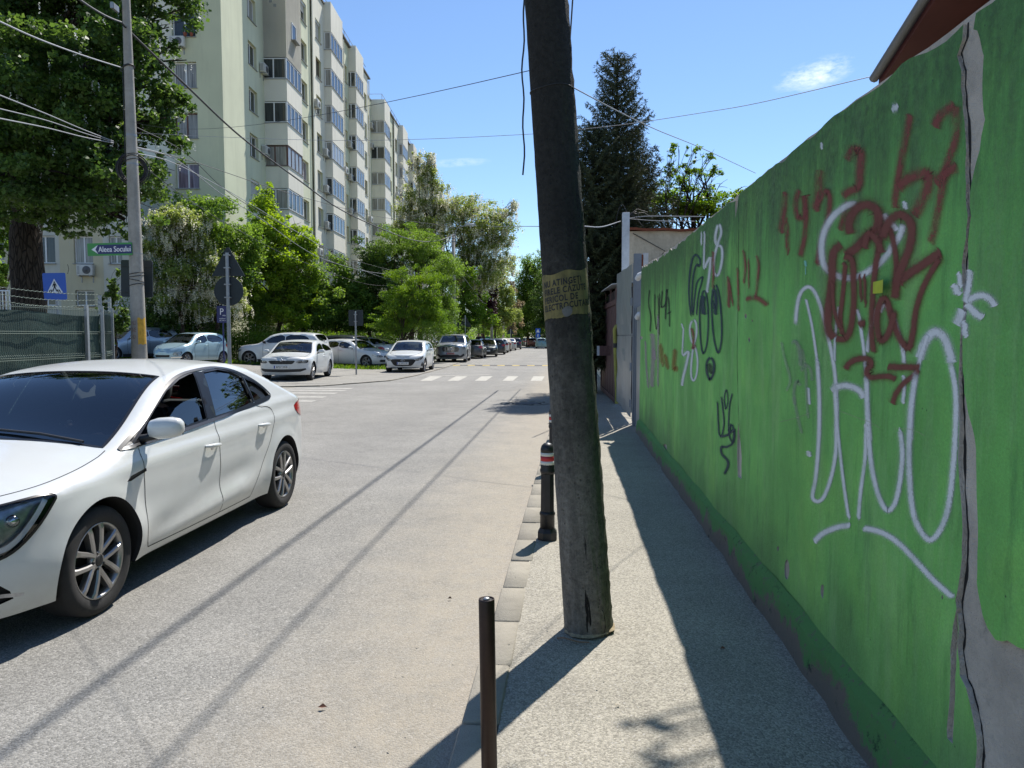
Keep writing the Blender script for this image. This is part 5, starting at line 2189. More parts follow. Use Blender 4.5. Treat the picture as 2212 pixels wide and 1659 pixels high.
G_A = [
 ('o', 24, [(125, 880), (115, 970), (100, 1080)]), ('o', 15, [(130, 1000), (129, 1180)]),
 ('o', 22, [(190, 870), (168, 930), (178, 1000), (208, 990), (208, 900), (215, 1020), (205, 1110), (185, 1190)]),
 ('o', 30, [(285, 780), (275, 860), (258, 980)]), ('o', 22, [(260, 960), (300, 885), (325, 910), (316, 1010), (285, 1120), (264, 1230)]),
 ('o', 32, [(400, 745), (430, 690), (465, 705), (462, 790), (455, 860), (420, 880), (378, 908)]), ('o', 24, [(410, 930), (390, 990), (370, 1065)]),
 ('o', 28, [(695, 520), (670, 630), (640, 780), (620, 900), (620, 965)]), ('o', 42, [(625, 870), (690, 820), (760, 800), (768, 860), (735, 940), (700, 1000)]),
 ('o', 38, [(800, 590), (830, 530), (898, 480)]), ('o', 32, [(898, 480), (902, 560), (895, 650), (860, 745), (840, 830), (810, 1000), (780, 1135)]), ('o', 40, [(800, 850), (850, 800), (910, 765)]),
 ('w', 26, [(455, 940), (400, 950), (340, 1000), (300, 1070), (288, 1150), (305, 1230), (370, 1275), (440, 1278), (510, 1245), (570, 1190), (610, 1130), (640, 1080), (655, 1028)]),
 ('w', 26, [(560, 985), (600, 1030), (628, 1065)]), ('w', 18, [(660, 925), (664, 968)]),
 ('w', 26, [(970, 1240), (962, 1320), (945, 1400)]), ('w', 28, [(1088, 1415), (1062, 1378), (1015, 1362), (955, 1388)]), ('w', 30, [(1032, 1468), (992, 1442), (950, 1398)]), ('w', 38, [(905, 1500), (918, 1470), (935, 1425)]), ('w', 32, [(895, 1305), (915, 1365)]), ('w', 26, [(945, 1560), (945, 1475)]), ('w', 20, [(918, 1250), (922, 1330)]),
 ('w', 36, [(735, 1660), (758, 1585), (800, 1532), (842, 1548), (868, 1600), (888, 1680)]),
 ('ws', 30, [(605, 500), (640, 495)]), ('cy', 11, [(212, 1200), (212, 1230)]), ('cy', 4, [(212, 1230), (212, 1268)]), ('ws', 10, [(288, 655), (286, 690)]),
]
G_B = [
 ('w', 34, [(42, 480), (52, 330), (75, 190), (115, 105), (180, 72), (240, 120), (300, 260), (345, 420), (375, 560), (405, 700), (432, 850), (450, 1000), (462, 1200), (465, 1400), (452, 1680)]),
 ('w', 24, [(148, 185), (180, 320), (215, 480), (245, 680), (270, 880), (284, 1100), (290, 1350), (285, 1680)]),
 ('ws', 26, [(495, 270), (478, 380), (462, 520), (448, 700), (445, 850)]),
 ('w', 30, [(672, 290), (705, 400), (722, 530), (745, 700), (760, 850), (778, 1050), (790, 1250), (806, 1460), (830, 1690)]),
 ('w', 34, [(875, 290), (850, 380), (825, 480), (800, 600), (780, 760)]), ('w', 36, [(905, 340), (945, 262), (1000, 300), (1060, 430), (1110, 580), (1150, 720), (1168, 880)]), ('w', 34, [(1165, 980), (1172, 1120), (1160, 1290)]),
 ('w', 58, [(410, 1160), (470, 1112), (560, 1095), (650, 1118), (715, 1160), (755, 1230)]),
 ('w', 42, [(1410, 560), (1370, 680), (1330, 820), (1295, 980), (1268, 1150), (1252, 1350), (1246, 1690)]), ('w', 24, [(1135, 1525), (1158, 1690)]),
 ('w', 26, [(175, 1110), (180, 1200), (186, 1295)]),
 ('f', 30, [(0, 640), (60, 660), (90, 800), (95, 900)]), ('f', 26, [(100, 950), (140, 880), (200, 930), (215, 1050)]), ('f', 26, [(35, 1300), (30, 1150), (60, 1050), (100, 1100)]), ('f', 22, [(115, 700), (150, 950), (160, 1200), (175, 1450)]), ('f', 24, [(30, 1200), (60, 1380), (110, 1600)]),
 ('r', 68, [(560, 940), (590, 875), (660, 830), (740, 815), (805, 825), (825, 880), (790, 925), (790, 985), (835, 1010), (930, 1000), (1020, 1002), (1100, 1035)]),
 ('r', 76, [(990, 895), (1100, 905), (1230, 905), (1335, 905)]), ('r', 62, [(1325, 925), (1260, 1000), (1170, 1070), (1095, 1170), (1050, 1295)]),
]
G_A2 = [
 ('r', 46, [(425, 1085), (415, 1030), (445, 965), (500, 945), (542, 975), (540, 1045), (490, 1100), (440, 1150), (395, 1185)]),
 ('r', 28, [(545, 985), (556, 1070), (545, 1150), (530, 1250), (518, 1400), (515, 1530), (527, 1635)]),
 ('r', 44, [(560, 1110), (590, 1030), (635, 990), (680, 1010), (695, 1060), (688, 1130), (660, 1210), (630, 1290), (620, 1390)]),
 ('r', 28, [(590, 1040), (612, 1120), (625, 1220), (620, 1330)]),
 ('r', 48, [(632, 1300), (700, 1252), (770, 1205), (835, 1160)]),
 ('r', 32, [(838, 1170), (785, 1255), (745, 1335), (718, 1430), (705, 1530), (688, 1602), (645, 1560), (605, 1460), (585, 1390), (558, 1385), (540, 1470), (552, 1560), (580, 1560), (608, 1490), (620, 1420)]),
 ('r', 44, [(385, 1125), (345, 1170), (338, 1300), (322, 1420), (322, 1520), (350, 1560)]),
 ('r', 32, [(388, 1180), (428, 1200), (436, 1300), (435, 1420), (420, 1520), (395, 1562), (350, 1560)]),
 ('r', 24, [(400, 1200), (388, 1350), (375, 1470), (385, 1550)]), ('r', 20, [(338, 1290), (345, 1420), (375, 1520)]),
 ('r', 15, [(465, 1260), (467, 1395)]), ('r', 15, [(486, 1260), (485, 1420)]), ('r', 34, [(458, 1502), (472, 1492), (488, 1490)]),
 ('r', 34, [(480, 1150), (500, 1080), (540, 1110), (560, 1170)]),
]
G_C = [
 ('w', 14, [(235, -20), (243, 150), (240, 330), (228, 480), (215, 555), (238, 575), (265, 550), (292, 470), (308, 380), (312, 250), (303, 80)]),
 ('w', 12, [(312, 250), (322, 340), (342, 500), (367, 655)]), ('w', 14, [(437, 250), (432, 400), (415, 530), (405, 655)]), ('w', 18, [(435, 60), (440, 200), (450, 350), (468, 470), (498, 570), (530, 612), (560, 580), (580, 490), (588, 380), (577, 280)]),
 ('w', 20, [(640, 40), (622, 180), (615, 330), (618, 470), (630, 600), (655, 680), (700, 732), (742, 690), (772, 600), (790, 450), (800, 270), (798, 120), (772, -10)]),
 ('w', 20, [(220, 742), (260, 705), (320, 680), (375, 672)]), ('w', 20, [(420, 682), (500, 700), (570, 742), (640, 812), (715, 895), (800, 972)]),
 ('w', 16, [(200, 368), (202, 395)]),
 ('s', 3, [(80, 252), (150, 236), (215, 212)]), ('s', 3, [(320, 205), (400, 235), (450, 252), (497, 278)]), ('s', 3, [(550, 280), (610, 280), (650, 293), (678, 309)]),
]
G_D = [
 ('ws', 9, [(450, 225), (446, 310)]), ('ws', 10, [(468, 222), (463, 340), (460, 450)]), ('ws', 14, [(462, 440), (498, 378), (490, 480), (475, 585)]),
 ('ws', 14, [(545, 185), (528, 250), (532, 300), (562, 320), (566, 390), (545, 475), (520, 465), (518, 390), (540, 300), (560, 230), (545, 185)]),
 ('ws', 8, [(335, 755), (342, 790)]), ('ws', 9, [(346, 775), (342, 860), (338, 945)]), ('ws', 14, [(340, 945), (374, 922), (360, 1000), (345, 1060), (334, 1120)]),
 ('ws', 11, [(402, 738), (384, 780), (390, 850), (415, 905), (426, 970), (420, 1050), (402, 1086), (388, 1060), (390, 980), (403, 890), (420, 820), (418, 755), (402, 738)]),
 ('d', 10, [(392, 725), (382, 640), (378, 540), (390, 420), (412, 362), (438, 385), (438, 425), (422, 420), (405, 470), (396, 600), (398, 720)]),
 ('d', 8, [(402, 720), (412, 600), (425, 520), (452, 490), (446, 530), (430, 600), (420, 720)]),
 ('d', 9, [(462, 565), (441, 640), (438, 760), (446, 880), (460, 930), (478, 880), (485, 760), (480, 640), (462, 565)]), ('d', 26, [(460, 595), (456, 650), (462, 710)]),
 ('d', 11, [(525, 535), (505, 620), (508, 740), (522, 860), (545, 925), (562, 860), (564, 740), (550, 600), (525, 535)]), ('d', 24, [(520, 555), (532, 630), (524, 710)]), ('d', 8, [(512, 620), (520, 670), (528, 640)]),
 ('d', 14, [(500, 955), (480, 985), (482, 1040), (500, 1080), (518, 1040), (520, 985), (500, 955)]), ('k', 24, [(500, 985), (502, 1050)]),
 ('d', 8, [(540, 1200), (545, 1300), (552, 1390), (568, 1400), (580, 1330), (572, 1250), (562, 1175)]), ('d', 7, [(592, 1138), (580, 1190), (590, 1250), (602, 1200), (592, 1138)]), ('d', 8, [(630, 1158), (614, 1220), (608, 1300), (606, 1390)]),
 ('d', 14, [(552, 1412), (600, 1400), (638, 1372), (634, 1440), (600, 1468), (566, 1470), (570, 1510), (600, 1545), (603, 1580), (580, 1632)]), ('d', 9, [(622, 1330), (610, 1400), (632, 1440), (640, 1380), (625, 1335)]),
 ('k', 7, [(152, 560), (145, 640), (158, 720), (152, 810)]), ('k', 6, [(180, 580), (178, 700), (188, 790), (200, 700), (196, 590)]), ('k', 6, [(206, 580), (204, 700), (204, 830)]), ('k', 8, [(222, 560), (216, 660), (240, 640), (246, 560), (240, 660), (238, 740)]), ('k', 8, [(255, 600), (262, 700), (262, 780)]), ('k', 20, [(258, 690), (264, 700)]),
 ('p', 9, [(125, 850), (130, 1000), (140, 1135)]), ('p', 8, [(196, 700), (198, 900), (197, 1130)]), ('p', 22, [(166, 810), (172, 900), (168, 1000), (160, 1130)]), ('p', 18, [(172, 900), (178, 970)]),
 ('or', 18, [(215, 870), (224, 1010)]), ('or', 16, [(240, 930), (255, 1025)]), ('or', 20, [(300, 900), (290, 1010), (316, 1020)]),
 ('o', 14, [(602, 480), (605, 580), (604, 670)]), ('o', 10, [(606, 500), (628, 660)]), ('o', 12, [(655, 430), (658, 560), (660, 690)]), ('o', 12, [(690, 330), (702, 430), (690, 530)]), ('o', 10, [(722, 380), (722, 560)]), ('o', 14, [(772, 362), (785, 430), (772, 560), (760, 610)]), ('o', 24, [(700, 615), (775, 612), (842, 655)]),
 ('o', 14, [(515, 340), (512, 400), (516, 470), (512, 560)]), ('o', 12, [(394, 780), (405, 840), (400, 900), (418, 880)]),
 ('f', 12, [(915, 860), (930, 950), (965, 1080), (940, 1150)]), ('f', 14, [(985, 850), (1020, 900), (1030, 1000)]),
]
for zf, sc, data in ((zA, 1.844, G_A), (zB, 4.147, G_B), (zA, 1.844, G_A2), (zC, 1.6258, G_C), (zD, 2.304, G_D)):
 for kind, w, pts in data:
  stroke(zf, sc, pts, w, kind)
# yellow sticker, curling at its right edge
a, b = wp(*zA(537, 1300)), wp(*zA(597, 1345))
y0, y1 = sorted((a[0], b[0]))
z0, z1 = sorted((a[1], b[1]))
st = MB()
vs = []
for i in range(7):
 t = i / 6
 yy = y1 + (y0 - y1) * t
 xx = WX - .011 - .016 * max(0, t - .6) ** 1.5 * 3
 vs += [(xx, yy, z0 - .003 * t), (xx, yy, z1 + .002 * t)]
st.add(vs, [(2 * i, 2 * i + 1, 2 * i + 3, 2 * i + 2) for i in range(6)])
so = st.build('sticker', simple('yellow_sticker', (.42, .50, .03), .45, var=.15, scale=30), label='small yellow sticker curling off the green wall over brown graffiti', cat='sticker', fix=False)
so.modifiers.new('thick', 'SOLIDIFY').thickness = .0008

# ------------------------------------------------------------------ things past the end of the wall
MAT['gate_sheet'] = simple('grey_sheet_metal', (.30, .325, .335), .42, .35, var=.16, scale=2.2, bump=.25, bscale=2.5)
MAT['gate_post'] = simple('blue_grey_paint', (.155, .18, .215), .5, .2, var=.15)
MAT['white_post'] = mat_concrete('whitewashed_post', (.50, .52, .54), coord='World', bump=.2, stain=.2)
MAT['shed_brown'] = simple('dark_brown_boards', (.105, .050, .045), .7, var=.35, scale=5, bump=.4, bscale=14, stretch=(6, 6, .6), coord='World')
MAT['shed_dark'] = simple('black_brown_board', (.035, .024, .026), .75, var=.3, scale=4)
MAT['gas_yellow'] = simple('yellow_gas_pipe', (.28, .27, .05), .6, var=.3, scale=6)
MAT['stucco'] = mat_concrete('cream_stucco', (.44, .38, .29), coord='World', bump=.3, stain=.35, streak=True)
MAT['rust'] = simple('rust', (.16, .045, .02), .9, var=.4, scale=18, bump=.5)

gate = empty('sheet_metal_gate', (1.10, 13.4, 0), label='dented grey sheet metal gate leaf standing ajar past the green wall', cat='gate')
rg = random.Random(4)
# leaf from the hinge post at y=13.1 to y=17.8: two sheets one above the other, crumpled
for (zl, zh) in ((.16, 1.62), (1.64, 2.88)):
 nx, nz = 10, 7
 vs = []
 for j in range(nz):
  for i in range(nx):
   yy = -.1 + 4.6 * i / (nx - 1)
   zz = zl + (zh - zl) * j / (nz - 1) + (.0 if zh < 2 else .13 * (i / (nx - 1)) * (j / (nz - 1)))
   vs.append((-.012 - .0050 * i + rg.uniform(-.016, .016), yy * .78, zz))
 g = MB()
 g.add(vs, [(j * nx + i, j * nx + i + 1, (j + 1) * nx + i + 1) for j in range(nz - 1) for i in range(nx - 1)] + [(j * nx + i, (j + 1) * nx + i + 1, (j + 1) * nx + i) for j in range(nz - 1) for i in range(nx - 1)], 0, False)
 o = g.build('sheet_panel', MAT['gate_sheet'], gate, fix=False)
 o.modifiers.new('thick', 'SOLIDIFY').thickness = .004
fr_m = MB()
fr_m.box(0, .04, -.12, -.06, .1, 2.9)
fr_m.box(-.04, 0, 3.44, 3.50, .1, 3.0)
fr_m.add([(0, -.06, 1.60), (.04, -.06, 1.60), (.04, -.06, 1.66), (0, -.06, 1.66), (-.03, 3.44, 1.60), (.01, 3.44, 1.60), (.01, 3.44, 1.66), (-.03, 3.44, 1.66)], [(0, 1, 2, 3), (4, 7, 6, 5), (0, 4, 5, 1), (1, 5, 6, 2), (2, 6, 7, 3), (3, 7, 4, 0)])
fr_m.build('frame', MAT['gate_post'], gate)
for z in (1.0, 2.15, .35):
 h = MB()
 h.tube([(-.03, -.13, z), (-.03, -.13, z + .14)], .02, 8)
 h.build('hinge', MAT['gate_post'], gate)
post = empty('gate_post', (1.13, 12.95, 0), label='blue grey steel gate post with a rusty gap at the wall end', cat='post')
q = MB()
q.box(-.05, .075, -.06, .06, 0, 3.02)
q.build('steel_profile', MAT['gate_post'], post)
q = MB()
q.box(.079, .10, -.06, .05, 1.9, 3.0)
q.build('rusty_strip', MAT['rust'], post)
q = MB()
q.box(.105, .19, -.05, .05, 1.85, 3.03)
q.build('white_profile', MAT['white_post'], post)
pn = empty('narrow_panel', (1.135, 12.35, 0), label='narrow grey metal panel closing the gap at the green wall end', cat='panel')
q = MB()
q.box(-.012, .012, -.28, .5, .08, 2.1)
q.build('sheet_panel', MAT['gate_sheet'], pn)
q = MB()
q.box(-.03, -.012, .42, .5, .1, 2.1)
q.build('edge_strip', MAT['gate_post'], pn)
# thick grey pipe with elbows poking out over the wall end
pp_ = empty('wall_pipe', (1.2, 12.2, 0), label='thick pale pipe with two elbows at the end of the green wall', cat='pipe')
for z in (2.62, 1.98):
 q = MB()
 q.tube([(.08, -.08, z), (-.02, .04, z), (-.08, .12, z - .02), (-.10, .22, z - .06)], .048, 12)
 q.build('elbow', MAT['white_post'], pp_)
q = MB()
q.tube([(.0, .10, 1.75), (.0, .10, 2.6)], .05, 12)
q.build('riser', MAT['white_post'], pp_)

wp_ = empty('white_post', (1.30, 18.0, 0), label='tall whitewashed concrete post carrying loose cables beside the spruce', cat='post')
q = MB()
q.bbox(-.085, .085, -.085, .085, 0, 4.55, .012)
q.build('shaft', MAT['white_post'], wp_)
q = MB()
pts = [Vector((.02, 0, 4.56))]
for i in range(14):
 t = i / 13
 pts.append(Vector((.02 - .28 * t, .1 * t, 4.56 + .35 * math.sin(PI * t) - .35 * t)))
q.tube(pts, .008, 5)
for k_ in range(4):
 a = Vector((.08, 0, 4.5))
 b = a + Vector((.25 + .1 * k_, rg.uniform(-.2, .2), rg.uniform(-.35, .12)))
 c = (a + b) / 2 + Vector((rg.uniform(-.1, .1), 0, rg.uniform(.02, .15)))
 q.tube([a, c, b], .007, 5)
q.build('loose_cable', MAT['cable'], wp_)

# cream wall of the outbuilding behind
ob = empty('outbuilding', (1.45, 19.0, 0), label='cream stucco outbuilding wall with rusty roof edge behind the gate', cat='building')
q = MB()
q.box(0, 6.5, 0, 5.5, 0, 4.25)
q.build('wall', MAT['stucco'], ob)
q = MB()
vs = []
for i in range(30):
 x = -.08 + 6.7 * i / 29
 dz = .015 * math.sin(i * 1.9)
 vs += [(x, -.10, 4.27 + dz - .006 * i), (x, -.10, 4.33 + dz - .006 * i), (x, 5.6, 4.55), (x, 5.6, 4.50)]
q.add(vs, [(i * 4 + j, i * 4 + (j + 1) % 4, (i + 1) * 4 + (j + 1) % 4, (i + 1) * 4 + j) for i in range(29) for j in range(4)], 0)
q.build('roof_edge', MAT['rust'], ob)
q = MB()
q.tube([(.1, -.02, 4.2), (.9, -.03, 3.75), (.55, -.03, 3.3), (.75, -.03, 2.9), (1.1, -.03, 2.7), (1.9, -.03, 2.8)], .010, 5)
q.tube([(.85, -.02, 3.7), (.9, -.02, 3.0), (1.1, -.02, 2.0)], .008, 5)
q.build('hanging_cable', MAT['cable'], ob)

# gable end of a red-brown roof above the wall at the upper right
rf = empty('red_roof_house', (1.9, 2.9, 0), label='red brown sheet metal roof rising behind the green wall at upper right', cat='building')
MAT['red_roof'] = simple('red_brown_roof', (.11, .032, .028), .6, .2, var=.2)
MAT['grey_gutter'] = simple('grey_gutter', (.16, .165, .17), .5, .3, var=.1)

def rfp(u, v, x):
 p = pt(u, v, 1.0)
 d = p - Vector((0, 0, EYE))
 t = x / d.x
 return Vector((0, d.y * t, EYE + d.z * t))

e0, e1 = rfp(1925, 128, 1.9), rfp(2015, -12, 1.9)
dirv = (e1 - e0)
far_ = e0 - dirv * .35
nearp = e0 + dirv * 2.4
O = Vector((1.9, 2.9, 0))
q = MB()
sl = Vector((3.5, 0, 1.0))
A0, B0 = Vector((1.9, far_.y, far_.z)) - O, Vector((1.9, nearp.y, nearp.z)) - O
q.add([A0, B0, B0 + sl, A0 + sl, A0 - Vector((0, 0, .05)), B0 - Vector((0, 0, .05)), B0 + sl - Vector((0, 0, .05)), A0 + sl - Vector((0, 0, .05))], [(0, 1, 2, 3), (4, 7, 6, 5), (0, 4, 5, 1), (1, 5, 6, 2), (2, 6, 7, 3), (3, 7, 4, 0)])
q.build('roof_sheet', MAT['red_roof'], rf)
q = MB()
q.tube([A0 + Vector((-.03, 0, .0)), B0 + Vector((-.03, 0, .0))], .028, 8)
q.build('eaves_gutter', MAT['grey_gutter'], rf)
q = MB()
zt = min(A0.z, B0.z)
q.add([(.35, A0.y + .1, 0), (.35, B0.y, 0), (.35, B0.y, B0.z), (.35, A0.y + .1, A0.z + .05), (3.3, A0.y + .1, 0), (3.3, B0.y, 0), (3.3, B0.y, B0.z + .8), (3.3, A0.y + .1, A0.z + .85)], [(0, 1, 2, 3), (4, 7, 6, 5), (1, 5, 6, 2), (3, 7, 4, 0)])
q.build('wall', MAT['stucco'], rf)

# brown shed with a plank door opening on to the footway
shed = empty('brown_shed', (1.07, 17.1, 0), R(2.0), label='narrow brown timber shed with a planked front beyond the gate', cat='shed')
for i in range(6):
 q = MB()
 q.bbox(-.02, .02, .05 + i * .72, .75 + i * .72, .10, 2.35 - .0 * i, .006, seg=1)
 q.build('plank', MAT['shed_brown'], shed)
q = MB()
q.box(-.045, -.02, 0, .10, .08, 2.72)
q.box(-.045, -.02, 4.3, 4.42, .08, 2.72)
q.box(-.045, -.02, .10, 4.3, 2.35, 2.47)
q.box(-.045, -.02, .10, 4.3, .08, .20)
q.box(-.040, -.02, 1.4, 1.5, 2.47, 2.76)
q.box(-.040, -.02, 2.9, 3.0, 2.47, 2.76)
q.build('door_frame', MAT['shed_brown'], shed)
q = MB()
q.box(0, 1.3, -.02, .02, .06, 2.74)
q.build('side_wall', MAT['shed_dark'], shed)
q = MB()
q.box(.03, 1.3, .03, 4.4, .06, 2.72)
q.build('shed_body', MAT['shed_dark'], shed)
q = MB()
q.add([(-.15, -.15, 2.80), (-.15, 4.6, 2.83), (1.4, 4.6, 3.20), (1.4, -.15, 2.96), (-.15, -.15, 2.78), (-.15, 4.6, 2.81), (1.4, 4.6, 3.18), (1.4, -.15, 2.94)], [(0, 1, 2, 3), (4, 7, 6, 5), (0, 4, 5, 1), (3, 2, 6, 7), (0, 3, 7, 4)])
q.build('roof_sheet', simple('white_roof_sheet', (.55, .56, .56), .5, var=.1), shed)
q = MB()
q.box(-.30, -.045, 1.4, 1.44, 1.14, 1.38)
q.build('brown_flag_sign', MAT['shed_brown'], shed)
q = MB()
q.box(-.36, -.302, 1.4, 1.44, 1.14, 1.38)
q.build('white_edge', MAT['white_post'], shed)
gp = empty('gas_pipe', (1.07, 16.8, 0), label='bent yellow gas pipe rising from the ground beside the gate', cat='pipe')
q = MB()
pts = [(-.02, 0, .05), (-.02, 0, .35), (-.05, 0, 1.0), (-.08, 0, 1.75)] + [(-.08 + .12 * (1 - math.cos(a)), 0, 1.75 + .12 * math.sin(a)) for a in np.linspace(.2, PI / 2, 6)] + [(.25, 0, 1.87)]
q.tube(pts, .042, 12)
q.build('pipe', MAT['gas_yellow'], gp)
q = MB()
q.tube([(-.062, 0, 1.36), (-.066, 0, 1.46)], .050, 12)
q.build('black_band', MAT['black'], gp)
q = MB()
q.sphere((.02, 0, .02), .17, 12, 6, 0, (1, 1, .5))
q.build('concrete_foot', MAT['wall_cap'], gp)
gb = empty('gas_meter_box', (1.05, 23.2, 0), label='yellow gas meter cabinet low on the far wall beyond the shed', cat='cabinet')
q = MB()
q.bbox(0, .3, 0, .5, .75, 1.35, .02)
q.build('cabinet', simple('meter_yellow', (.42, .36, .05), .5), gb)
q = MB()
q.sphere((-.01, .25, 1.28), .05, 10, 6)
q.build('lock', MAT['rust'], gb)
for yy, c_, lab in ((22.6, 'w_cream', 'low pale wall of the house just past the brown shed'), (36.0, 'w_grey', 'grey boundary wall farther down the right side of the street')):
 o = empty('boundary_wall', (1.15, yy, 0), label=lab, cat='wall')
 q = MB()
 q.box(0, .25, 0, 12.5 if yy < 30 else 50, 0, 2.3)
 q.build('wall_panel', MAT[c_], o)
 q = MB()
 q.box(-.04, .29, -.01, 12.51 if yy < 30 else 50.01, 2.302, 2.38)
 q.build('coping', MAT['wall_cap'], o)

# ------------------------------------------------------------------ the saloon in the foreground
FRONT_DLO = [(.97, .935), (.84, 1.0), (.62, 1.115), (.39, 1.222), (.16, 1.290), (.0, 1.318), (-.075, 1.324), (.045, .978), (.5, .952)]

def saloon_params():
 P = dict(L=4.63, W=1.814, R=.318, wf=1.385, wb=-1.325, step=.04, zstep=.028, cols=17, gap=.006)
 P['paint'] = MAT['white_paint']
 P['top'] = [(2.315, .66), (2.25, .73), (2.05, .805), (1.65, .885), (1.3, .935), (1.14, .965), (1.04, 1.0), (.28, 1.335), (.02, 1.385), (-.35, 1.415), (-.70, 1.408), (-.95, 1.372), (-1.15, 1.315), (-1.80, 1.095), (-1.95, 1.06), (-2.12, 1.055), (-2.22, 1.06), (-2.29, 1.03), (-2.315, .97)]
 P['crown'] = [(-2.315, .03), (-1.9, .04), (-1.2, .035), (-.4, .04), (.3, .04), (1.0, .05), (1.5, .07), (2.1, .05), (2.315, .04)]
 P['belt'] = [(-2.3, 1.02), (-1.6, 1.01), (-.8, .985), (.0, .955), (1.0, .90), (2.3, .80)]
 P['front'] = [(.15, .10), (.25, .03), (.38, .0), (.55, .0), (.66, .03), (.75, .10), (.9, .22)]
 P['rear'] = [(.2, .06), (.4, .0), (.6, .0), (.8, .03), (1.0, .07), (1.1, .09)]
 P['flare'] = [(1.385, 1), (-1.325, 1)]
 P['tumble'] = .50
 P['shoulder'] = (.845, -.025, .012)
 P['rear_taper'] = .075
 P['Lr'] = .72
 P['nr'] = 2.9
 P['scallop'] = (-.62, .93, .33, .50, .024)
 P['sill'] = .20
 P['arch_gap'] = .050
 P['bottom'] = [(-2.315, .30), (-1.8, .24), (-1.0, .205), (1.0, .205), (1.8, .20), (2.315, .19)]
 P['ws'] = (1.12, .25)
 P['wr'] = (-1.17, -1.78)
 P['glass_v'] = .93
 P['glass'] = MAT['glass']
 door_f = FRONT_DLO
 door_r = [(-.085, .982), (-.205, 1.322), (-.45, 1.335), (-.66, 1.305), (-.79, 1.258), (-.785, 1.032), (-.45, 1.0)]
 quarter = [(-.815, 1.035), (-.822, 1.245), (-.98, 1.195), (-1.10, 1.13), (-1.17, 1.060)]
 # lowered front pane: the opening plus a rounded quarter of glass
 P['side_regions'] = [
  ('side_window', door_r, MAT['glass_dark'], -.012, 0),
  ('side_window', quarter, MAT['glass_dark'], -.012, 0),
  ('window_frame', door_f, None, 0, 0),
  ('fender_vent', [(1.145, .722), (1.10, .750), (.94, .772), (.935, .752), (1.10, .720)], MAT['black'], -.006, 0),
 ]
 T_ = Body(P).T
 P['side_regions'].append(('tail_light', [(-1.63, .915), (-1.80, .965), (-2.24, .975), (-2.26, .83), (-2.0, .79), (-1.76, .83)], MAT['tail'], .004, 1))
 P['u_regions'] = [
  ('headlight', [(.44, .70), (.44, .625), (.60, .555), (.82, .50), (.93, .515), (1.05, .60), (1.16, .72), (1.21, .775), (1.12, .785), (.85, .755), (.6, .72)], MAT['lamp_glass'], .002, 1),
  ('grille', [(.0, .68), (.40, .68), (.42, .62), (.30, .50), (.0, .48)], MAT['gloss_black'], -.01, 0),
  ('fog_lamp_intake', [(.56, .40), (.78, .43), (.92, .36), (.96, .27), (.58, .28)], MAT['void'], -.02, 1),
  ('lower_grille', [(.0, .40), (.50, .40), (.54, .28), (.0, .26)], MAT['black'], -.012, 0),
 ]
 P['door_lines'] = [
  [(.955, .90), (.965, .75), (.955, .5), (.935, .32), (.90, .255)],
  [(-.03, .975), (-.03, .8), (-.045, .5), (-.055, .255)],
  [(-.82, 1.0), (-1.14, .96), (-1.09, .82), (-.98, .67), (-.80, .49), (-.66, .35), (-.60, .255)],
  [(.90, .255), (.2, .25), (-.60, .255)],
 ]
 P['u_lines'] = []
 P['top_lines'] = [[(2.20, .75), (2.0, .90), (1.7, .96), (1.4, .975), (1.15, .97)], [(2.23, .0), (2.225, .4), (2.20, .75)], [(-1.84, .0), (-1.84, .9)]]
 P['handles'] = [(.09, .79), (-.84, .835)]
 P['mirror'] = (.85, .955)
 P['lenses'] = [('lamp_lens', .72, .645, .036), ('lamp_lens', .97, .675, .034)]
 P['u_ribbons'] = [
  ('light_guide', [(1.14, .755), (1.06, .66), (.97, .57), (.88, .535), (.70, .555), (.52, .60)], .028, -.012, MAT['lamp_led']),
  ('light_guide', [(.47, .70), (.75, .735), (1.08, .772)], .022, -.010, MAT['chrome']),
  ('headlight_edge', [(.44, .70), (.44, .625), (.60, .555), (.82, .50), (.93, .515), (1.05, .60), (1.16, .72), (1.205, .772), (1.12, .785), (.85, .755), (.6, .72), (.44, .70)], .014, .004, MAT['gloss_black']),
  ('chrome_strip', [(.62, .335), (.85, .33), (1.0, .30)], .02, .0, MAT['lamp_back']),
 ]
 P['style'] = 'double'
 P['spokes'] = 5
 P['rr'] = .214
 P['R'] = .314
 return P

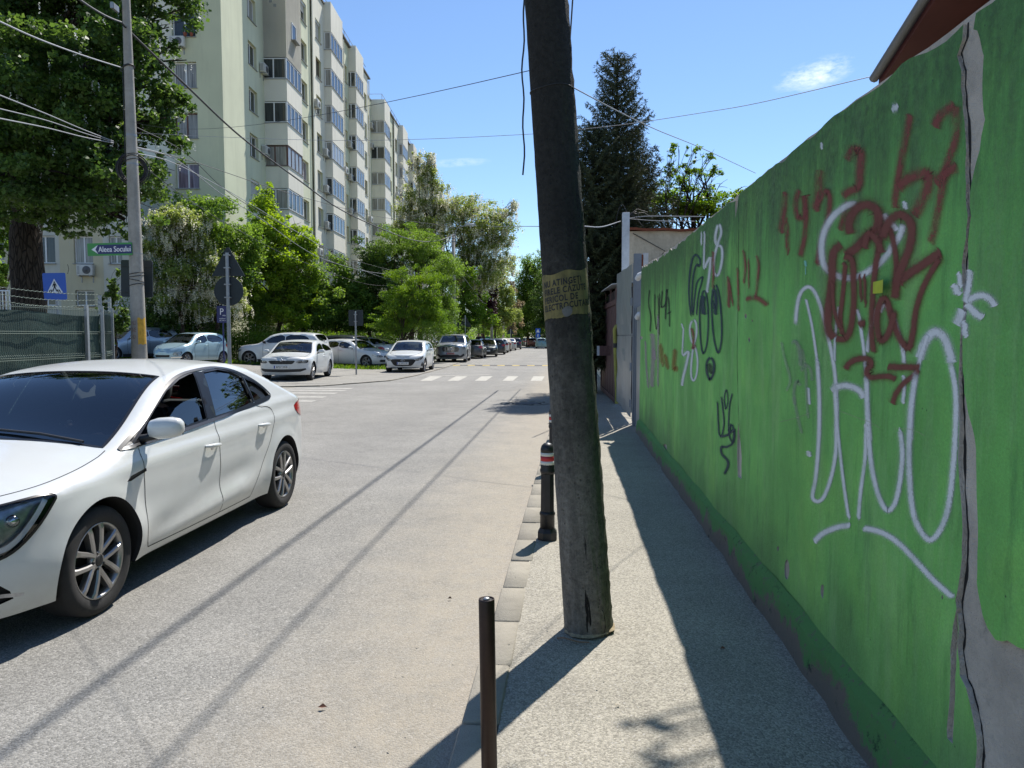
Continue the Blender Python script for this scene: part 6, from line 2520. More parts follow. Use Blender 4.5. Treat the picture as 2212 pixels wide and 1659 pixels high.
def generic(kind, L, W, H, R_, wf, wb, paint, **o):
 """three-box, two-box or tall two-box car; proportions from its own measurements"""
 P = dict(L=L, W=W, R=R_, wf=wf, wb=wb, step=o.get('step', .11), zstep=o.get('zstep', .09), cols=7, gap=o.get('gap', .012), paint=paint)
 xf, xr = L / 2, -L / 2
 hz = o.get('hood', .93 if H < 1.55 else 1.06)
 cx = o.get('cowl', xf - 1.28)
 hx = o.get('head', cx - .72)
 nose = o.get('nose', .66 if H < 1.55 else .80)
 if kind == 'saloon':
  rt, rb = o.get('rt', xr + 1.30), o.get('rb', xr + .55)
  dz = o.get('deck', H - .38)
  P['top'] = [(xf, nose), (xf - .10, nose + .08), (xf - .40, hz - .07), (cx + .3, hz - .01), (cx, hz + .05), (hx, H - .08), (hx - .4, H - .015), ((hx + rt) / 2, H), (rt, H - .09), (rb, dz + .03), (xr + .25, dz), (xr + .04, dz - .02), (xr, dz - .10)]
  P['rear'] = [(.2, .06), (.4, .0), (.6, .0), (.8, .03), (1.05, .08)]
  dlo_r = rb + .25
 elif kind == 'hatch':
  rt, rb = o.get('rt', xr + .42), o.get('rb', xr + .13)
  dz = o.get('deck', H - .48)
  P['top'] = [(xf, nose), (xf - .10, nose + .08), (xf - .40, hz - .07), (cx + .3, hz - .01), (cx, hz + .05), (hx, H - .08), (hx - .4, H - .015), ((hx + rt) / 2, H), (rt + .15, H - .05), (rt, H - .10), (rb, dz + .05), (rb - .05, dz), (xr, dz - .12)]
  P['rear'] = [(.2, .05), (.4, .0), (.6, .0), (.85, .05), (1.0, .10), (1.2, .14)]
  dlo_r = rt + .18
 P['crown'] = [(xr, .03), (rt, .035), (0, .04), (hx, .04), (cx, .05), (xf - .3, .05), (xf, .04)]
 zb0 = o.get('belt', hz - .01)
 P['belt'] = [(xr, zb0 + .09), (0, zb0 + .03), (cx, zb0 - .02), (xf, zb0 - .10)]
 P['front'] = [(.15, .08), (.3, .01), (.45, .0), (nose - .1, .0), (nose + .02, .05), (nose + .12, .12), (nose + .3, .22)]
 P['tumble'] = o.get('tumble', .42)
 P['sill'] = o.get('sill', .2)
 P['flare'] = [(wf, 1), (wb, 1)]
 P['ws'] = (cx - .01, hx)
 P['wr'] = (rt - .02, rb)
 P['glass_v'] = .90
 P['glass'] = o.get('glass', MAT['glass_dark'])
 bz = lambda x: float(np.interp(x, [xr, 0, cx, xf], [zb0 + .09, zb0 + .03, zb0 - .02, zb0 - .1])) + .035
 topz = lambda x: float(curve(P['top'])(x)) - .135
 a0 = cx - .42
 mid = o.get('bpillar', (a0 + dlo_r) / 2 + .12)
 w1 = [(a0 + .1, bz(a0)), (hx - .04, topz(hx) + .02), (mid + .04, topz(mid)), (mid + .02, bz(mid))]
 w2 = [(mid - .04, bz(mid)), (mid - .03, topz(mid)), (dlo_r + .32, topz(dlo_r + .32)), (dlo_r + .02, (topz(dlo_r) + bz(dlo_r)) / 2 + .02), (dlo_r, bz(dlo_r))]
 P['side_regions'] = [('side_window', w1, o.get('side_glass', MAT['glass_dark']), -.008, 1), ('side_window', w2, o.get('side_glass', MAT['glass_dark']), -.008, 1)]
 if o.get('cladding'):
  P['side_regions'].append(('sill_cladding', [(wb + R_ + .1, .205), (wb + R_ + .07, .34), (wf - R_ - .07, .34), (wf - R_ - .1, .205)], MAT['black'], .004, 0))
  P['arch_mat'] = MAT['black']
 e_ = nose - .065
 hl = o.get('lamp', [(.52, e_), (.50, e_ - .09), (.75, e_ - .10), (.98, e_ - .04), (1.08, e_ + .05), (.85, e_ + .02)])
 gr = o.get('grille', [(.0, e_), (.44, e_ - .01), (.42, e_ - .09), (.34, e_ - .14), (.0, e_ - .14)])
 T_ = Body(P).T
 P['u_regions'] = [
  ('headlight', hl, MAT['lamp_glass'], .002, 1),
  ('grille', gr, MAT['gloss_black'], -.006, 0),
  ('lower_grille', o.get('lower', [(.0, .42), (.62, .42), (.70, .36), (.62, .30), (.0, .30)]), MAT['black'], -.006, 0),
 ]
 tl = o.get('tail', [(T_ - .98, .95), (T_ - .62, .97), (T_ - .52, .78), (T_ - .86, .74), (T_ - 1.02, .86)])
 P['u_regions'].append(('tail_light', tl, MAT['tail'], .004, 1))
 P['u_regions'] += o.get('u_extra', [])
 P['lenses'] = [('lamp_lens', (hl[0][0] + hl[3][0]) / 2, o.get('lens_z', e_ - .04), .04)]
 P['door_lines'] = [[(a0 + .12, bz(a0) - .03), (a0 + .16, .6), (a0 + .08, .28)], [(mid, bz(mid)), (mid + .02, .6), (mid + .02, .28)],
      [(dlo_r + .12, bz(dlo_r)), (wb + .30, .75), (wb + .42, .45), (wb + .46, .28)]]
 P['top_lines'] = [[(xf - .12, .8), (cx + .02, .86)]]
 P['handles'] = [(mid + .14, bz(mid) - .13), (dlo_r + .30, bz(dlo_r) - .12)]
 P['mirror'] = (a0 + .0, bz(a0) - .01)
 P['u_ribbons'] = []
 P['cabin'] = o.get('cabin', True)
 P['style'] = o.get('style', 'y')
 P['spokes'] = o.get('spokes', 5)
 P['rr'] = o.get('rr', R_ - .095)
 for a in ('plate_front', 'plate_rear', 'plate_red', 'dark_rim', 'mirror_mat', 'black_roof', 'grille_bars', 'handle_mat', 'glass_v', 'Lf', 'nf', 'Lr', 'nr', 'fillet'):
  if a in o:
   P[a] = o[a]
 return P

# ================================================================== poles, bollards, signs, fence, wires
def mat_near_pole():
 t = NT('weathered_concrete_pole')
 v = t.coord('Object')
 a = t.noise(v, 2.2, 6, .65)
 s = t.noise(t.coord('Object', (9, 9, .9)), 2.0, 7, .75)
 g = t.noise(v, 38, 6, .75)
 col = t.mix(t.mrange(s, .35, .7), (.115, .107, .092), (.215, .20, .172))
 x = t.n('SeparateXYZ')
 t.l(v, x.inputs[0])
 # colour darkens with height, algae on the right-hand side
 k = t.math('ADD', x.outputs[2], t.mrange(a, .25, .75, -.9, .9))
 col = t.mix(t.mrange(k, .35, 2.3, 0, .95, True), col, (.021, .020, .018))
 gr = t.math('ADD', x.outputs[0], t.mrange(s, .3, .7, -.10, .10))
 col = t.mix(t.math('MULTIPLY', t.mrange(gr, .03, .14, 0, .75, True), t.mrange(x.outputs[2], 3.0, 1.2)), col, (.040, .062, .024))
 col = t.mix(1.0, col, t.mrange(g, .3, .7, .55, 1.45), 'MULTIPLY')
 # tar runs
 tar = t.math('MULTIPLY', t.mrange(t.noise(t.coord('Object', (8, 8, 1.0)), 3.4, 4, .6), .62, .66), t.mrange(x.outputs[2], .75, .45))
 col = t.mix(tar, col, (.012, .011, .010))
 pits = t.mrange(t.vor(v, 34), .22, .12, 0, .7)
 col = t.mix(t.math('MULTIPLY', pits, t.mrange(g, .45, .6)), col, (.02, .02, .018))
 t.set(Base_Color=col, Roughness=.92)
 t.p.inputs['Specular IOR Level'].default_value = .25
 t.bump(t.math('ADD', g, t.math('SUBTRACT', t.math('MULTIPLY', s, .8), t.math('MULTIPLY', pits, .5))), 1.0, .012)
 return t.m

BASE = Vector((.102, 3.82, WALK))
TOP = Vector((.102 - .072 * 8.6, 3.82 + .01 * 8.6, 8.6))
axis = (TOP - BASE).normalized()
near_pole = empty('utility_pole', BASE, label='leaning dark concrete utility pole with faded yellow warning band, in the foreground', cat='utility pole')
def upright(ax):
 """rotation with local z along ax and local y as near to world +y as it can be"""
 z_ = ax.normalized()
 x_ = Vector((0, 1, 0)).cross(z_).normalized()
 y_ = z_.cross(x_)
 return Matrix((x_, y_, z_)).transposed()

near_pole.rotation_euler = upright(axis).to_euler()

def pole_r(h):
 return .1255 - .0058 * h

m = MB()
nseg, nrow = 40, 170
vs = []
rp = random.Random(8)
for j in range(nrow):
 h = -.15 + 8.6 * (j / (nrow - 1)) ** 1.35
 for k in range(nseg):
  a = 2 * PI * k / nseg
  r_ = pole_r(h) + rp.uniform(-.0012, .0012)
  # casting seam with ragged mortar on the right edge
  if k in (39, 0):
   r_ += rp.uniform(0, .008)
  vs.append((r_ * math.cos(a), r_ * math.sin(a), h))
fs = [(j * nseg + k, j * nseg + (k + 1) % nseg, (j + 1) * nseg + (k + 1) % nseg, (j + 1) * nseg + k) for j in range(nrow - 1) for k in range(nseg)]
m.add(vs, fs, 0, True)
m.build('pole_shaft', mat_near_pole(), near_pole, fix=False)

def mat_band():
 t = NT('faded_yellow_band')
 v = t.coord('Object')
 n = t.noise(v, 11, 7, .75)
 s = t.noise(t.coord('Object', (9, 9, 1)), 4.0, 6, .7)
 col = t.mix(t.mrange(s, .3, .7), (.13, .108, .038), (.25, .205, .075))
 col = t.mix(t.mrange(n, .50, .72, 0, .8), col, (.06, .06, .035))
 t.set(Base_Color=col, Roughness=.85)
 t.bump(n, .5, .006)
 return t.m

# yellow band: survey heights along the pole
def on_pole(h, a, off):
 r_ = pole_r(h) + off
 return Vector((r_ * math.sin(a), -r_ * math.cos(a), h))

H0, H1 = 1.640, 1.862
m = MB()
N = 48
vs = []
for k in range(N + 1):
 a = -PI * .62 + PI * 1.24 * k / N
 e0 = H0 + .004 * math.sin(5 * a) + .0015 * math.sin(31 * a) + .010 * a
 e1 = H1 + .006 * math.sin(5 * a + 1) + .010 * a
 vs += [on_pole(e0, a, .0022), on_pole((e0 + e1) / 2, a, .0022), on_pole(e1, a, .0022)]
m.add(vs, [(k * 3 + j, (k + 1) * 3 + j, (k + 1) * 3 + j + 1, k * 3 + j + 1) for k in range(N) for j in (0, 1)], 0, True)
m.build('yellow_band', mat_band(), near_pole, fix=False)
for row, (txt, h, da) in enumerate([('NU ATINGEȚI', 1.812, -.16), ('FIRELE CĂZUTE', 1.772, -.04), ('PERICOL DE', 1.732, -.28), ('ELECTROCUTARE', 1.693, .04)]):
 me = text_mesh(txt, .043, MAT['ink'], 'stencil_lettering', .0, sx=.74, space=1.14, bold=.0012)
 bm = bmesh.new()
 bm.from_mesh(me)
 bmesh.ops.subdivide_edges(bm, edges=[e for e in bm.edges if e.calc_length() > .012], cuts=2)
 for v in bm.verts:
  a = v.co.x / .118 + da
  v.co = on_pole(h + v.co.y + .010 * a, a, .0045)
 bm.to_mesh(me)
 bm.free()
 link_mesh('stencil_lettering', me, near_pole)
m = MB()
cc = on_pole(1.663, .02, .004)
m.add([cc + Vector(((.026 + .002 * math.sin(3 * t)) * math.cos(t), .0035 * math.cos(2 * t) * .6, (.026 + .003 * math.sin(2 * t)) * math.sin(t))) for t in np.linspace(0, 2 * PI, 20)[:-1]], [list(range(19))])
m.build('grey_blob', simple('dull_cement', (.15, .148, .14), .9, var=.3, scale=30), near_pole)
m = MB()
m.tube([on_pole(2.78 + .004 * math.sin(3 * a), a, .002) for a in np.linspace(-PI, PI, 30)], .003, 5, cap=False)
m.build('wire_loop', MAT['cable'], near_pole)
m = MB()
m.tube([(-.16, -.13, .012), (-.13, -.17, .03), (-.05, -.19, .012), (.0, -.195, .010)], .004, 5)
m.build('bent_wire', simple('rusty_wire', (.20, .13, .08), .8), near_pole)
# crumbled asphalt and sand collar round the foot
m = MB()
vs = []
for k in range(40):
 a = 2 * PI * k / 40
 r1 = .132 + .008 * math.sin(3 * a + 1) + rp.uniform(0, .012)
 vs += [(.118 * math.cos(a), .118 * math.sin(a), .024), (r1 * math.cos(a), r1 * math.sin(a), .010)]
m.add(vs, [(2 * k, 2 * ((k + 1) % 40), 2 * ((k + 1) % 40) + 1, 2 * k + 1) for k in range(40)], 0, True)
m.build('sand_collar', simple('sandy_collar', (.30, .24, .15), .95, var=.45, scale=40, bump=.5), near_pole, fix=False)
# lamp bracket and its lantern high above, out of the picture but casting its shadow
m = MB()
m.tube([(0, 0, 7.9), (.10, .05, 8.7), (.5, .2, 9.0), (1.0, .35, 9.05)], .03, 8)
m.build('bracket', MAT['steel'], near_pole)

# dangling cable left of the pole
dz0 = pt(1130, -60, 3.4)
dz1 = pt(1131, 378, 3.4)
m = MB()
pts = []
for i in range(22):
 t = i / 21
 p = dz0.lerp(dz1, t)
 pts.append(p - dz1 + Vector((.006 * math.sin(t * 9) * (1 - t) + .004 * math.sin(t * 23), 0, 0)))
m.tube([Vector((0, 0, 3.2)) + pts[0] * 1.0] + pts, .0042, 6)
m.build('dangling_cable', MAT['cable'], loc=dz1, label='thin black cable end hanging down in the sky beside the leaning pole', cat='cable')

# ---- bollards
MAT['bollard'] = simple('black_cast_iron', (.022, .022, .024), .42, .3, var=.35, scale=7, bump=.15)
MAT['band_white'] = simple('white_reflector_band', (.62, .62, .58), .5, var=.1)
MAT['band_red'] = simple('red_reflector_band', (.46, .022, .03), .45, var=.1)

def make_bollard():
 root = empty('bollard')
 b = MB()
 oct_ = lambda r_, z: [(r_ * math.cos(PI / 4 * k + PI / 8), r_ * math.sin(PI / 4 * k + PI / 8), z) for k in range(8)]
 def stack(mb, rings, n=8):
  vs = [p for r_ in rings for p in r_]
  fs = [(i * n + k, i * n + (k + 1) % n, (i + 1) * n + (k + 1) % n, (i + 1) * n + k) for i in range(len(rings) - 1) for k in range(n)]
  fs += [list(range(n))[::-1], [(len(rings) - 1) * n + k for k in range(n)]]
  mb.add(vs, fs)
 stack(b, [oct_(.078, 0), oct_(.078, .055), oct_(.060, .085)])
 b.build('foot', MAT['bollard'], root)
 s = MB()
 s.lathe([(.056, .08), (.055, .18), (.060, .19), (.060, .20), (.052, .215)], 24)
 stack(s, [oct_(.054, .215), oct_(.052, .50)])
 s.lathe([(.050, .50), (.056, .515), (.058, .53), (.052, .545), (.0535, .56), (.0535, .575)], 24)
 s.build('shaft', MAT['bollard'], root)
 for nm, z0, z1, mt in (('white_band', .572, .600, 'band_white'), ('red_band', .600, .638, 'band_red'), ('white_band', .638, .664, 'band_white')):
  q = MB()
  q.lathe([(.0535, z0), (.0535, z1)], 28)
  q.build(nm, MAT[mt], root)
 c = MB()
 c.lathe([(.0535, .664), (.0535, .690), (.045, .715), (.028, .732), (.001, .738)], 28)
 c.build('cap', MAT['bollard'], root)
 return root

b0 = make_bollard()
BP = [(-.168, 5.56, 'nearest black iron bollard with red and white bands, half behind the leaning pole'),
  (-.185, 8.35, 'second black bollard with red and white bands, mostly hidden by the leaning pole'),
  (-.19, 11.2, 'third banded bollard down the kerb behind the leaning pole'),
  (-.19, 14.1, 'fourth banded bollard down the kerb behind the leaning pole')]
for i, (x, y, lab) in enumerate(BP):
 o = b0 if i == 0 else copy_tree(b0)
 o.location = (x, y, WALK)
 o.rotation_euler = (0, 0, .1 * i)
 tag(o, lab, 'bollard', 'iron bollards along the kerb')
# rusty brown pipe post in the foreground
pp = pt(1051, 1293, 2.2)
pb_ = Vector((pp.x + .012, pp.y - .012, WALK))
post2 = empty('pipe_post', pb_, label='slim rusty brown pipe post standing at the kerb in the foreground', cat='post')
ax = (pp - pb_)
post2.rotation_euler = upright(ax).to_euler()
MAT['pipe_brown'] = simple('rusty_brown_paint', (.030, .014, .010), .45, .3, var=.5, scale=9, bump=.12)
Lp = ax.length
q = MB()
q.lathe([(.0245, -.1), (.0245, Lp - .004), (.0235, Lp), (.021, Lp), (.021, Lp - .008)], 28)
q.build('tube', MAT['pipe_brown'], post2)
q = MB()
q.lathe([(.0205, Lp - .012), (.0205, Lp - .004), (.001, Lp - .004)], 24)
q.build('plug', MAT['black'], post2)
q = MB()
q.sphere((0, 0, Lp - .001), .0105, 14, 8, 0, (1, 1, .55))
q.build('rivet', MAT['steel'], post2)

# ---- concrete pole on the left with the street-name plate
PB = pt(303, 800, 16.0)
PB = Vector((PB.x, PB.y, .05))
PT_ = pt(268, -120, 16.0)
axl = (PT_ - PB)
lp = empty('street_pole', PB, label='pale concrete pole carrying the Aleea Socului plate, cable coil and yellow patch', cat='utility pole')
q0 = axl.to_track_quat('Z', 'Y')
lp.rotation_euler = q0.to_euler()
Ll = axl.length
m = MB()
m.lathe([(.168 - .0105 * h, h) for h in np.linspace(0, Ll + .6, 14)], 30)
m.build('pole_shaft', MAT['concrete_pole'], lp)
LPM = Matrix.Translation(PB) @ q0.to_matrix().to_4x4()
LPI = LPM.inverted()

def lpz(v):
 """height along the left pole for a picture row"""
 return (LPI @ pt(285, v, 16.0)).z

# the pole's local -y looks roughly at the camera? find the direction
camdir = (LPI.to_3x3() @ (Vector((0, 0, EYE)) - PB)).normalized()
ca = math.atan2(camdir.y, camdir.x)
for v_, w_ in ((293, .020), (355, .02), (548, .006)):
 z = lpz(v_)
 q = MB()
 r_ = .168 - .0105 * z
 q.lathe([(r_ + .003, z - w_), (r_ + .003, z + w_)], 28, cap=False)
 q.build('steel_strap', MAT['steel'], lp)
for v_ in (145, 332, 345, 340, 590, 596, 616, 606):
 z = lpz(v_)
 r_ = .168 - .0105 * z + .008
 q = MB()
 q.tube([(r_ * math.cos(a), r_ * math.sin(a), z + .03 * math.sin(a * 1.0 + v_)) for a in np.linspace(0, 2 * PI, 25)], .008 if v_ != 145 else .02, 5, cap=False)
 q.build('cable_tie', MAT['cable'], lp)
# cable coil on the far side
z = lpz(358)
q = MB()
sidev = Vector((-math.sin(ca), math.cos(ca), 0))
for k in range(9):
 rr_ = .30 + rp.uniform(-.05, .05)
 cen = Vector((0, 0, z)) - camdir * .22 + sidev * rp.uniform(-.03, .03)
 q.tube([cen + sidev * rr_ * .95 * math.cos(a) + Vector((0, 0, rr_ * math.sin(a))) - camdir * (.02 * k * .4 + .02 * math.sin(a * 2 + k)) for a in np.linspace(0, 2 * PI, 26)], .012, 6, cap=False)
coil = q.build('cable_coil', MAT['cable'], lp)
# drop cable along the left edge of the pole
q = MB()
q.tube([Vector((0, 0, lpz(v_))) - sidev * (.168 - .0105 * lpz(v_) + .018) * (1) + camdir * .02 for v_ in (150, 180, 230, 290, 330, 352)], .011, 6)
q.build('drop_cable', MAT['cable'], lp)
q = MB()
M_ = Matrix.Translation(Vector((0, 0, lpz(20))) - sidev * .22 * 1)
q.box(-.12, .12, -.03, .03, -.06, .06, M=M_)
q.build('steel_bracket', MAT['steel'], lp)
# painted yellow patch and faded red letters
zz0, zz1 = lpz(744), lpz(688)

def lpole(h, a, off):
 r_ = .168 - .0105 * h + off
 aa = ca + a
 return Vector((r_ * math.cos(aa), r_ * math.sin(aa), h))

q = MB()
vs = []
sgn = 1 if (LPM @ lpole(1, .5, 0) - PB).dot(Vector((CY_, SY_, 0))) > (LPM @ lpole(1, -.5, 0) - PB).dot(Vector((CY_, SY_, 0))) else -1
for k in range(14):
 a = sgn * (-.10 + 1.25 * k / 13)
 vs += [lpole(zz0 + .012 * math.sin(9 * a), a, .003), lpole(zz1 + .02 * math.sin(7 * a + 1), a, .003)]
q.add(vs, [(2 * k, 2 * k + 2, 2 * k + 3, 2 * k + 1) for k in range(13)], 0, True)
q.build('yellow_patch', simple('yellow_paint_patch', (.52, .30, .035), .8, var=.35, scale=14), lp, fix=False)
for (txt, hh, aa_) in [('NU', zz1 - .10, -.62), ('NE', zz1 - .25, -.6), ('ID', zz1 - .40, -.6)]:
 me = text_mesh(txt, .13, simple('faded_red_paint', (.20, .11, .09), .9, var=.4, scale=20), 'painted_lettering', 0, sx=.6)
 for v in me.vertices:
  a = sgn * (v.co.x / .16) + sgn * aa_
  v.co = lpole(hh + v.co.y, a, .004)
 link_mesh('painted_lettering', me, lp)

def facing(loc, roll=0.0, yaw_off=0.0, parent=None):
 """matrix of an upright board at loc that faces the street towards us (+z of board local = normal)"""
 M = Matrix.Translation(loc) @ Matrix.Rotation(YAW + yaw_off, 4, 'Z') @ Matrix.Rotation(R(90), 4, 'X') @ Matrix.Rotation(roll, 4, 'Z')
 return M

def board(name, mats, poly, th, M, parent=None, bev=0.0, **k):
 q = MB()
 q.prism(poly, -th / 2, th / 2)
 o = q.build(name, mats, parent, **k)
 o.matrix_world = M
 return o

def rrect(w, h, r_=.02, n=4):
 out = []
 for (sx, sy, a0) in ((1, 1, 0), (-1, 1, 90), (-1, -1, 180), (1, -1, 270)):
  for i in range(n + 1):
   a = R(a0 + 90 * i / n)
   out.append((sx * (w / 2 - r_) + r_ * math.cos(a), sy * (h / 2 - r_) + r_ * math.sin(a)))
 return out

# street-name plate, bolted to the left side of the pole
c0 = pt(189, 527, 15.85)
c1 = pt(285, 525, 15.85)
cz = pt(237, 538.5, 15.85)
wd, hg = (c1 - c0).length, .265
nameplate = empty('street_name_sign', label='green and navy street name plate reading Aleea Socului on the pale pole', cat='street sign')
NM = facing(Vector(((c0.x + c1.x) / 2, (c0.y + c1.y) / 2, cz.z)), R(1.4), R(0))
nameplate.matrix_world = NM
q = MB()
q.prism(rrect(wd, hg, .015), -.008, .008)
q.build('panel', MAT['sign_green'], nameplate)
q = MB()
q.prism([(wd / 2 - .005, hg * .36), (-wd / 2 + .22, hg * .36), (-wd / 2 + .09, 0), (-wd / 2 + .22, -hg * .36), (wd / 2 - .005, -hg * .36)], .0085, .0105)
q.build('navy_field', MAT['sign_navy'], nameplate)
q = MB()
q.prism([(-wd / 2 + .085, 0), (-wd / 2 + .225, .092), (-wd / 2 + .17, 0)], .011, .0125)
q.prism([(-wd / 2 + .085, 0), (-wd / 2 + .17, 0), (-wd / 2 + .225, -.092)], .011, .0125)
q.build('arrow', MAT['white_ink'], nameplate)
me = text_mesh('Aleea Socului', .165, MAT['white_ink'], 'lettering', .0012, sx=.62)
bmt = bmesh.new()
bmt.from_mesh(me)
bmt.to_mesh(me)
bmt.free()
o = link_mesh('lettering', me, nameplate)
o.location = (.105, -.006, .013)
o.scale = ((wd - .26) / max(.01, max(v.co.x for v in me.vertices) - min(v.co.x for v in me.vertices)), 1.0, 1)
me2 = text_mesh('Aleea Socului', .165, MAT['white_ink'], 'lettering', .0011, sx=.62)
o2 = link_mesh('lettering', me2, nameplate)
o2.location = (.110, -.0045, .0128)
o2.scale = o.scale

# dark backs of the large sign behind the pale pole
sg = empty('traffic_sign', label='dark back of a rectangular sign strapped behind the pale concrete pole', cat='traffic sign')
sM = facing(pt(296, 602, 16.28), R(-1.5))
sg.matrix_world = sM
q = MB()
q.prism(rrect(.69, .80, .04), -.012, .012)
q.build('panel', MAT['sign_back'], sg)
q = MB()
q.box(-.33, .33, -.30, -.26, .0125, .035)
q.box(-.33, .33, .26, .30, .0125, .035)
q.build('back_rail', MAT['sign_back'], sg)

def sign_post(x, y, top, r_=.042, label='', parts=(), base=None, mat='steel', yaw_off=0.0, tilt=(0, 0)):
 """post with the backs or faces of signs; parts: (name, polygon, material, height, back rails?, front artwork)"""
 z0 = gz(x, y) if base is None else base
 root = empty('traffic_sign', (x, y, z0), YAW + yaw_off, label=label, cat='traffic sign')
 if tilt != (0, 0):
  root.rotation_euler = (tilt[0], tilt[1], YAW + yaw_off)
 q = MB()
 q.tube([(0, 0, -.1), (0, 0, top - z0)], r_, 12)
 q.build('post', MAT[mat], root)
 Mx = Matrix.Rotation(R(90), 4, 'X')
 for (nm, poly, mt, h, dy, art) in parts:
  q = MB()
  q.prism(poly, -.008, .008, 0, Matrix.Translation((0, dy, h - z0)) @ Mx)
  pa = q.build(nm, MAT[mt], root)
  ys_ = [p[1] for p in poly]
  for t in (.28, .72):
   hh = min(ys_) + (max(ys_) - min(ys_)) * t
   if dy > 0:
    q = MB()
    q.box(-r_ - .03, r_ + .03, -r_ - .006, r_ + .006 + .01, h - z0 + hh - .014, h - z0 + hh + .014)
    q.build('clamp', MAT['steel'], root)
  if art:
   art(root, Matrix.Translation((0, dy, h - z0)) @ Mx, pa)
 return root

tri = lambda s: [(-s * .5, -s * .36), (s * .5, -s * .36), (.03, s * .50), (-.03, s * .50)]
circ = lambda r_: [(r_ * math.cos(a), r_ * math.sin(a)) for a in np.linspace(0, 2 * PI, 33)[:-1]]
p = pt(494, 700, 18.0)
zt = pt(492, 546, 18).z
sign_post(p.x, p.y, zt, .044, 'tall grey post with dark backs of a triangular sign above a round one', [
 ('triangle_panel', tri(.80), 'sign_back', pt(494, 570, 18).z, .055, None),
 ('round_panel', circ(.355), 'sign_back', pt(494, 628.5, 18).z, .055, None)])
p = pt(769, 760, 31.0)
sign_post(p.x, p.y, pt(768, 672, 31).z, .035, 'thin post with a small dark square sign back on the parking verge', [
 ('square_panel', rrect(.60, .66, .04), 'sign_back', pt(768, 686.5, 31).z, .05, None)], base=gz(p.x, p.y) + .03)

def art_P(root, M, pa):
 for (txt, sz, x, y) in (('P', .27, -.02, .07), ('PMB', .055, .05, -.04), ('REZERVAT', .045, 0, -.13), ('SECTOR 2', .045, 0, -.185)):
  me = text_mesh(txt, sz, MAT['white_ink'], 'lettering', .001, sx=.9)
  o = link_mesh('lettering', me, pa)
  o.matrix_local = M @ Matrix.Translation((x, y, .010))

p = pt(482, 700, 22.0)
sign_post(p.x, p.y, pt(482, 662, 22).z, .022, 'navy blue parking sign with a white P beside the tall grey sign post', [
 ('blue_panel', rrect(.33, .50, .02), 'sign_navy', pt(479, 679, 22).z, -.035, art_P)], mat='sign_navy')

def art_crossing(root, M, pa):
 q = MB()
 q.prism([(-.175, -.15), (.175, -.15), (0, .185)], .009, .010, 0, M)
 q.build('white_triangle', MAT['white_ink'], pa)
 q = MB()
 q.prism(circ(.018), .011, .012, 0, M @ Matrix.Translation((0, .10, 0)))
 q.prism([(-.028, .075), (.028, .075), (.05, .0), (.038, -.005), (.022, .04), (.02, -.02), (.055, -.12), (.03, -.12), (0, -.03), (-.035, -.12), (-.058, -.12), (-.02, -.02), (-.022, .035), (-.04, -.01), (-.05, .0)], .011, .012, 0, M)
 for x_ in (-.13, -.085, .075, .12):
  q.prism([(x_ - .012, -.145), (x_ + .012, -.145), (x_ + .012 - .25 * x_, -.075), (x_ - .012 - .25 * x_, -.075)], .011, .012, 0, M)
 q.build('walking_figure', MAT['ink'], pa)

p = pt(130, 640, 18.0)
r_ = sign_post(p.x, p.y, pt(130, 600, 18).z, .03, 'tilted blue pedestrian crossing sign standing behind the mesh fence', [
 ('blue_panel', rrect(.505, .645, .03), 'sign_blue', pt(130, 619, 18).z, -.045, art_crossing)], yaw_off=R(10), tilt=(0, R(-2)))
q = MB()
a = pt(146, 571, 18)
b = pt(146, 592, 18)
q.tube([a - a, (b - a) * .5 + Vector((.03, 0, 0)), b - a], .006, 5)
q.build('loose_wire', MAT['cable'], loc=a, label='short loose black wire hanging above the blue crossing sign', cat='wire')
p = pt(1162, 730, 108.0)

def art_small(root, M, pa):
 q = MB()
 q.prism([(-.26, -.24), (.26, -.24), (0, .26)], .009, .012, 0, M)
 q.build('white_triangle', MAT['white_ink'], pa)

def art_arrow(root, M, pa):
 q = MB()
 q.prism([(-.05, -.2), (.05, -.2), (.05, .05), (.14, .05), (0, .22), (-.14, .05), (-.05, .05)], .009, .012, 0, M)
 q.build('arrow', MAT['white_ink'], pa)

sign_post(p.x, p.y, pt(1162, 712, 108).z, .05, 'far blue pedestrian crossing sign over a round blue sign by the street end', [
 ('blue_panel', rrect(.70, .70, .03), 'sign_blue', pt(1162, 714.5, 108).z, -.06, art_small),
 ('round_panel', circ(.36), 'sign_blue', pt(1162, 725, 108).z, -.06, art_arrow)])
p = pt(1005, 740, 55.0)
sign_post(p.x, p.y, pt(1005, 681, 55).z, .04, 'grey post with dark triangular sign back behind the silver off-roader', [
 ('triangle_panel', tri(.95), 'sign_back', pt(1006, 696, 55).z, .05, None)])
p = pt(1103, 740, 95.0)
sign_post(p.x, p.y, pt(1103, 711, 95).z, .04, 'small far post with a triangular sign back near the street end', [
 ('triangle_panel', tri(.95), 'sign_back', pt(1103, 716, 95).z, .05, None)])

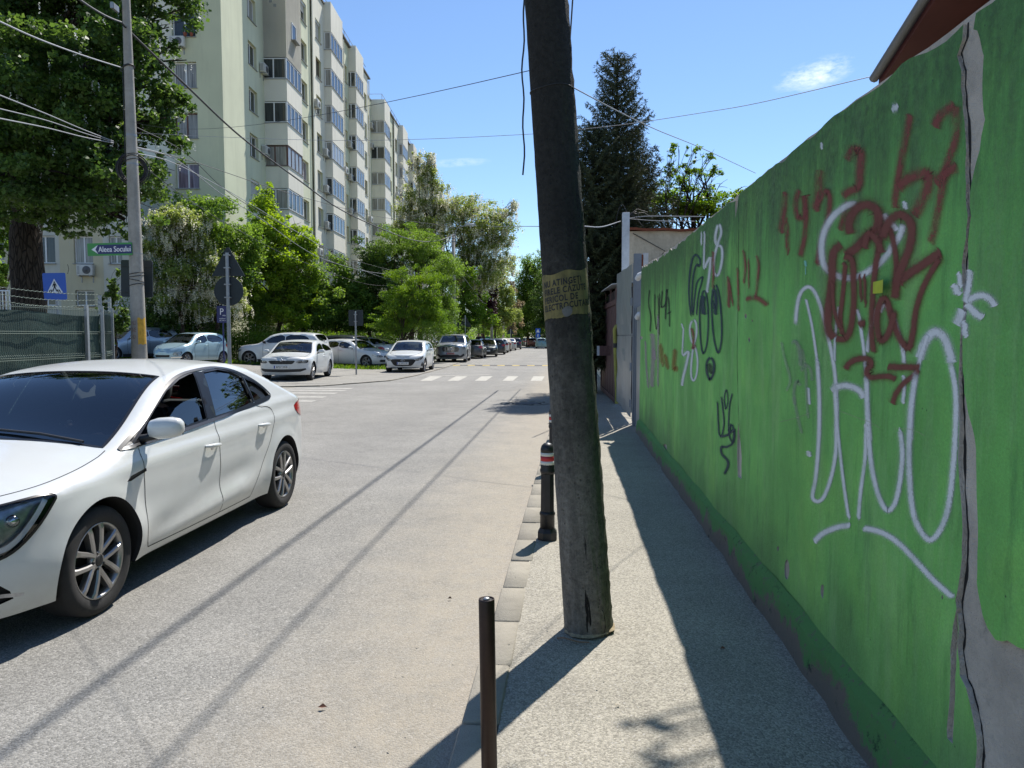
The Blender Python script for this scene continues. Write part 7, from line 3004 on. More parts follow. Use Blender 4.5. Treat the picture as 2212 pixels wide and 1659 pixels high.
# lamp posts farther down
def far_pole(u, vt, Z, label, lamp=True, rb_=.16, sgn_=False):
 b = pt(u, 740, Z)
 b = Vector((b.x, b.y, gz(b.x, b.y)))
 top = pt(u, vt, Z)
 root = empty('lamp_post', b, label=label, cat='lamp post')
 H_ = top.z - b.z
 q = MB()
 q.lathe([(rb_, -.1), (rb_ * .62, H_)], 16)
 q.build('pole_shaft', MAT['concrete_pole'], root)
 if lamp:
  q = MB()
  q.tube([(.12, 0, H_ - .7), (.14, 0, H_ + .15), (.30, -.05, H_ + .42), (.95, -.1, H_ + .58)], .03, 8)
  q.build('bracket', MAT['steel'], root)
  q = MB()
  q.bbox(.85, 1.42, -.24, .02, H_ + .53, H_ + .68, .05)
  q.build('lantern', simple('lantern_casing', (.45, .46, .48), .4, .3), root)
  for z_ in (H_ - .1, H_ - .3, H_ - .5):
   q = MB()
   q.lathe([(rb_ * .62 + .04, z_ - .03), (rb_ * .62 + .04, z_ + .03)], 14)
   q.build('steel_strap', MAT['steel'], root)
 if sgn_:
  q = MB()
  q.box(-.33, .33, .20, .22, pt(u, 709, Z).z - b.z, pt(u, 690, Z).z - b.z)
  q.build('sign_panel', MAT['sign_back'], root)
 return root

far_pole(980.5, 506, 50.0, 'grey concrete lamp post with one arm behind the silver off-roader', True, .165, True)
far_pole(1062, 595, 72.0, 'dark concrete pole among the parked cars halfway down the street', False, .15)
far_pole(1087, 640, 88.0, 'slim concrete pole nearest the street end on the left', False, .15)

# ---- mesh fence with dark sheeting and barbed wire
FC = pt(220, 760, 15.0)
FA_ = pt(-60, 760, 11.6)
FE = pt(243, 760, 16.6)
fence = empty('mesh_fence', (FC.x, FC.y, 0), label='green mesh panel fence lined with dark sheeting and topped by barbed wire', cat='fence')
MAT['fence_wire'] = simple('green_coated_wire', (.14, .18, .155), .45, .3, var=.1)
MAT['fence_post'] = simple('galvanised_fence_post', (.30, .32, .33), .5, .4, var=.12)
MAT['sheeting'] = simple('dark_green_sheeting', (.018, .045, .036), .75, var=.35, scale=2.5, bump=.5, bscale=3.0, coord='World')
MAT['plinth_panel'] = mat_concrete('fence_plinth', (.28, .27, .25))

def fence_run(A, B, zt0, zt1, posts):
 d = Vector((B.x - A.x, B.y - A.y, 0))
 L = d.length
 e = d / L
 nrm = Vector((e.y, -e.x, 0))
 org = Vector((FC.x, FC.y, 0))
 q = MB()
 P_ = lambda s, z, o=0.0: Vector((A.x, A.y, 0)) + e * s + nrm * o + Vector((0, 0, z)) - org
 ztop = lambda s: zt0 + (zt1 - zt0) * s / L
 # verticals every 5 cm as thin three-sided rods
 n = int(L / .05)
 for i in range(n + 1):
  s = L * i / n
  q.tube([P_(s, .25), P_(s, ztop(s))], .0035, 3, cap=False)
 h_ = q.build('vertical_wires', MAT['fence_wire'], fence, fix=False, kind='stuff')
 for k_, fz in enumerate((.02, .26, .50, .52, .74, .76, .98)):
  q = MB()
  fold = .035 if k_ in (0, 2, 3, 5, 6) else 0
  nn = max(2, int(L / .6))
  q.tube([P_(L * i / nn, .25 + (ztop(L * i / nn) - .25) * fz, .008 + fold * .5) for i in range(nn + 1)], .004, 4)
  q.build('horizontal_wire', MAT['fence_wire'], fence, fix=False)
 # folds of the panels seen as short diagonal teeth
 for fz in (.985, .53, .06):
  q = MB()
  for i in range(0, int(L / .05)):
   s = .05 * i + .02
   z = .25 + (ztop(s) - .25) * fz
   q.tube([P_(s, z + .03, .004), P_(s, z, .035), P_(s, z - .035, .004)], .003, 3, cap=False)
  q.build('fold_wires', MAT['fence_wire'], fence, fix=False, kind='stuff')
 # sheeting, slightly sagging
 q = MB()
 nx, nz = int(L / .25) + 1, 9
 vs = []
 for j in range(nz):
  for i in range(nx):
   s = L * i / (nx - 1)
   z = .28 + (ztop(s) - .12 - .28 + .03 * math.sin(s * 1.7)) * j / (nz - 1)
   vs.append(P_(s, z, -.03 + .012 * math.sin(s * 5 + j) + .01 * math.sin(j * 2.1 + s)))
 q.add(vs, [(j * nx + i, j * nx + i + 1, (j + 1) * nx + i + 1, (j + 1) * nx + i) for j in range(nz - 1) for i in range(nx - 1)], 0, True)
 q.build('sheeting', MAT['sheeting'], fence, fix=False)
 q = MB()
 q.add([P_(0, 0, .03), P_(L, 0, .03), P_(L, .27, .03), P_(0, .27, .03), P_(0, 0, -.03), P_(L, 0, -.03), P_(L, .27, -.03), P_(0, .27, -.03)], [(0, 1, 2, 3), (4, 7, 6, 5), (3, 2, 6, 7), (0, 3, 7, 4), (1, 5, 6, 2)])
 q.build('concrete_base', MAT['plinth_panel'], fence)
 for s in posts:
  q = MB()
  c = P_(s, 0, .0)
  M_ = Matrix.Translation(c) @ Matrix.Rotation(math.atan2(e.y, e.x), 4, 'Z')
  q.box(-.032, .032, -.055, .0, 0, ztop(s) + .06, M=M_)
  q.build('fence_post', MAT['fence_post'], fence)
 return P_, ztop, L

h1, h2 = 2.28, pt(220, 668, 15.0).z
P1, zt1_, L1 = fence_run(Vector((FA_.x, FA_.y)), Vector((FC.x, FC.y)), pt(-60, 652, 11.6).z, h2, [0.4, 2.9])
q = MB()
P2, zt2_, L2 = fence_run(Vector((FC.x, FC.y)), Vector((FE.x, FE.y)), h2, pt(243, 672, 16.6).z, [0.0, 1.6])
# barbed-wire uprights and three strands
for (Pf, s, zt_, vtop, Z, u) in ((P2, 0.12, zt2_, 640, 15.1, 216), (P2, L2 - .05, zt2_, 646, 16.5, 240), (P1, .4, zt1_, 610, 12.2, 0)):
 q = MB()
 z0 = zt_(s)
 c = Pf(s, z0 - .1, -.02)
 q.box(c.x - .03, c.x + .03, c.y - .02, c.y + .02, c.z, pt(u, vtop, Z).z + .02)
 q.build('barbed_wire_post', MAT['fence_post'], fence)
for k_, (va, vb, vc) in enumerate([(616, 637, 642), (630, 648, 652), (643, 657, 662)]):
 A_, B_, C_ = pt(-60, va - 4, 11.6), pt(216, vb, 15.1), pt(240, vc, 16.5)
 org = Vector((FC.x, FC.y, 0))
 q = MB()
 pts = []
 for i in range(60):
  t = i / 59
  p_ = A_.lerp(B_, t) - org
  p_.z += -.10 * math.sin(PI * t) * (.4 + .3 * k_) + .006 * (-1) ** i
  pts.append(p_)
 for i in range(14):
  t = (i + 1) / 14
  p_ = B_.lerp(C_, t) - org
  p_.z += -.04 * math.sin(PI * t) + .005 * (-1) ** i
  pts.append(p_)
 q.tube(pts, .0055, 4)
 for p_ in pts[::2]:
  q.tube([p_ + Vector((0, .01, -.016)), p_ + Vector((.01, -.01, .016))], .003, 3, cap=False)
 q.build('barbed_wire', MAT['fence_wire'], fence, fix=False)
# white railing behind
wr2 = empty('white_railing', (0, 0, 0), label='short white railing behind the fence at the left picture edge', cat='railing')
A_ = pt(-40, 660, 17)
wr2.location = (A_.x, A_.y, 0)
for i in range(9):
 q = MB()
 pz = pt(-40 + i * 7.5, 628, 17)
 q.tube([Vector((pz.x - A_.x, pz.y - A_.y, .3)), Vector((pz.x - A_.x, pz.y - A_.y, pz.z))], .014, 6)
 q.build('baluster', MAT['pvc'], wr2)
q = MB()
for vv in (628,):
 a, b = pt(-40, vv, 17), pt(20, vv, 17)
 q.tube([Vector((0, 0, a.z)), Vector((b.x - A_.x, b.y - A_.y, b.z))], .02, 6)
q.build('top_rail', MAT['pvc'], wr2)

# ---- overhead wires
def wire(p0, p1, sag, r_, mat, label, n=26, grp='overhead wires', name='overhead_wire'):
 q = MB()
 pts = []
 for i in range(n + 1):
  t = i / n
  p_ = Vector(p0).lerp(Vector(p1), t)
  p_.z -= 4 * sag * t * (1 - t)
  pts.append(p_ - Vector(p0))
 q.tube(pts, r_, 5)
 o = q.build(name, MAT[mat], loc=Vector(p0), fix=False)
 tag(o, label, 'wire', grp)
 return o

def lpw(v):
 return LPM @ Vector((0, 0, lpz(v)))

def ext(p, q_, t):
 return Vector(p) + (Vector(q_) - Vector(p)) * t

W_ = wire
nl = lambda v, u=280: pt(u, v, 15.9)
# thick bundle: from beyond upper left to the pole, then on down the street to the far lamp post
W_(pt(150, -18, 12.5), pt(262, 48, 15.7), .06, .020, 'cable', 'thick twisted cable bundle arriving at the pale pole from the upper left')
W_(pt(262, 50, 15.7), pt(980, 628, 50), 0.0, .001, 'cable', 'hair-thin guide wire beside the thick cable') if False else None
def wire_px(pix, r_, mat, label, n=8):
 """wire through surveyed points (u, v, distance), smoothed"""
 P_ = [pt(*p_) for p_ in pix]
 o0 = P_[0]
 pts = catmull([tuple(p_ - o0) for p_ in P_], n)
 q = MB()
 q.tube([Vector(p_) for p_ in pts], r_, 5)
 o = q.build('overhead_wire', MAT[mat], loc=o0, fix=False)
 tag(o, label, 'wire', 'overhead wires')
 return o

wire_px([(262, 48, 15.7), (290, 78, 16.3), (395, 178, 18.5), (520, 295, 22), (640, 385, 26.5), (740, 455, 32), (850, 505, 38), (905, 521, 43), (945, 520, 46.5), (980, 508, 50)], .026, 'cable', 'thick black cable swinging from the pale pole down to the far lamp post')
wire_px([(-30, 33, 10.2), (80, 83, 11.8), (180, 120, 13.6), (262, 146, 15.8)], .013, 'cable_grey', 'bright wire from the left edge to the upper clamp of the pale pole')
wire_px([(-20, 198, 10.2), (100, 246, 12.8), (180, 280, 14.5), (245, 305, 15.8)], .010, 'cable_grey', 'upper of three wires meeting the pale pole above its coil')
wire_px([(-20, 230, 10.2), (100, 260, 12.8), (180, 287, 14.5), (245, 307, 15.8)], .008, 'cable_grey', 'middle of three wires meeting the pale pole above its coil')
wire_px([(-20, 252, 10.2), (100, 276, 12.8), (180, 296, 14.5), (245, 309, 15.8)], .010, 'cable_grey', 'lowest of three wires meeting the pale pole above its coil')
wire(pt(285, 262, 16), pt(1146, 152, 3.78), .22, .0022, 'cable', 'thin dark wire crossing the sky from the pale pole to the leaning pole')
wire_px([(290, 287, 16), (480, 296, 16), (700, 303, 14), (900, 301, 13), (1158, 289, 11.5), (1250, 280, 11.0), (1370, 266, 10.5), (1520, 243, 9.5), (1640, 222, 8.5), (1905, 160, 6.5)], .0042, 'cable_grey', 'long faint wire crossing behind the leaning pole towards the red roof')
wire_px([(1240, 190, 4.0), (1340, 243, 5.0), (1420, 281, 6.0), (1520, 322, 7.5), (1632, 374, 9.5)], .0035, 'cable_grey', 'thin wire running down right from the leaning pole across the spruce')
wire_px([(1060, 490, 60), (1110, 489, 50), (1170, 489, 40)], .02, 'cable_grey', 'short faint wire low in the sky left of the leaning pole')
wire_px([(1262, 489, 14), (1300, 490, 15.5), (1340, 478, 18.2)], .012, 'cable_grey', 'pale service cable from the leaning pole to the white post')
wire_px([(1353, 472, 18.2), (1400, 467, 17.5), (1520, 468, 15)], .010, 'cable_grey', 'upper pale cable stretching right from the white post')
wire_px([(1353, 472, 18.2), (1420, 477, 17.5), (1500, 478, 15)], .008, 'cable_grey', 'lower pale cable stretching right from the white post')
for k_, (pix, r_) in enumerate([
  ([(285, 270, 16), (400, 330, 20), (500, 420, 24), (620, 490, 30), (760, 560, 38), (900, 590, 46), (980, 560, 50)], .010),
  ([(285, 315, 16), (380, 345, 19), (480, 420, 23), (560, 470, 27), (700, 560, 36), (850, 592, 44), (980, 566, 50)], .012),
  ([(290, 320, 16), (420, 350, 20), (600, 410, 26), (750, 452, 34), (830, 470, 40), (980, 490, 50)], .010),
  ([(290, 330, 16), (370, 350, 18), (470, 400, 21), (560, 452, 25), (640, 500, 30), (800, 590, 42), (880, 600, 46), (980, 552, 50)], .010),
  ([(290, 345, 16), (420, 440, 22), (520, 500, 27), (640, 560, 33), (800, 615, 42), (900, 606, 46), (980, 572, 50)], .009),
  ([(980, 570, 50), (1010, 610, 55), (1050, 655, 64), (1064, 600, 72)], .016),
  ([(980, 560, 50), (1020, 600, 57), (1064, 598, 72)], .016)]):
 wire_px(pix, r_, 'cable_grey' if k_ % 2 else 'cable', ['faint wire fanning out from the pale pole in front of the flats, highest', 'faint wire fanning out from the pale pole, second from the top', 'wire slanting from the pale pole across the bay windows', 'faint wire dipping low over the shrubs to the lamp post', 'lowest faint wire dipping over the shrubs to the lamp post', 'wire sagging from the lamp post to the next dark pole, lower one', 'wire sagging from the lamp post to the next dark pole, upper one'][k_])
# two cables overhead along the street, their shadows run down the carriageway
sh_ = Vector((SUN_DIR.x / SUN_DIR.z, SUN_DIR.y / SUN_DIR.z, 0))
for (x0, r_, hs, lab) in ((-2.16, .020, [(0, 9.3), (4, 8.7), (10, 7.8), (16, 7.0), (21, 6.4), (26, 6.0)], 'thick cable high over the street, sagging down behind the leaning pole'), (-1.52, .012, [(0, 9.0), (4, 8.3), (10, 6.9), (16, 6.0), (21, 5.5), (26, 5.2)], 'thinner cable high over the street, sagging down behind the leaning pole')):
 P_ = [Vector((x0 + SUN_DIR.x / SUN_DIR.z * h_, y_, h_)) for y_, h_ in hs]
 q = MB()
 q.tube([Vector(p_) for p_ in catmull([tuple(p_ - P_[0]) for p_ in P_], 8)], r_, 6)
 tag(q.build('overhead_wire', MAT['cable'], loc=P_[0], fix=False), lab, 'wire', 'overhead wires')

# ================================================================== trees, shrubs, hedge
def leaf_cloud(centres, radii, n, size, seed=0, flat=0.0, squash=.8, droop=0.0, aspect=.62, hollow=.35, tintf=None):
 """n bent leaf quads scattered through the ellipsoidal clumps; returns verts, quads(as tris pairs), tint"""
 rng = np.random.default_rng(seed)
 C = np.array(centres, float)
 Rr = np.array(radii, float)
 if Rr.ndim == 1:
  Rr = np.stack([Rr, Rr, Rr * squash], 1)
 w = (Rr[:, 0] * Rr[:, 1] * Rr[:, 2]) ** .75
 idx = rng.choice(len(C), n, p=w / w.sum())
 d = rng.normal(size=(n, 3))
 d /= np.linalg.norm(d, axis=1, keepdims=True)
 rad = (hollow + (1 - hollow) * rng.random(n)) ** .7
 wob = 1 + .22 * np.sin(d[:, 0] * 5 + idx) * np.sin(d[:, 1] * 6 + idx * 1.7) + .15 * rng.normal(size=n)
 p = C[idx] + d * (rad * wob)[:, None] * Rr[idx]
 s = size * (.6 + .7 * rng.random(n))
 a = rng.normal(size=(n, 3)) * np.array([1, 1, .7 - .4 * flat]) + np.array([0, 0, -droop])
 a /= np.linalg.norm(a, axis=1, keepdims=True)
 up = rng.normal(size=(n, 3)) * (1 - .5 * flat) + np.array([0, 0, .9 + flat])
 b = np.cross(a, up)
 b /= np.maximum(np.linalg.norm(b, axis=1, keepdims=True), 1e-6)
 nn = np.cross(b, a)
 L = a * s[:, None]
 Wd = b * (s * aspect)[:, None]
 bend = nn * (s * .22)[:, None]
 v0 = p - L * .5
 v1 = p + Wd * .5 + bend * .5
 v2 = p + L * .5 - bend * .4
 v3 = p - Wd * .5 + bend * .5
 V_ = np.stack([v0, v1, v2, v3], 1).reshape(-1, 3)
 F_ = np.arange(4 * n).reshape(n, 4)
 tint = np.clip(rng.random(n) * .55 + .45 * (np.sin(idx * 12.9) * .5 + .5), 0, 1)
 if tintf is not None:
  tint = tintf(p, tint, rng)
 return V_, F_, tint

def limb(q, a, b, r0, r1, bend=.12, n=5, rs=None, sides=7):
 rs = rs or random
 pts, rad = [], []
 a, b = Vector(a), Vector(b)
 L = (b - a).length
 o1 = Vector((rs.uniform(-1, 1), rs.uniform(-1, 1), rs.uniform(-.3, .6))) * L * bend
 for i in range(n + 1):
  t = i / n
  p_ = a.lerp(b, t) + o1 * math.sin(PI * t) + Vector((0, 0, L * .08 * math.sin(PI * t)))
  pts.append(p_)
  rad.append(r0 + (r1 - r0) * t)
 q.tube(pts, rad, sides, cap=False)
 return pts

def tree(name, x, y, H, trunk_r, clumps, nleaf, size, leaf, bark, label, cat='tree', group=None, seed=1, fork=None, lean=(0, 0), base=None, flowers=None, droop=0.0, flat=.2, nlimb=None, aspect=.62, twigs=0, hollow=.35, flare=1.3):
 """clumps: (dx, dy, z, rx, ry, rz); trunk rises to `fork`, limbs reach into the clumps"""
 rs = random.Random(seed)
 z0 = gz(x, y) if base is None else base
 root = empty(name, (x, y, z0 - .05))
 tag(root, label, cat, group)
 fork = fork or H * .35
 q = MB()
 top = Vector((lean[0], lean[1], fork))
 n = 8
 pts = [Vector((0, 0, -.1)).lerp(top, i / n) + Vector((.04 * math.sin(i * 1.3 + seed), .04 * math.cos(i * 1.7), 0)) for i in range(n + 1)]
 rad = [trunk_r * (flare if i == 0 else (1 + (flare - 1) * .4 if i == 1 else 1 - .32 * i / n)) for i in range(n + 1)]
 q.tube(pts, rad, 14, cap=False)
 q.build('trunk', bark, root, fix=False)
 q = MB()
 tips = []
 cl_ = list(clumps)
 order = cl_ if nlimb is None else cl_[:nlimb]
 for (cx, cy, cz, rx, ry, rz) in order:
  st = top.lerp(Vector((0, 0, fork * .75)), rs.random() * .6) + Vector((0, 0, -.05))
  e = Vector((cx, cy, cz))
  L = (e - st).length
  pl_ = limb(q, st, e, trunk_r * .42, trunk_r * .10, .10, 6, rs)
  for k in range(5):
   a = pl_[3 + (k % 3)]
   d = Vector((rs.gauss(0, 1), rs.gauss(0, 1), rs.gauss(.3, .7))).normalized()
   b = e + Vector((d.x * rx, d.y * ry, d.z * rz)) * .85
   p2 = limb(q, a, b, trunk_r * .12, trunk_r * .02 + .004, .12, 4, rs, 5)
   tips.append(b)
   for _ in range(twigs):
    d = Vector((rs.gauss(0, 1), rs.gauss(0, 1), rs.gauss(.1, .7))).normalized()
    limb(q, p2[rs.choice((2, 3))], Vector(b) + Vector((d.x * rx, d.y * ry, d.z * rz)) * .5, trunk_r * .04 + .004, .004, .15, 3, rs, 4)
 q.build('branch', bark, root, fix=False, kind='stuff')
 sub_c, sub_r = [], []
 for (cx, cy, cz, rx, ry, rz) in clumps:
  k = max(8, int(12 + 8 * (rx * ry * rz) ** .33))
  for _ in range(k):
   d = Vector((rs.gauss(0, 1), rs.gauss(0, 1), rs.gauss(0, 1))).normalized() * rs.uniform(.2, 1.12)
   sub_c.append((cx + d.x * rx, cy + d.y * ry, cz + d.z * rz))
   f = rs.choice((.10, .16, .22, .30, .42)) * rs.uniform(.8, 1.2)
   sub_r.append((rx * f, ry * f, rz * f * rs.uniform(.5, 1.0)))
 V_, F_, T_ = leaf_cloud(sub_c, sub_r, nleaf, size, seed, flat, .8, droop, aspect, hollow)
 link_mesh('crown', np_mesh('crown', V_, F_, [leaf], attr=T_), root, kind='stuff')
 if flowers:
  fm, nf, fs_ = flowers
  rng = np.random.default_rng(seed + 5)
  # hanging racemes: short chains of petals
  k = rng.integers(0, len(sub_c), nf)
  C = np.array(sub_c)[k] + rng.normal(size=(nf, 3)) * np.array(sub_r)[k] * .75
  vs, ff = [], []
  per = 10
  P_ = np.repeat(C, per, axis=0)
  P_[:, 2] -= np.tile(np.arange(per), nf) * fs_ * .30
  P_ += rng.normal(size=P_.shape) * fs_ * .20
  m_ = len(P_)
  a = rng.normal(size=(m_, 3))
  a /= np.linalg.norm(a, axis=1, keepdims=True)
  b = np.cross(a, rng.normal(size=(m_, 3)))
  b /= np.linalg.norm(b, axis=1, keepdims=True)
  s = fs_ * (.34 + .3 * rng.random(m_))[:, None]
  V_ = np.stack([P_ - a * s * .5, P_ + b * s * .4, P_ + a * s * .5, P_ - b * s * .4], 1).reshape(-1, 3)
  link_mesh('blossom', np_mesh('blossom', V_, np.arange(4 * m_).reshape(m_, 4), [fm], attr=rng.random(m_)), root, kind='stuff')
 return root

L_POP = mat_leaf('poplar_leaf', (.030, .064, .016), (.066, .122, .026), .42, (.11, .17, .04))
L_BRI = mat_leaf('bright_maple_leaf', (.11, .19, .022), (.21, .31, .04), .5, (.29, .38, .06))
L_MID = mat_leaf('mid_green_leaf', (.065, .125, .022), (.13, .22, .04), .48, (.19, .28, .06))
L_DRK = mat_leaf('dark_green_leaf', (.035, .07, .018), (.075, .13, .032), .4, (.12, .19, .045))
L_ACA = mat_leaf('acacia_leaf', (.12, .165, .038), (.20, .255, .07), .48, (.28, .33, .11))
L_PUR = mat_leaf('purple_leaf', (.018, .008, .010), (.045, .017, .022), .25, (.08, .03, .03))
L_TAN = mat_leaf('pinkish_tan_leaf', (.17, .145, .075), (.26, .215, .12), .35, (.30, .24, .15))
L_HDG = mat_leaf('hedge_leaf', (.05, .115, .016), (.125, .215, .028), .45, (.18, .28, .04))
L_SPR = mat_leaf('spruce_needle', (.022, .034, .015), (.052, .066, .028), .08, (.10, .11, .04), .7)
FLW = mat_leaf('cream_blossom', (.42, .41, .30), (.60, .59, .47), .35, (.70, .69, .60))
FLUFF = mat_leaf('seed_fluff', (.30, .32, .31), (.42, .43, .42), .4)
BARK_D = mat_bark('dark_furrowed_bark', (.060, .048, .038), 9.0)
BARK_M = mat_bark('brown_bark', (.115, .085, .062), 14.0)
BARK_G = mat_bark('grey_bark', (.17, .15, .12), 12.0)

def tp(u, Z):
 p_ = pt(u, 740, Z)
 return p_.x, p_.y

def px2m(Z):
 return Z / 1600.0

def clump_px(items, u0, Z, base_xy, z0=0.0, depth=1.0):
 """crown lobes given as surveyed (u, v, ru, rv[, dz]) at distance Z -> metres relative to the trunk"""
 out = []
 for it in items:
  u, v, ru, rv = it[:4]
  dz = it[4] if len(it) > 4 else 0.0
  p_ = pt(u, v, Z + dz)
  s = (Z + dz) / 1600.0
  out.append((p_.x - base_xy[0], p_.y - base_xy[1], p_.z - z0, ru * s, ru * s * depth, rv * s))
 return out

# 1. the big old poplar on the left
x, y = tp(52, 20)
cl_ = clump_px([(60, 330, 150, 110), (190, 300, 130, 110, .5), (-60, 330, 110, 130), (100, 170, 150, 120), (230, 160, 110, 110, -.6), (330, 250, 70, 70, -.6), (350, 130, 55, 80, .4), (300, 380, 75, 60, -.4), (200, 430, 110, 55, .2), (60, 440, 90, 50, -1.6), (270, 470, 60, 40, .3), (-70, 160, 120, 140), (150, 20, 160, 110), (330, 20, 85, 70), (20, 20, 140, 110), (90, 400, 120, 70, -2.2), (160, 350, 110, 90, -2.4), (250, 330, 80, 100, -2), (40, 250, 120, 110, -2.4), (180, 210, 110, 100, -2.6), (300, 90, 80, 90, -1.5), (100, 100, 120, 90, -2.6), (150, -110, 210, 120), (-20, -100, 150, 120), (330, -80, 90, 80), (130, 490, 60, 25, -.8), (330, 330, 60, 60, 0), (375, 210, 40, 45, 0)], 52, 20, (x, y), .15, 1.15)
tree('poplar_tree', x, y, 15, .50, cl_, 120000, .115, L_POP, BARK_D, 'huge old poplar with dark furrowed trunk and a deep shady crown at the left', seed=3, fork=5.6, base=.15, lean=(.15, .2), flat=.05, aspect=.85, twigs=1, flare=1.12, nlimb=16, flowers=(FLUFF, 420, .075), hollow=.2)
# sapling shoots round the fork
# 2. acacias and shrubs before the flats
def grp_tree(u, Z, items, nleaf, size, leaf, label, seed, **k):
 x_, y_ = tp(u, Z)
 z0 = gz(x_, y_)
 return tree(k.pop('name', 'deciduous_tree'), x_, y_, 8, k.pop('tr', .12), clump_px(items, u, Z, (x_, y_), z0, k.pop('depth', 1.0)), nleaf, size, leaf, k.pop('bark', BARK_M), label, seed=seed, **k)

grp_tree(392, 37.0, [(385, 470, 60, 50), (350, 530, 45, 50), (430, 540, 50, 60), (390, 600, 55, 45), (440, 620, 45, 50), (345, 600, 35, 35), (470, 590, 40, 50), (330, 500, 25, 45), (500, 640, 35, 40), (360, 480, 45, 45), (415, 500, 50, 50), (400, 650, 60, 40)], 28000, .15, L_ACA, 'young acacia full of cream blossom between the pale pole and the sign post', 11, name='acacia_tree', tr=.13, fork=4.0, flowers=(FLW, 3600, .13), lean=(.1, 0))
grp_tree(470, 39.0, [(430, 440, 50, 35), (480, 480, 60, 50), (420, 520, 70, 60), (520, 520, 50, 60), (400, 450, 30, 40), (385, 510, 30, 80), (500, 600, 60, 70), (450, 640, 70, 60), (380, 640, 60, 60), (420, 600, 70, 60), (470, 540, 60, 60)], 34000, .145, L_MID, 'broad dark shrubby tree against the green gable corner', 12, name='deciduous_tree', tr=.14, fork=2.5)
grp_tree(585, 42.3, [(570, 470, 50, 60), (610, 500, 65, 55), (560, 560, 60, 60), (630, 590, 55, 65), (585, 640, 60, 45), (545, 510, 35, 60), (650, 530, 40, 50), (575, 420, 22, 30), (555, 645, 45, 45), (600, 560, 60, 60), (640, 650, 50, 50), (665, 560, 30, 50), (530, 590, 40, 60)], 42000, .14, L_BRI, 'bright yellow green young maple with a leaning stem behind the sign post', 13, name='maple_tree', tr=.15, fork=3.6, lean=(.9, 0), bark=BARK_M, aspect=.8)
grp_tree(655, 43.5, [(650, 650, 50, 45), (630, 690, 60, 30), (690, 640, 50, 55), (660, 600, 45, 45), (610, 670, 50, 40), (640, 620, 60, 50)], 20000, .14, L_MID, 'small tree with a dark upright stem above the white parked cars', 14, tr=.16, fork=3.0, bark=BARK_D)
grp_tree(722, 45, [(735, 600, 40, 50), (720, 650, 50, 50), (760, 680, 45, 40), (700, 690, 50, 40), (735, 570, 24, 32), (780, 640, 45, 60), (760, 610, 35, 45), (790, 690, 50, 35), (700, 620, 45, 50)], 28000, .135, L_MID, 'leafy light green shrub tree below the far end of the first facade', 15, tr=.08, fork=1.6)
grp_tree(800, 46, [(800, 560, 35, 40), (790, 620, 45, 55), (830, 600, 50, 60), (800, 690, 60, 45), (770, 680, 50, 55), (810, 540, 40, 40), (840, 640, 60, 60)], 24000, .14, L_DRK, 'dense dark tree at the corner of the second section of flats', 16, tr=.14, fork=2.6)
grp_tree(890, 46, [(850, 545, 50, 40), (900, 560, 60, 45), (940, 600, 50, 50), (870, 620, 65, 55), (920, 660, 60, 45), (830, 660, 50, 50), (880, 700, 80, 30), (860, 510, 45, 35), (960, 660, 40, 55), (830, 560, 50, 50), (930, 550, 50, 45), (900, 515, 45, 30), (970, 600, 40, 60), (840, 690, 70, 40)], 62000, .115, L_BRI if False else L_MID, 'rounded bushy green tree behind the white hatchback', 17, tr=.20, fork=2.4, droop=.7, aspect=.4)
grp_tree(868, 40, [(870, 640, 45, 30), (900, 650, 45, 30), (850, 670, 40, 30), (915, 680, 40, 30), (880, 690, 70, 35), (930, 655, 40, 40), (860, 600, 40, 35), (900, 610, 50, 40), (950, 690, 40, 35), (840, 700, 45, 30)], 40000, .095, L_HDG, 'light green weeping bush in front of the rounded tree', 18, tr=.10, fork=1.5, droop=.9, aspect=.35)
grp_tree(908, 62, [(910, 370, 28, 35), (890, 420, 35, 35), (935, 400, 35, 35), (960, 440, 35, 22), (905, 470, 45, 35), (880, 460, 25, 40), (945, 470, 40, 30), (910, 510, 50, 30), (900, 345, 16, 20), (930, 345, 14, 18), (865, 480, 20, 16), (920, 440, 40, 30), (890, 500, 50, 35)], 20000, .15, L_ACA, 'tall slender acacia whitened with blossom at the end of the flats', 19, name='acacia_tree', tr=.22, fork=7.0, flowers=(FLW, 2600, .19), bark=BARK_D, twigs=2, hollow=.1)
grp_tree(1000, 63, [(980, 450, 40, 30), (1020, 445, 45, 28), (1060, 455, 40, 28), (1095, 460, 25, 22), (960, 490, 45, 35), (1010, 500, 55, 35), (1060, 510, 50, 40), (1095, 500, 25, 30), (980, 550, 50, 40), (1040, 560, 50, 40), (1080, 560, 30, 40), (1010, 610, 60, 50), (960, 600, 40, 60), (1110, 440, 14, 12), (1000, 470, 60, 40), (1040, 530, 60, 50), (990, 580, 60, 50), (1060, 590, 50, 45), (940, 540, 50, 50)], 46000, .16, L_ACA, 'wide spreading acacia dusted with blossom above the lamp post', 20, name='acacia_tree', tr=.26, fork=5.5, flowers=(FLW, 3300, .19), bark=BARK_D, twigs=1, hollow=.1)
grp_tree(1045, 66, [(1045, 600, 30, 25), (1060, 625, 32, 30), (1030, 640, 34, 34), (1045, 660, 38, 24), (1012, 630, 26, 34), (1068, 600, 24, 24)], 20000, .15, L_PUR, 'dark purple leaved plum tree over the parked cars', 21, name='plum_tree', tr=.15, fork=2.5)
grp_tree(1000, 58, [(1000, 650, 40, 45), (985, 690, 40, 30), (1030, 690, 45, 35), (960, 690, 45, 45), (1010, 600, 35, 45), (1045, 680, 35, 45)], 24000, .14, L_HDG, 'light green bushes at the lamp post foot behind the silver off-roader', 22, tr=.12, fork=1.8)
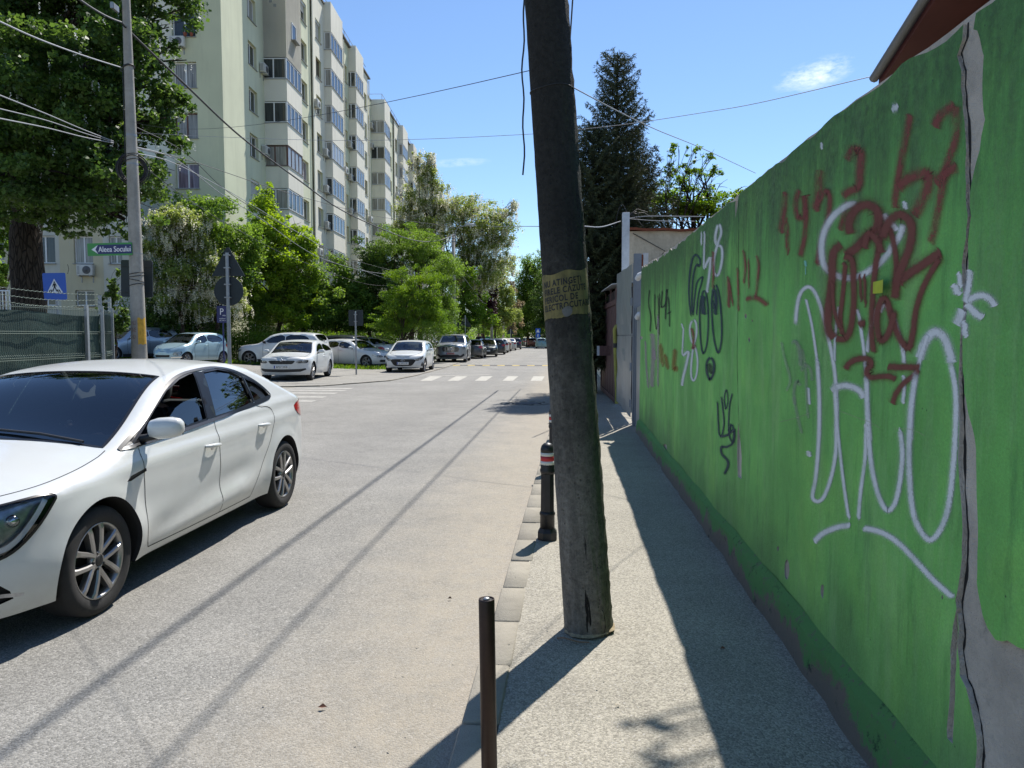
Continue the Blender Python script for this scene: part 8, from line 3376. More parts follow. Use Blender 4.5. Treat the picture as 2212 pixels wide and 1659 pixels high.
grp_tree(1070, 82, [(1080, 610, 25, 40), (1070, 660, 30, 40), (1090, 680, 22, 30), (1060, 700, 34, 26), (1095, 640, 20, 34), (1085, 580, 20, 30), (1100, 690, 24, 30)], 18000, .18, L_ACA, 'pale yellow green tree behind the purple plum', 23, tr=.14, fork=3)
grp_tree(1105, 105, [(1100, 650, 18, 35), (1110, 690, 20, 25), (1095, 700, 22, 24), (1118, 665, 16, 30), (1105, 620, 12, 30)], 9000, .20, L_TAN, 'tan coloured sparse tree near the vanishing point', 24, tr=.14, fork=4, hollow=.1)
grp_tree(1140, 125, [(1140, 580, 22, 30), (1135, 620, 25, 35), (1155, 600, 25, 45), (1145, 660, 35, 40), (1170, 640, 30, 60), (1130, 690, 22, 30), (1165, 700, 40, 30), (1190, 600, 35, 60), (1148, 630, 34, 60), (1132, 650, 26, 50), (1160, 570, 22, 35), (1125, 700, 26, 26)], 50000, .26, L_MID, 'tall green tree closing the street end left of the leaning pole', 25, tr=.3, fork=6)
grp_tree(1200, 118, [(1195, 680, 40, 50), (1215, 600, 35, 60), (1230, 660, 40, 60), (1170, 705, 25, 25), (1180, 640, 40, 60)], 24000, .26, L_DRK, 'dark tree closing the street end behind the leaning pole', 26, tr=.3, fork=5)
grp_tree(1085, 140, [(1090, 700, 30, 30), (1120, 700, 30, 30), (1060, 700, 30, 30), (1100, 670, 30, 34)], 14000, .28, L_DRK, 'dark distant trees just above the parked cars', 27, tr=.3, fork=3)
# shrubs round the pole and fence
grp_tree(250, 24, [(245, 610, 18, 35), (235, 650, 25, 25), (255, 690, 25, 25), (240, 720, 25, 25), (222, 665, 14, 16)], 5200, .10, L_DRK, 'thin dark shrub between the fence corner and the pale pole', 31, name='shrub', tr=.035, fork=1.4, cat='shrub')
grp_tree(350, 36.6, [(340, 690, 25, 25), (370, 680, 25, 30), (330, 720, 20, 20), (360, 720, 30, 20), (325, 655, 14, 26)], 6000, .14, L_DRK, 'dark leafy shrub just right of the pale pole', 32, name='shrub', tr=.035, fork=1.2, cat='shrub')
grp_tree(12, 24, [(10, 470, 30, 60), (5, 600, 20, 30), (-20, 560, 25, 60), (15, 530, 16, 40)], 5000, .12, L_MID, 'leafy boughs at the extreme left beyond the poplar trunk', 33, tr=.08, fork=3)

# clipped hedge
hedge = empty('hedge', tuple(fr(-12, 42.5)) , label='long clipped bright green hedge behind the parked cars', cat='hedge')
hx, hy = hedge.location.x, hedge.location.y
hedge.location.z = 0
q = MB()
rng = np.random.default_rng(77)
cs, rs_ = [], []
for i in range(190):
 t = i / 189
 u = 300 + (790 - 300) * t
 Z = 36.6 + 5.2 * t
 for k in range(5):
  p_ = pt(u + rng.uniform(-4, 4), 740, Z + rng.uniform(-.3, .3))
  zt = pt(u, 716 + 4 * t, Z).z
  zb_ = gz(p_.x, p_.y)
  z_ = zb_ + .25 + (zt - zb_ - .45) * k / 4
  cs.append((p_.x - hx, p_.y - hy, z_))
  rs_.append((.30, .40, .28))
V_, F_, T_ = leaf_cloud(cs, rs_, 52000, .085, 5, .1, .8, -.3, .5, .5)
link_mesh('leaves', np_mesh('leaves', V_, F_, [L_HDG], attr=T_), hedge, kind='stuff')
q = MB()
for i in range(90):
 u = 300 + 490 * i / 89
 p_ = pt(u, 740, 36.6 + 5.2 * i / 89)
 q.tube([(p_.x - hx, p_.y - hy, gz(p_.x, p_.y)), (p_.x - hx + rs_[0][0] * .3, p_.y - hy, gz(p_.x, p_.y) + 1.2)], .02, 4, cap=False)
q.build('stems', BARK_M, hedge, fix=False, kind='stuff')
# grass and weeds in the beds
gr = []
rng = np.random.default_rng(5)
n = 9000
xc = rng.uniform(-26, -6, n)
zc_ = rng.uniform(36.0, 38.4, n)
PX = xc * CY_ - zc_ * SY_
PY = xc * SY_ + zc_ * CY_
G0 = np.stack([PX, PY, np.array([gz(a, b) for a, b in zip(PX, PY)])], 1)
hh = rng.uniform(.08, .25, n)[:, None]
dr = rng.normal(size=(n, 3)) * .05
V_ = np.stack([G0 + dr * [1, 1, 0] * .4, G0 - dr * [1, 1, 0] * .4, G0 + dr * [2, 2, 0] + np.array([0, 0, 1]) * hh, G0 + dr * [2, 2, 0] + np.array([0, 0, .97]) * hh + .01], 1).reshape(-1, 3)
link_mesh('grass', np_mesh('grass', V_, np.arange(4 * n).reshape(n, 4), [L_HDG], attr=rng.random(n)), kind='stuff')

# dense undergrowth strip behind the parked cars on the left side of the far street
def bush_run(name, label, pts_, r_, n, size, leaf, seed, cat='shrub'):
 root = empty(name, (pts_[0][0], pts_[0][1], 0), label=label, cat=cat)
 cs, rr_ = [], []
 rs = random.Random(seed)
 for (a, b, z) in pts_:
  cs.append((a - pts_[0][0], b - pts_[0][1], z))
  rr_.append((r_ * rs.uniform(.7, 1.2), r_ * rs.uniform(.7, 1.2), r_ * rs.uniform(.7, 1.1)))
 V_, F_, T_ = leaf_cloud(cs, rr_, n, size, seed, .1, .8, 0, .55, .4)
 link_mesh('leaves', np_mesh('leaves', V_, F_, [leaf], attr=T_), root, kind='stuff')
 return root

P_ = []
rs = random.Random(6)
for i in range(70):
 t = i / 69
 p_ = pt(700 + 290 * t, 740, 47 + 8 * t)
 P_.append((p_.x + rs.uniform(-.5, .5), p_.y + rs.uniform(-.8, .8), rs.uniform(.4, 3.6)))
bush_run('shrub_border', 'dark shrub border behind the parking area under the round trees', P_, .9, 36000, .12, L_MID, 41)
P_ = []
for i in range(60):
 t = i / 59
 p_ = pt(985 + 125 * t, 740, 60 + 60 * t)
 P_.append((p_.x + rs.uniform(-.8, .8), p_.y + rs.uniform(-1, 1), rs.uniform(.4, 3.0)))
bush_run('shrub_border', 'green bushes behind the row of far parked cars', P_, 1.0, 20000, .17, L_MID, 42)
P_ = []
for i in range(60):
 t = i / 59
 p_ = pt(300 + 420 * t, 740, 37.7 + 6.8 * t)
 P_.append((p_.x + rs.uniform(-.5, .5), p_.y + rs.uniform(-.5, .5), rs.uniform(.6, 4.6)))
bush_run('shrub_border', 'mixed undergrowth behind the clipped hedge along the flats', P_, .95, 40000, .12, L_MID, 43)
P_ = []
for i in range(50):
 p_ = pt(1085 + 160 * i / 49, 740, 165 + rs.uniform(-4, 6))
 P_.append((p_.x, p_.y, rs.uniform(.5, 6)))
bush_run('tree_belt', 'dark belt of trees closing the far end of the street', P_, 2.6, 16000, .45, L_DRK, 45, 'trees')
P_ = []
for i in range(40):
 P_.append((1.9 + rs.uniform(0, 4), 60 + i * 1.6, rs.uniform(1, 6)))
bush_run('shrub_border', 'row of trees behind the right-hand walls far down the street', P_, 2.2, 26000, .24, L_DRK, 44)

# ---- spruce: whorls of branches, each with drooping twigs set with needles
def spruce(x, y, H, base_r, label, seed=4, leader=None, z_lo=1.0, shape=None, nn=100000):
 rs = random.Random(seed)
 root = empty('spruce_tree', (x, y, 0), label=label, cat='tree')
 q = MB()
 q.tube([(0, 0, -.1), (.02, 0, H * .5), (0, 0, H)], [.17, .10, .012], 10, cap=False)
 q.build('trunk', BARK_D, root, fix=False)
 br_ = MB()
 segs = []
 z = z_lo
 while z < H - .08:
  f = (H - z) / H
  L0 = shape(z) if shape else base_r * (f ** .8)
  nb = 7 if f > .25 else 5
  a0 = rs.uniform(0, 2 * PI)
  for k in range(nb):
   a = a0 + 2 * PI * k / nb + rs.uniform(-.25, .25)
   L = L0 * rs.uniform(.65, 1.15)
   up = .55 if f < .3 else (.25 if f < .6 else .02)
   d = Vector((math.cos(a), math.sin(a), 0))
   pts = []
   for i in range(6):
    t = i / 5
    pts.append(Vector((0, 0, z)) + d * L * t + Vector((0, 0, L * (up * t - (.42 - up * .3) * t * (1 - t) + (.10 * t * t)))))
   br_.tube(pts, [max(.022 * (1 - i / 6) * (.4 + f), .004) for i in range(6)], 4, cap=False)
   for i in range(5):
    segs.append((pts[i], pts[i + 1], 1.0, L))
   # side twigs
   nt = int(L / .10) + 2
   for j in range(nt):
    t = .18 + .82 * j / nt
    i0 = min(int(t * 5), 4)
    p_ = pts[i0].lerp(pts[i0 + 1], t * 5 - i0)
    for sg_ in (-1, 1):
     s_ = Vector((-d.y, d.x, 0)) * sg_
     l_ = (.16 + .36 * L0 * (1 - t)) * rs.uniform(.5, 1.1)
     dirn = (d * .7 + s_ * .8 + Vector((0, 0, -.28 + (.3 if f < .3 else 0) + rs.uniform(-.25, .15)))).normalized()
     e = p_ + dirn * l_
     segs.append((p_, e, .85, L))
     if rs.random() < .5:
      p3 = p_.lerp(e, .5)
      e3 = p3 + (dirn + Vector((0, 0, -.7))).normalized() * l_ * .55
      segs.append((p3, e3, .8, L))
  z += rs.uniform(.16, .24) * (1 if f > .2 else .8)
 br_.build('branch', BARK_D, root, fix=False, kind='stuff')
 A = np.array([s[0][:] for s in segs])
 B = np.array([s[1][:] for s in segs])
 Ls = np.linalg.norm(B - A, axis=1)
 rng = np.random.default_rng(seed)
 n = nn
 idx = rng.choice(len(A), n, p=Ls / Ls.sum())
 t = rng.random(n)[:, None]
 P = A[idx] + (B[idx] - A[idx]) * t
 D = (B - A)[idx] / Ls[idx][:, None]
 r = rng.normal(size=(n, 3))
 r -= D * np.sum(r * D, 1, keepdims=True)
 r /= np.linalg.norm(r, axis=1, keepdims=True)
 nd = D * .75 + r * .9
 nd /= np.linalg.norm(nd, axis=1, keepdims=True)
 ln = (.045 + .035 * rng.random(n))[:, None]
 w = np.cross(nd, D + 1e-3)
 w /= np.maximum(np.linalg.norm(w, axis=1, keepdims=True), 1e-6)
 wd = .0085
 V_ = np.stack([P - w * wd, P + w * wd, P + nd * ln + w * wd * .4, P + nd * ln - w * wd * .4], 1).reshape(-1, 3)
 tint = np.clip(t[:, 0] * .4 + rng.random(n) * .5 + .15 * (rng.random(n) > .85), 0, 1)
 link_mesh('needles', np_mesh('needles', V_, np.arange(4 * n).reshape(n, 4), [L_SPR], attr=tint), root, kind='stuff')
 return root

sx, sy = tp(1328, 21.5)
tz = pt(1328, 112, 21.5).z
shp = lambda z: float(np.interp(z, [0, 2, 4, 5.3, 6.0, 6.6, 7.2, 8.2, 9.0, 9.6, tz], [2.0, 1.9, 1.75, 1.6, 1.4, 1.15, 1.0, .72, .52, .30, .06]))
spruce(sx, sy, tz, 1.6, 'tall dark spruce with a sparse pointed top right of the leaning pole', 4, shape=shp, nn=230000)
sx2, sy2 = tp(1278, 20.5)
tz2 = pt(1262, 255, 20.0).z
spruce(sx2, sy2, tz2, 1.1, 'lower spruce crowding the tall one beside the leaning pole', 9, shape=lambda z: float(np.interp(z, [0, 3, 5, 6.5, tz2], [1.15, 1.15, 1.05, .8, .15])), nn=110000)
sx3, sy3 = tp(1395, 22.5)
tz3 = pt(1405, 280, 22.5).z
spruce(sx3 - .45, sy3, tz3, 1.0, 'short spruce leader at the right shoulder of the tall spruce', 14, shape=lambda z: float(np.interp(z, [0, 3, 4.5, 6.0, tz3], [1.2, 1.15, 1.0, .8, .2])), nn=70000)

# unseen tree added behind the wall so its boughs shadow the footway
tree('added_shade_tree', 6.4, 8.0, 9, .12, [(-4.62, -1.2, 6.2, .13, .12, .12), (-4.8, -1.55, 6.2, .2, .14, .12), (-5.15, -1.6, 6.2, .16, .12, .1), (-4.5, -1.75, 6.2, .25, .16, .15), (-3.6, -1.4, 6.5, .5, .4, .4), (-1.2, .2, 6.8, .9, .8, .6), (0, 0, 7.0, 1.2, 1.1, .8)], 5200, .08, L_MID, BARK_M, 'unseen tree added behind the green wall to shade the footway', seed=61, fork=4.2, base=0)
# fruit tree behind the outbuilding, and a sparse shoot above it
grp_tree(1500, 24, [(1440, 420, 50, 35), (1500, 400, 50, 35), (1550, 420, 40, 30), (1420, 455, 45, 25), (1480, 450, 60, 30), (1540, 455, 50, 25), (1470, 385, 30, 22), (1590, 420, 25, 25), (1520, 370, 25, 18), (1430, 430, 50, 35), (1500, 440, 70, 35), (1560, 450, 50, 30)], 10500, .095, L_HDG, 'light green fruit tree leafing out behind the cream outbuilding', 51, name='fruit_tree', tr=.16, fork=3.6, bark=BARK_D, twigs=2, hollow=.1, aspect=.5)
grp_tree(1470, 22.5, [(1455, 325, 14, 22), (1500, 325, 18, 20), (1530, 335, 16, 14), (1490, 360, 24, 18), (1450, 365, 14, 18), (1540, 370, 18, 16)], 900, .10, L_HDG, 'sparse upright shoots with few leaves against the sky above the outbuilding', 52, name='fruit_tree', tr=.06, fork=4.6, bark=BARK_D, twigs=2, hollow=.1, aspect=.5, lean=(-.3, 0))

# ================================================================== the vehicles
SILVER = mat_paint('silver_paint', (.36, .39, .42), .75, .32, dust=.05)
LBLUE = mat_paint('pale_blue_paint', (.33, .46, .50), .35, .35, dust=.1)
DGREY = mat_paint('dark_grey_paint', (.030, .038, .045), .4, .3, dust=.08)
DBLUE = mat_paint('dark_blue_paint', (.010, .014, .035), .3, .3, dust=.05)
GREYOLD = mat_paint('old_grey_paint', (.060, .064, .070), .3, .4, dust=.15)
DGREEN = mat_paint('dark_green_paint', (.014, .026, .026), .3, .3, dust=.05)
BEIGE = mat_paint('beige_cover', (.42, .36, .29), 0, .8, dust=.1)
BLUEH = mat_paint('light_blue_hatch_paint', (.16, .29, .33), .3, .4)
WHITE = MAT['white_paint']
LGREY = mat_paint('light_grey_paint', (.50, .50, .48), .2, .4, dust=.2)
REDD = mat_paint('dull_red_paint', (.14, .025, .018), .1, .4)

def cam_heading(hx, hz):
 """heading given in the survey frame -> degrees"""
 w = fr(hx, hz)
 return math.degrees(math.atan2(w.y, w.x))

def put(P, u, Z, h, label, name='parked_car', cat='car', group=None, z=None, dx=0):
 c = make_car(P, name)
 tag(c, label, cat, group)
 p_ = pt(u, 740, Z)
 place(c, p_.x + dx, p_.y, cam_heading(*h), z)
 return c

# the saloon driving past
HP_ = saloon_params()
hero = make_car(HP_, 'passing_car')
tag(hero, 'large white saloon with its front side window lowered, passing close on the left', 'car')
place(hero, -2.735 - .89 + .07, 5.365, -90.3, 0.0)
HB = HP_['B']

def hside(pts, off, name, mat, sd=1, sm=2):
 """flush piece of glass or trim laid in the hero's side opening (x, z)"""
 pl = densify(smooth_poly(pts, sm) if sm else pts, .05)
 pu = [(float(HB.u_of_x(a)), b) for a, b in pl]
 V, T, idx = cdt_patch(pu, [], .05)
 v3 = HB.wrap(V[:, 0], V[:, 1], off, sd)
 return link_mesh(name, np_mesh(name, v3, T if sd == 1 else T[:, ::-1], [mat], smooth=True), hero)

# half-lowered pane in the driver's door: only its curved rear part shows
hside([(.53, .957), (.51, 1.0), (.45, 1.05), (.35, 1.095), (.22, 1.125), (.10, 1.138), (-.005, 1.14), (.045, .98), (.3, .962)], -.014, 'side_window', MAT['glass'], 1, 0)
hside(FRONT_DLO, -.014, 'side_window', MAT['glass_dark'], -1, 0)
# gloss black pillar trims between the side panes
for sd in (1, -1):
 hside([(-.078, 1.326), (-.203, 1.325), (-.083, .983), (.042, .979)], .0075, 'pillar_trim', MAT['gloss_black'], sd, 0)
 hside([(-.792, 1.258), (-.820, 1.247), (-.813, 1.036), (-.787, 1.033)], .0075, 'pillar_trim', MAT['gloss_black'], sd, 0)
 hside([(1.10, .915), (.97, .934), (.84, 1.0), (.93, .985)], .003, 'mirror_base_trim', MAT['black'], sd, 0)
 q = MB()
 fs_ = lambda a, b, off, sd=sd: HB.wrap(HB.u_of_x(a), b, off, sd)
 ribbon_on(fs_, smooth_poly([(1.10, .912), (.84, 1.018), (.60, 1.138), (.38, 1.243), (.12, 1.318), (-.2, 1.348), (-.5, 1.352), (-.78, 1.290), (-1.0, 1.205), (-1.14, 1.118), (-1.21, 1.048), (-.78, 1.014), (0, .966), (.6, .934), (1.10, .912)], 2, False), .026, .009, q)
 q.build('window_trim', MAT['gloss_black'], hero, fix=False)
# driver, head and shoulder seen through the open window
def skin_figure(name, verts, edges, radii, mat, parent=None, sub=2, root=0):
 me = bpy.data.meshes.new(name)
 me.from_pydata(verts, edges, [])
 o = bpy.data.objects.new(name, me)
 COL.objects.link(o)
 md = o.modifiers.new('skin', 'SKIN')
 for i, r_ in enumerate(radii):
  me.skin_vertices[0].data[i].radius = (r_, r_) if not isinstance(r_, tuple) else r_
  me.skin_vertices[0].data[i].use_root = (i == root)
 md.use_smooth_shade = True
 o.modifiers.new('sub', 'SUBSURF').levels = sub
 o.modifiers['sub'].render_levels = sub
 dg = bpy.context.evaluated_depsgraph_get()
 m2 = bpy.data.meshes.new_from_object(o.evaluated_get(dg))
 bpy.data.objects.remove(o)
 m2.materials.clear()
 m2.materials.append(mat)
 m2.name = name
 return link_mesh(name, m2, parent)

MAT['skin'] = simple('skin', (.36, .20, .14), .55, var=.08, scale=9)
MAT['hair'] = simple('dark_hair', (.02, .015, .012), .7, var=.2)
MAT['cloth_blk'] = simple('black_tshirt', (.014, .014, .016), .85, var=.2)
MAT['cloth_grn'] = simple('green_tshirt', (.03, .20, .09), .85, var=.2)
MAT['cloth_gry'] = simple('grey_cloth', (.10, .10, .11), .85, var=.2)
MAT['cloth_dark'] = simple('dark_trousers', (.03, .033, .045), .85, var=.2)
MAT['shoe'] = simple('shoe', (.05, .05, .05), .7)

def person(label, x, y, z, heading, shirt, trousers, pose='stand', H=1.76):
 root = empty('person', (x, y, z), heading, label=label, cat='person')
 s = H / 1.76
 st = pose == 'stand'
 V = [(0, 0, .95), (0, 0, 1.12), (0, .01, 1.32), (0, .01, 1.46), (0, 0, 1.54), (0, -.015, 1.66), (0, -.01, 1.73)]
 E = [(0, 1), (1, 2), (2, 3), (3, 4), (4, 5), (5, 6)]
 Rd = [.135, .125, .145, .085, .052, .088, .07]
 def chain(start, pts, rads):
  i0 = start
  for p_, r_ in zip(pts, rads):
   V.append(p_)
   Rd.append(r_)
   E.append((i0, len(V) - 1))
   i0 = len(V) - 1
  return i0
 hands = []
 for sx_ in (-1, 1):
  e = chain(3, [(sx_ * .17, .0, 1.42), (sx_ * .24, .0, 1.16), (sx_ * .25, -.08, .93), (sx_ * .25, -.11, .86)], [.062, .046, .034, .036])
  for k in range(4):
   chain(e, [(sx_ * .25 + (k - 1.5) * .004, -.125 - .012 * k + .02, .80), (sx_ * .25, -.12 - .014 * k + .03, .76)], [.0115, .009])
  chain(e, [(sx_ * .235, -.15, .83), (sx_ * .23, -.165, .80)], [.012, .010])
  chain(0, [(sx_ * .095, 0, .85), (sx_ * .10, -.02, .48), (sx_ * .10, .02, .09), (sx_ * .105, -.10, .035)], [.092, .062, .040, .036])
 V = [(a * s, b * s, c * s) for a, b, c in V]
 body = skin_figure('body', V, E, [r_ * s for r_ in Rd], MAT['skin'], root)
 # face: nose, eyes, mouth, ears
 q = MB()
 q.sphere((0, -.105 * s, 1.665 * s), .016 * s, 8, 6, 0, (.8, 1, 1.3))
 q.build('nose', MAT['skin'], body)
 for sx_ in (-1, 1):
  q = MB()
  q.sphere((sx_ * .032 * s, -.088 * s, 1.69 * s), .011 * s, 8, 6)
  q.build('eye', MAT['ink'], body)
  q = MB()
  q.sphere((sx_ * .088 * s, -.005, 1.67 * s), .02 * s, 8, 6, 0, (.4, .8, 1.3))
  q.build('ear', MAT['skin'], body)
 q = MB()
 q.sphere((0, .012 * s, 1.715 * s), .097 * s, 16, 10, 0, (.95, 1.02, .86))
 q.build('hair', MAT['hair'], root)
 # clothes: slightly larger skins
 Vt = [(0, 0, .93), (0, 0, 1.12), (0, .01, 1.32), (0, .01, 1.455)]
 Et = [(0, 1), (1, 2), (2, 3)]
 Rt = [.150, .138, .158, .098]
 for sx_ in (-1, 1):
  b_ = len(Vt)
  Vt += [(sx_ * .17, 0, 1.42), (sx_ * .225, 0, 1.22)]
  Et += [(3, b_), (b_, b_ + 1)]
  Rt += [.075, .062]
 skin_figure('shirt', [(a * s, b * s, c * s) for a, b, c in Vt], Et, [r_ * s for r_ in Rt], shirt, root)
 Vp = [(0, 0, .97)]
 Ep, Rp = [], [.147]
 for sx_ in (-1, 1):
  b_ = len(Vp)
  Vp += [(sx_ * .095, 0, .85), (sx_ * .10, -.02, .48), (sx_ * .10, .02, .10)]
  Ep += [(0, b_), (b_, b_ + 1), (b_ + 1, b_ + 2)]
  Rp += [.103, .074, .058]
 skin_figure('trousers', [(a * s, b * s, c * s) for a, b, c in Vp], Ep, [r_ * s for r_ in Rp], trousers, root)
 for sx_ in (-1, 1):
  q = MB()
  q.bbox(sx_ * .10 * s - .048, sx_ * .10 * s + .048, -.17 * s, .08 * s, 0, .085, .03)
  q.build('shoe', MAT['shoe'], root)
 return root

# driver: seated, leaning back, looking ahead
dv = empty('person', label='driver in a dark top seated behind the lowered window of the white saloon', cat='person')
dv.matrix_world = Matrix.Translation(hero.location) @ Matrix.Rotation(hero.rotation_euler.z, 4, 'Z') @ Matrix.Translation((.02, .37, -.04))
V = [(0, 0, .60), (-.04, 0, .78), (-.09, 0, .98), (-.10, 0, 1.06), (-.08, 0, 1.12), (-.06, 0, 1.22), (-.07, 0, 1.29)]
E = [(i, i + 1) for i in range(6)]
Rd = [.15, .14, .15, .085, .05, .088, .07]
for sy_ in (-1, 1):
 b_ = len(V)
 V += [(-.08, sy_ * .18, 1.02), (.08, sy_ * .21, .84), (.32, sy_ * .14, .90), (.40, sy_ * .13, .93), (.10, sy_ * .1, .58), (.52, sy_ * .12, .60), (.70, sy_ * .12, .32)]
 E += [(3, b_), (b_, b_ + 1), (b_ + 1, b_ + 2), (b_ + 2, b_ + 3), (0, b_ + 4), (b_ + 4, b_ + 5), (b_ + 5, b_ + 6)]
 Rd += [.062, .048, .036, .040, .09, .065, .045]
 for k in range(4):
  c_ = len(V)
  V += [(.44, sy_ * (.10 + .014 * k), .95), (.455, sy_ * (.10 + .014 * k), .92)]
  E += [(b_ + 3, c_), (c_, c_ + 1)]
  Rd += [.010, .009]
 c_ = len(V)
 V += [(.42, sy_ * .085, .955)]
 E += [(b_ + 3, c_)]
 Rd += [.011]
db = skin_figure('body', V, E, Rd, MAT['skin'], dv)
Vt = [(0, 0, .58), (-.04, 0, .78), (-.09, 0, .98), (-.10, 0, 1.055)]
Et = [(0, 1), (1, 2), (2, 3)]
Rt = [.165, .155, .165, .10]
for sy_ in (-1, 1):
 b_ = len(Vt)
 Vt += [(-.08, sy_ * .18, 1.02), (.05, sy_ * .205, .87)]
 Et += [(3, b_), (b_, b_ + 1)]
 Rt += [.076, .062]
skin_figure('shirt', Vt, Et, Rt, MAT['cloth_blk'], dv)
q = MB()
q.sphere((-.085, 0, 1.275), .097, 16, 10, 0, (1.02, .95, .86))
q.build('hair', MAT['hair'], dv)
q = MB()
q.sphere((.035, 0, 1.225), .016, 8, 6)
q.build('nose', MAT['skin'], db)

# ---- parked and moving cars beyond
H_ = MAT
yaris = generic('hatch', 3.62, 1.66, 1.50, .29, 1.17, -1.20, LBLUE, hood=.96, cowl=.98, head=.28, rt=-1.42, nose=.67, step=.09, zstep=.08, glass=MAT['glass'], side_glass=MAT['glass_dark'], style='plain', spokes=7, plate_front=None,
    lamp=[(.54, .58), (.53, .46), (.70, .42), (.86, .48), (.93, .62), (.78, .62)], lens_z=.52, grille=[(.0, .47), (.36, .475), (.40, .44), (.36, .37), (.0, .37)], lower=[(.0, .30), (.5, .30), (.55, .26), (.0, .25)], u_extra=[('bumper_strip', [(.44, .38), (.95, .40), (1.02, .35), (.44, .33)], MAT['chrome'], .004, 0)])
put(yaris, 412, 34.4, (-.30, -.95), 'small pale blue hatchback parked nose forward by the hedge')
bmw = generic('hatch', 4.45, 1.80, 1.60, .34, 1.32, -1.38, SILVER, hood=1.02, step=.10, nose=.74, style='y', cladding=True, arch_mat=None)
put(bmw, 283, 35.4, (-.55, -.83), 'silver grey compact off-roader half hidden behind the pale concrete pole')
c5 = generic('hatch', 4.50, 1.85, 1.66, .36, 1.42, -1.31, WHITE, hood=1.10, cowl=.98, head=.25, step=.10, nose=.84, cladding=True, black_roof=False, dark_rim=False, style='y', spokes=6, mirror_mat=MAT['gloss_black'])
put(c5, 614, 37.2, (-.985, .12), 'tall white off-roader with black wheel arches, parked side on beside the hedge')
octavia = generic('saloon', 4.66, 1.81, 1.46, .325, 1.42, -1.26, WHITE, hood=.95, cowl=1.08, head=.32, rt=-1.25, rb=-1.98, deck=1.10, step=.07, zstep=.05, nose=.81, glass=MAT['glass'], plate_front=('BP27 XKB', .50, 0), style='y',
     grille=[(.0, .735), (.44, .72), (.47, .70), (.40, .62), (.34, .60), (.0, .60)], lamp=[(.53, .72), (.50, .63), (.78, .625), (.98, .64), (1.03, .74), (.80, .735)],
     lower=[(.0, .42), (.62, .43), (.86, .45), (.90, .40), (.66, .33), (.0, .31)],
     grille_bars=[('grille_bar', [([(x_, .725), (x_ + .004, .62)], .012) for x_ in np.linspace(.03, .40, 10)], MAT['rim_dark'])])
octc = put(octavia, 645, 28.3, (.02, -1.0), 'white saloon with dark vertical-slat grille and number plate, stopped on the apron')
karoq = generic('hatch', 4.38, 1.84, 1.62, .35, 1.34, -1.30, DGREY, hood=1.05, step=.10, nose=.78, cladding=True, plate_rear=('B 321 KAR', .95, 0), style='y')
put(karoq, 718, 40.5, (-.93, .36), 'dark grey off-roader seen from behind with lit red tail lamp')
meg3 = generic('hatch', 4.30, 1.80, 1.47, .32, 1.32, -1.32, WHITE, hood=.95, step=.10, nose=.70, style='y', plate_front=('B 48 MGN', .48, 0))
put(meg3, 768, 38.6, (.90, -.44), 'white hatchback parked nose right behind the thin sign post')
logan = generic('saloon', 4.25, 1.74, 1.53, .31, 1.30, -1.33, LGREY, hood=1.0, deck=1.10, rt=-.95, rb=-1.45, step=.10, nose=.70, style='plain', spokes=7)
put(logan, 776, 44, (-.93, .36), 'light grey boxy saloon seen from behind between the white and blue cars')
dblue = generic('saloon', 4.45, 1.76, 1.45, .31, 1.35, -1.30, DBLUE, step=.10, nose=.68, deck=1.08, style='y')
put(dblue, 812, 47, (-.93, .36), 'dark blue saloon with red tail lamps, last of the angled row')
i20 = generic('hatch', 4.04, 1.775, 1.45, .315, 1.25, -1.33, WHITE, hood=.93, cowl=.98, head=.22, step=.07, zstep=.055, nose=.70, glass=MAT['glass'], plate_front=('B 799 BYW', .42, 0),
    grille=[(.0, .61), (.34, .61), (.50, .60), (.58, .54), (.44, .36), (.36, .31), (.0, .30)], lamp=[(.50, .60), (.62, .52), (.82, .56), (1.0, .66), (1.08, .75), (.92, .72), (.7, .64)], lens_z=.59,
    lower=[(.0, .25), (.55, .24), (.80, .225), (.75, .213), (.0, .213)], u_extra=[('fog_vent', [(.93, .50), (.84, .32), (.98, .27), (1.0, .36)], MAT['black'], -.008, 0)])
i20c = put(i20, 887, 34.8, (-.04, -1.0), 'white hatchback facing us with a wide black grille and number plate')
gle = generic('hatch', 4.93, 1.96, 1.79, .39, 1.50, -1.50, SILVER, hood=1.20, cowl=1.20, head=.42, step=.09, nose=1.06, glass=MAT['glass'], plate_front=('T 104 PRB', .56, 0), plate_red=True, spokes=5, style='y', rr=.275,
    grille=[(.0, .98), (.50, .97), (.56, .86), (.50, .67), (.0, .65)], lamp=[(.64, .95), (.66, .82), (.88, .82), (1.06, .90), (1.02, .98), (.8, .97)], lens_z=.88,
    lower=[(.0, .49), (.46, .49), (.62, .42), (.9, .56), (.98, .44), (.7, .30), (.0, .30)],
    grille_bars=[('grille_bar', [([(x_, .96), (x_, .67)], .014) for x_ in np.linspace(.04, .50, 9)], MAT['chrome'])])
glec = put(gle, 981, 49.0, (-.02, -1.0), 'large silver off-roader with slatted grille, round badge and reddish number plate')
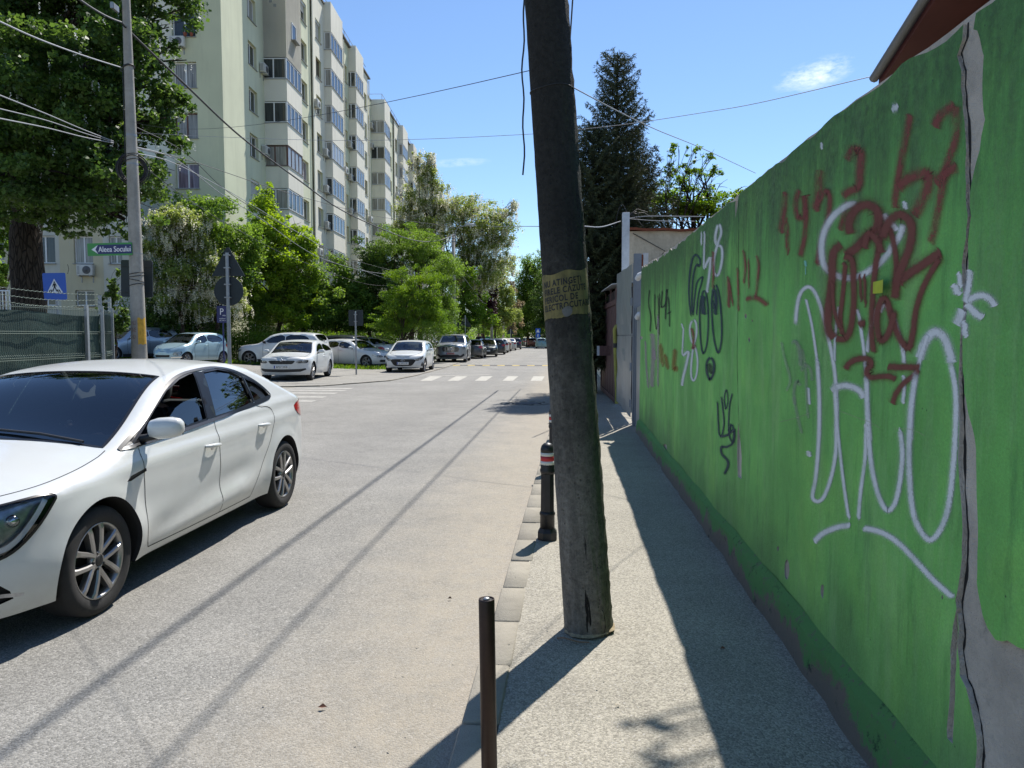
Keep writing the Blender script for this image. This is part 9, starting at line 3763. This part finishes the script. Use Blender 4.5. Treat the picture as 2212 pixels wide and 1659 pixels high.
# round three-pointed badge on its grille
GB = gle['B']
c3 = GB.wrap(0.0, .82, .03)
q = MB()
MR = Matrix.Translation((float(c3[0]) + .01, 0, .82)) @ Matrix.Rotation(R(90), 4, 'Y')
ring = [MR @ Vector((.115 * math.cos(a), .115 * math.sin(a), 0)) for a in np.linspace(0, 2 * PI, 25)]
q.tube(ring, .011, 6, cap=False)
for k in range(3):
 a = PI + 2 * PI * k / 3
 q.tube([MR @ Vector((0, 0, 0)), MR @ Vector((.11 * math.cos(a), .11 * math.sin(a), 0))], [.016, .005], 5)
q.build('badge', MAT['chrome'], glec)
q = MB()
for sd in (1, -1):
 q.tube([(.0, sd * .62, 1.80), (-.9, sd * .62, 1.83), (-1.7, sd * .60, 1.76)], .02, 6)
q.build('roof_rail', MAT['chrome'], glec)
# oval emblem on the white hatchback, round one on the white saloon
for car_, P_, zz, rx_, rz_ in ((i20c, i20, .555, .075, .040), (octc, octavia, .745, .045, .045)):
 c3 = P_['B'].wrap(0.0, zz, .012)
 M_ = Matrix.Translation((float(c3[0]), 0, zz)) @ Matrix.Rotation(R(90), 4, 'Y')
 q = MB()
 q.tube([M_ @ Vector((rz_ * math.cos(a), rx_ * math.sin(a), 0)) for a in np.linspace(0, 2 * PI, 21)], .007, 5, cap=False)
 q.tube([M_ @ Vector((rz_ * .8, -rx_ * .45, 0)), M_ @ Vector((0, -rx_ * .1, 0)), M_ @ Vector((0, rx_ * .1, 0)), M_ @ Vector((-rz_ * .8, rx_ * .45, 0))], .007, 5)
 q.build('badge', MAT['chrome'], car_)
oldg = generic('saloon', 4.2, 1.68, 1.42, .30, 1.28, -1.25, GREYOLD, step=.12, nose=.66, deck=1.0, style='plain', spokes=7)
put(oldg, 1024, 57, (.05, 1.0), 'old dark grey saloon parked nose away behind the silver off-roader')
dgrn = generic('hatch', 4.2, 1.76, 1.48, .31, 1.25, -1.3, DGREEN, step=.12, nose=.70, plate_front=('', .5, 0))
put(dgrn, 1052, 62, (.03, -1.0), 'dark green hatchback facing us in the far row')
c_1 = generic('hatch', 4.3, 1.78, 1.50, .31, 1.3, -1.3, DGREY, step=.13)
put(c_1, 1072, 70, (.0, 1.0), 'dark car showing red tail lamps in the far row')
c_2 = generic('hatch', 4.2, 1.76, 1.50, .31, 1.3, -1.3, WHITE, step=.13)
put(c_2, 1081, 78, (.0, 1.0), 'white hatchback squeezed into the middle of the far row')
c_3 = generic('saloon', 4.4, 1.76, 1.50, .31, 1.3, -1.3, BEIGE, step=.13, glass=BEIGE, side_glass=BEIGE)
put(c_3, 1089, 86, (.0, 1.0), 'car under a beige cover in the far row')
c_4 = generic('saloon', 4.6, 1.80, 1.48, .32, 1.4, -1.3, LGREY, step=.12)
put(c_4, 1100, 92, (.0, 1.0), 'pale silver coupe with dark rear window at the end of the far row')
c_5 = generic('hatch', 4.3, 1.80, 1.55, .32, 1.4, -1.3, DBLUE, step=.14)
put(c_5, 1112, 100, (.0, 1.0), 'black car just beyond the pale silver coupe')
c_6 = generic('hatch', 3.75, 1.65, 1.53, .29, 1.2, -1.2, BLUEH, step=.11, deck=1.10, tail=None or [(2.20, .95), (2.32, .95), (2.32, .80), (2.20, .80)])
put(c_6, 1169, 106, (.03, 1.0), 'light blue hatchback driving away near the end of the street', 'distant_car')
fars = [(1128, 150, LGREY), (1133, 146, DGREY), (1138, 142, GREYOLD), (1143, 138, DGREEN), (1147, 134, DGREY), (1151, 130, WHITE), (1156, 126, REDD), (1121, 158, WHITE), (1115, 165, DBLUE)]
labs = ['pale far car in the shady row at the street end', 'dark far car third in the shady row', 'grey far car in the middle of the shady row', 'dark green far car in the shady row', 'dark far car right of centre in the shady row', 'white far car near the right of the shady row', 'dull red far car next to the light blue hatchback', 'white far car at the left of the shady row', 'dark blue far car at the far left of the shady row']
base_far = None
for (u, Z, pm), lab in zip(fars, labs):
 P_ = None
 if base_far is None:
  base_far = make_car(generic('hatch', 4.2, 1.76, 1.5, .31, 1.3, -1.3, pm, step=.16, zstep=.14), 'parked_car')
  o = base_far
 else:
  o = copy_tree(base_far)
  for ch in o.children:
   if ch.name.startswith('body') or ch.name.startswith('mirror'):
    ch.data = ch.data.copy()
    ch.data.materials[0] = pm
 tag(o, lab, 'car', 'far parked cars')
 p_ = pt(u, 740, Z)
 place(o, p_.x, p_.y, 75)

# people beyond the parked cars
for (u, Z, sh, tr, lab, hd) in [(1034, 66, MAT['cloth_blk'], MAT['cloth_dark'], 'person in a black shirt walking behind the dark green hatchback', 20), (1054, 70, MAT['cloth_grn'], MAT['cloth_dark'], 'person in a green shirt behind the far parked cars', -10), (1041, 72, MAT['cloth_gry'], MAT['cloth_dark'], 'person in grey between the black and green shirts', 0)]:
 p_ = pt(u, 740, Z)
 person(lab, p_.x, p_.y, gz(p_.x, p_.y) + .15, R(hd), sh, tr, H=1.80)

# make one shared clean-up: every mesh has a material, origin parents keep their transforms
bpy.context.view_layer.update()
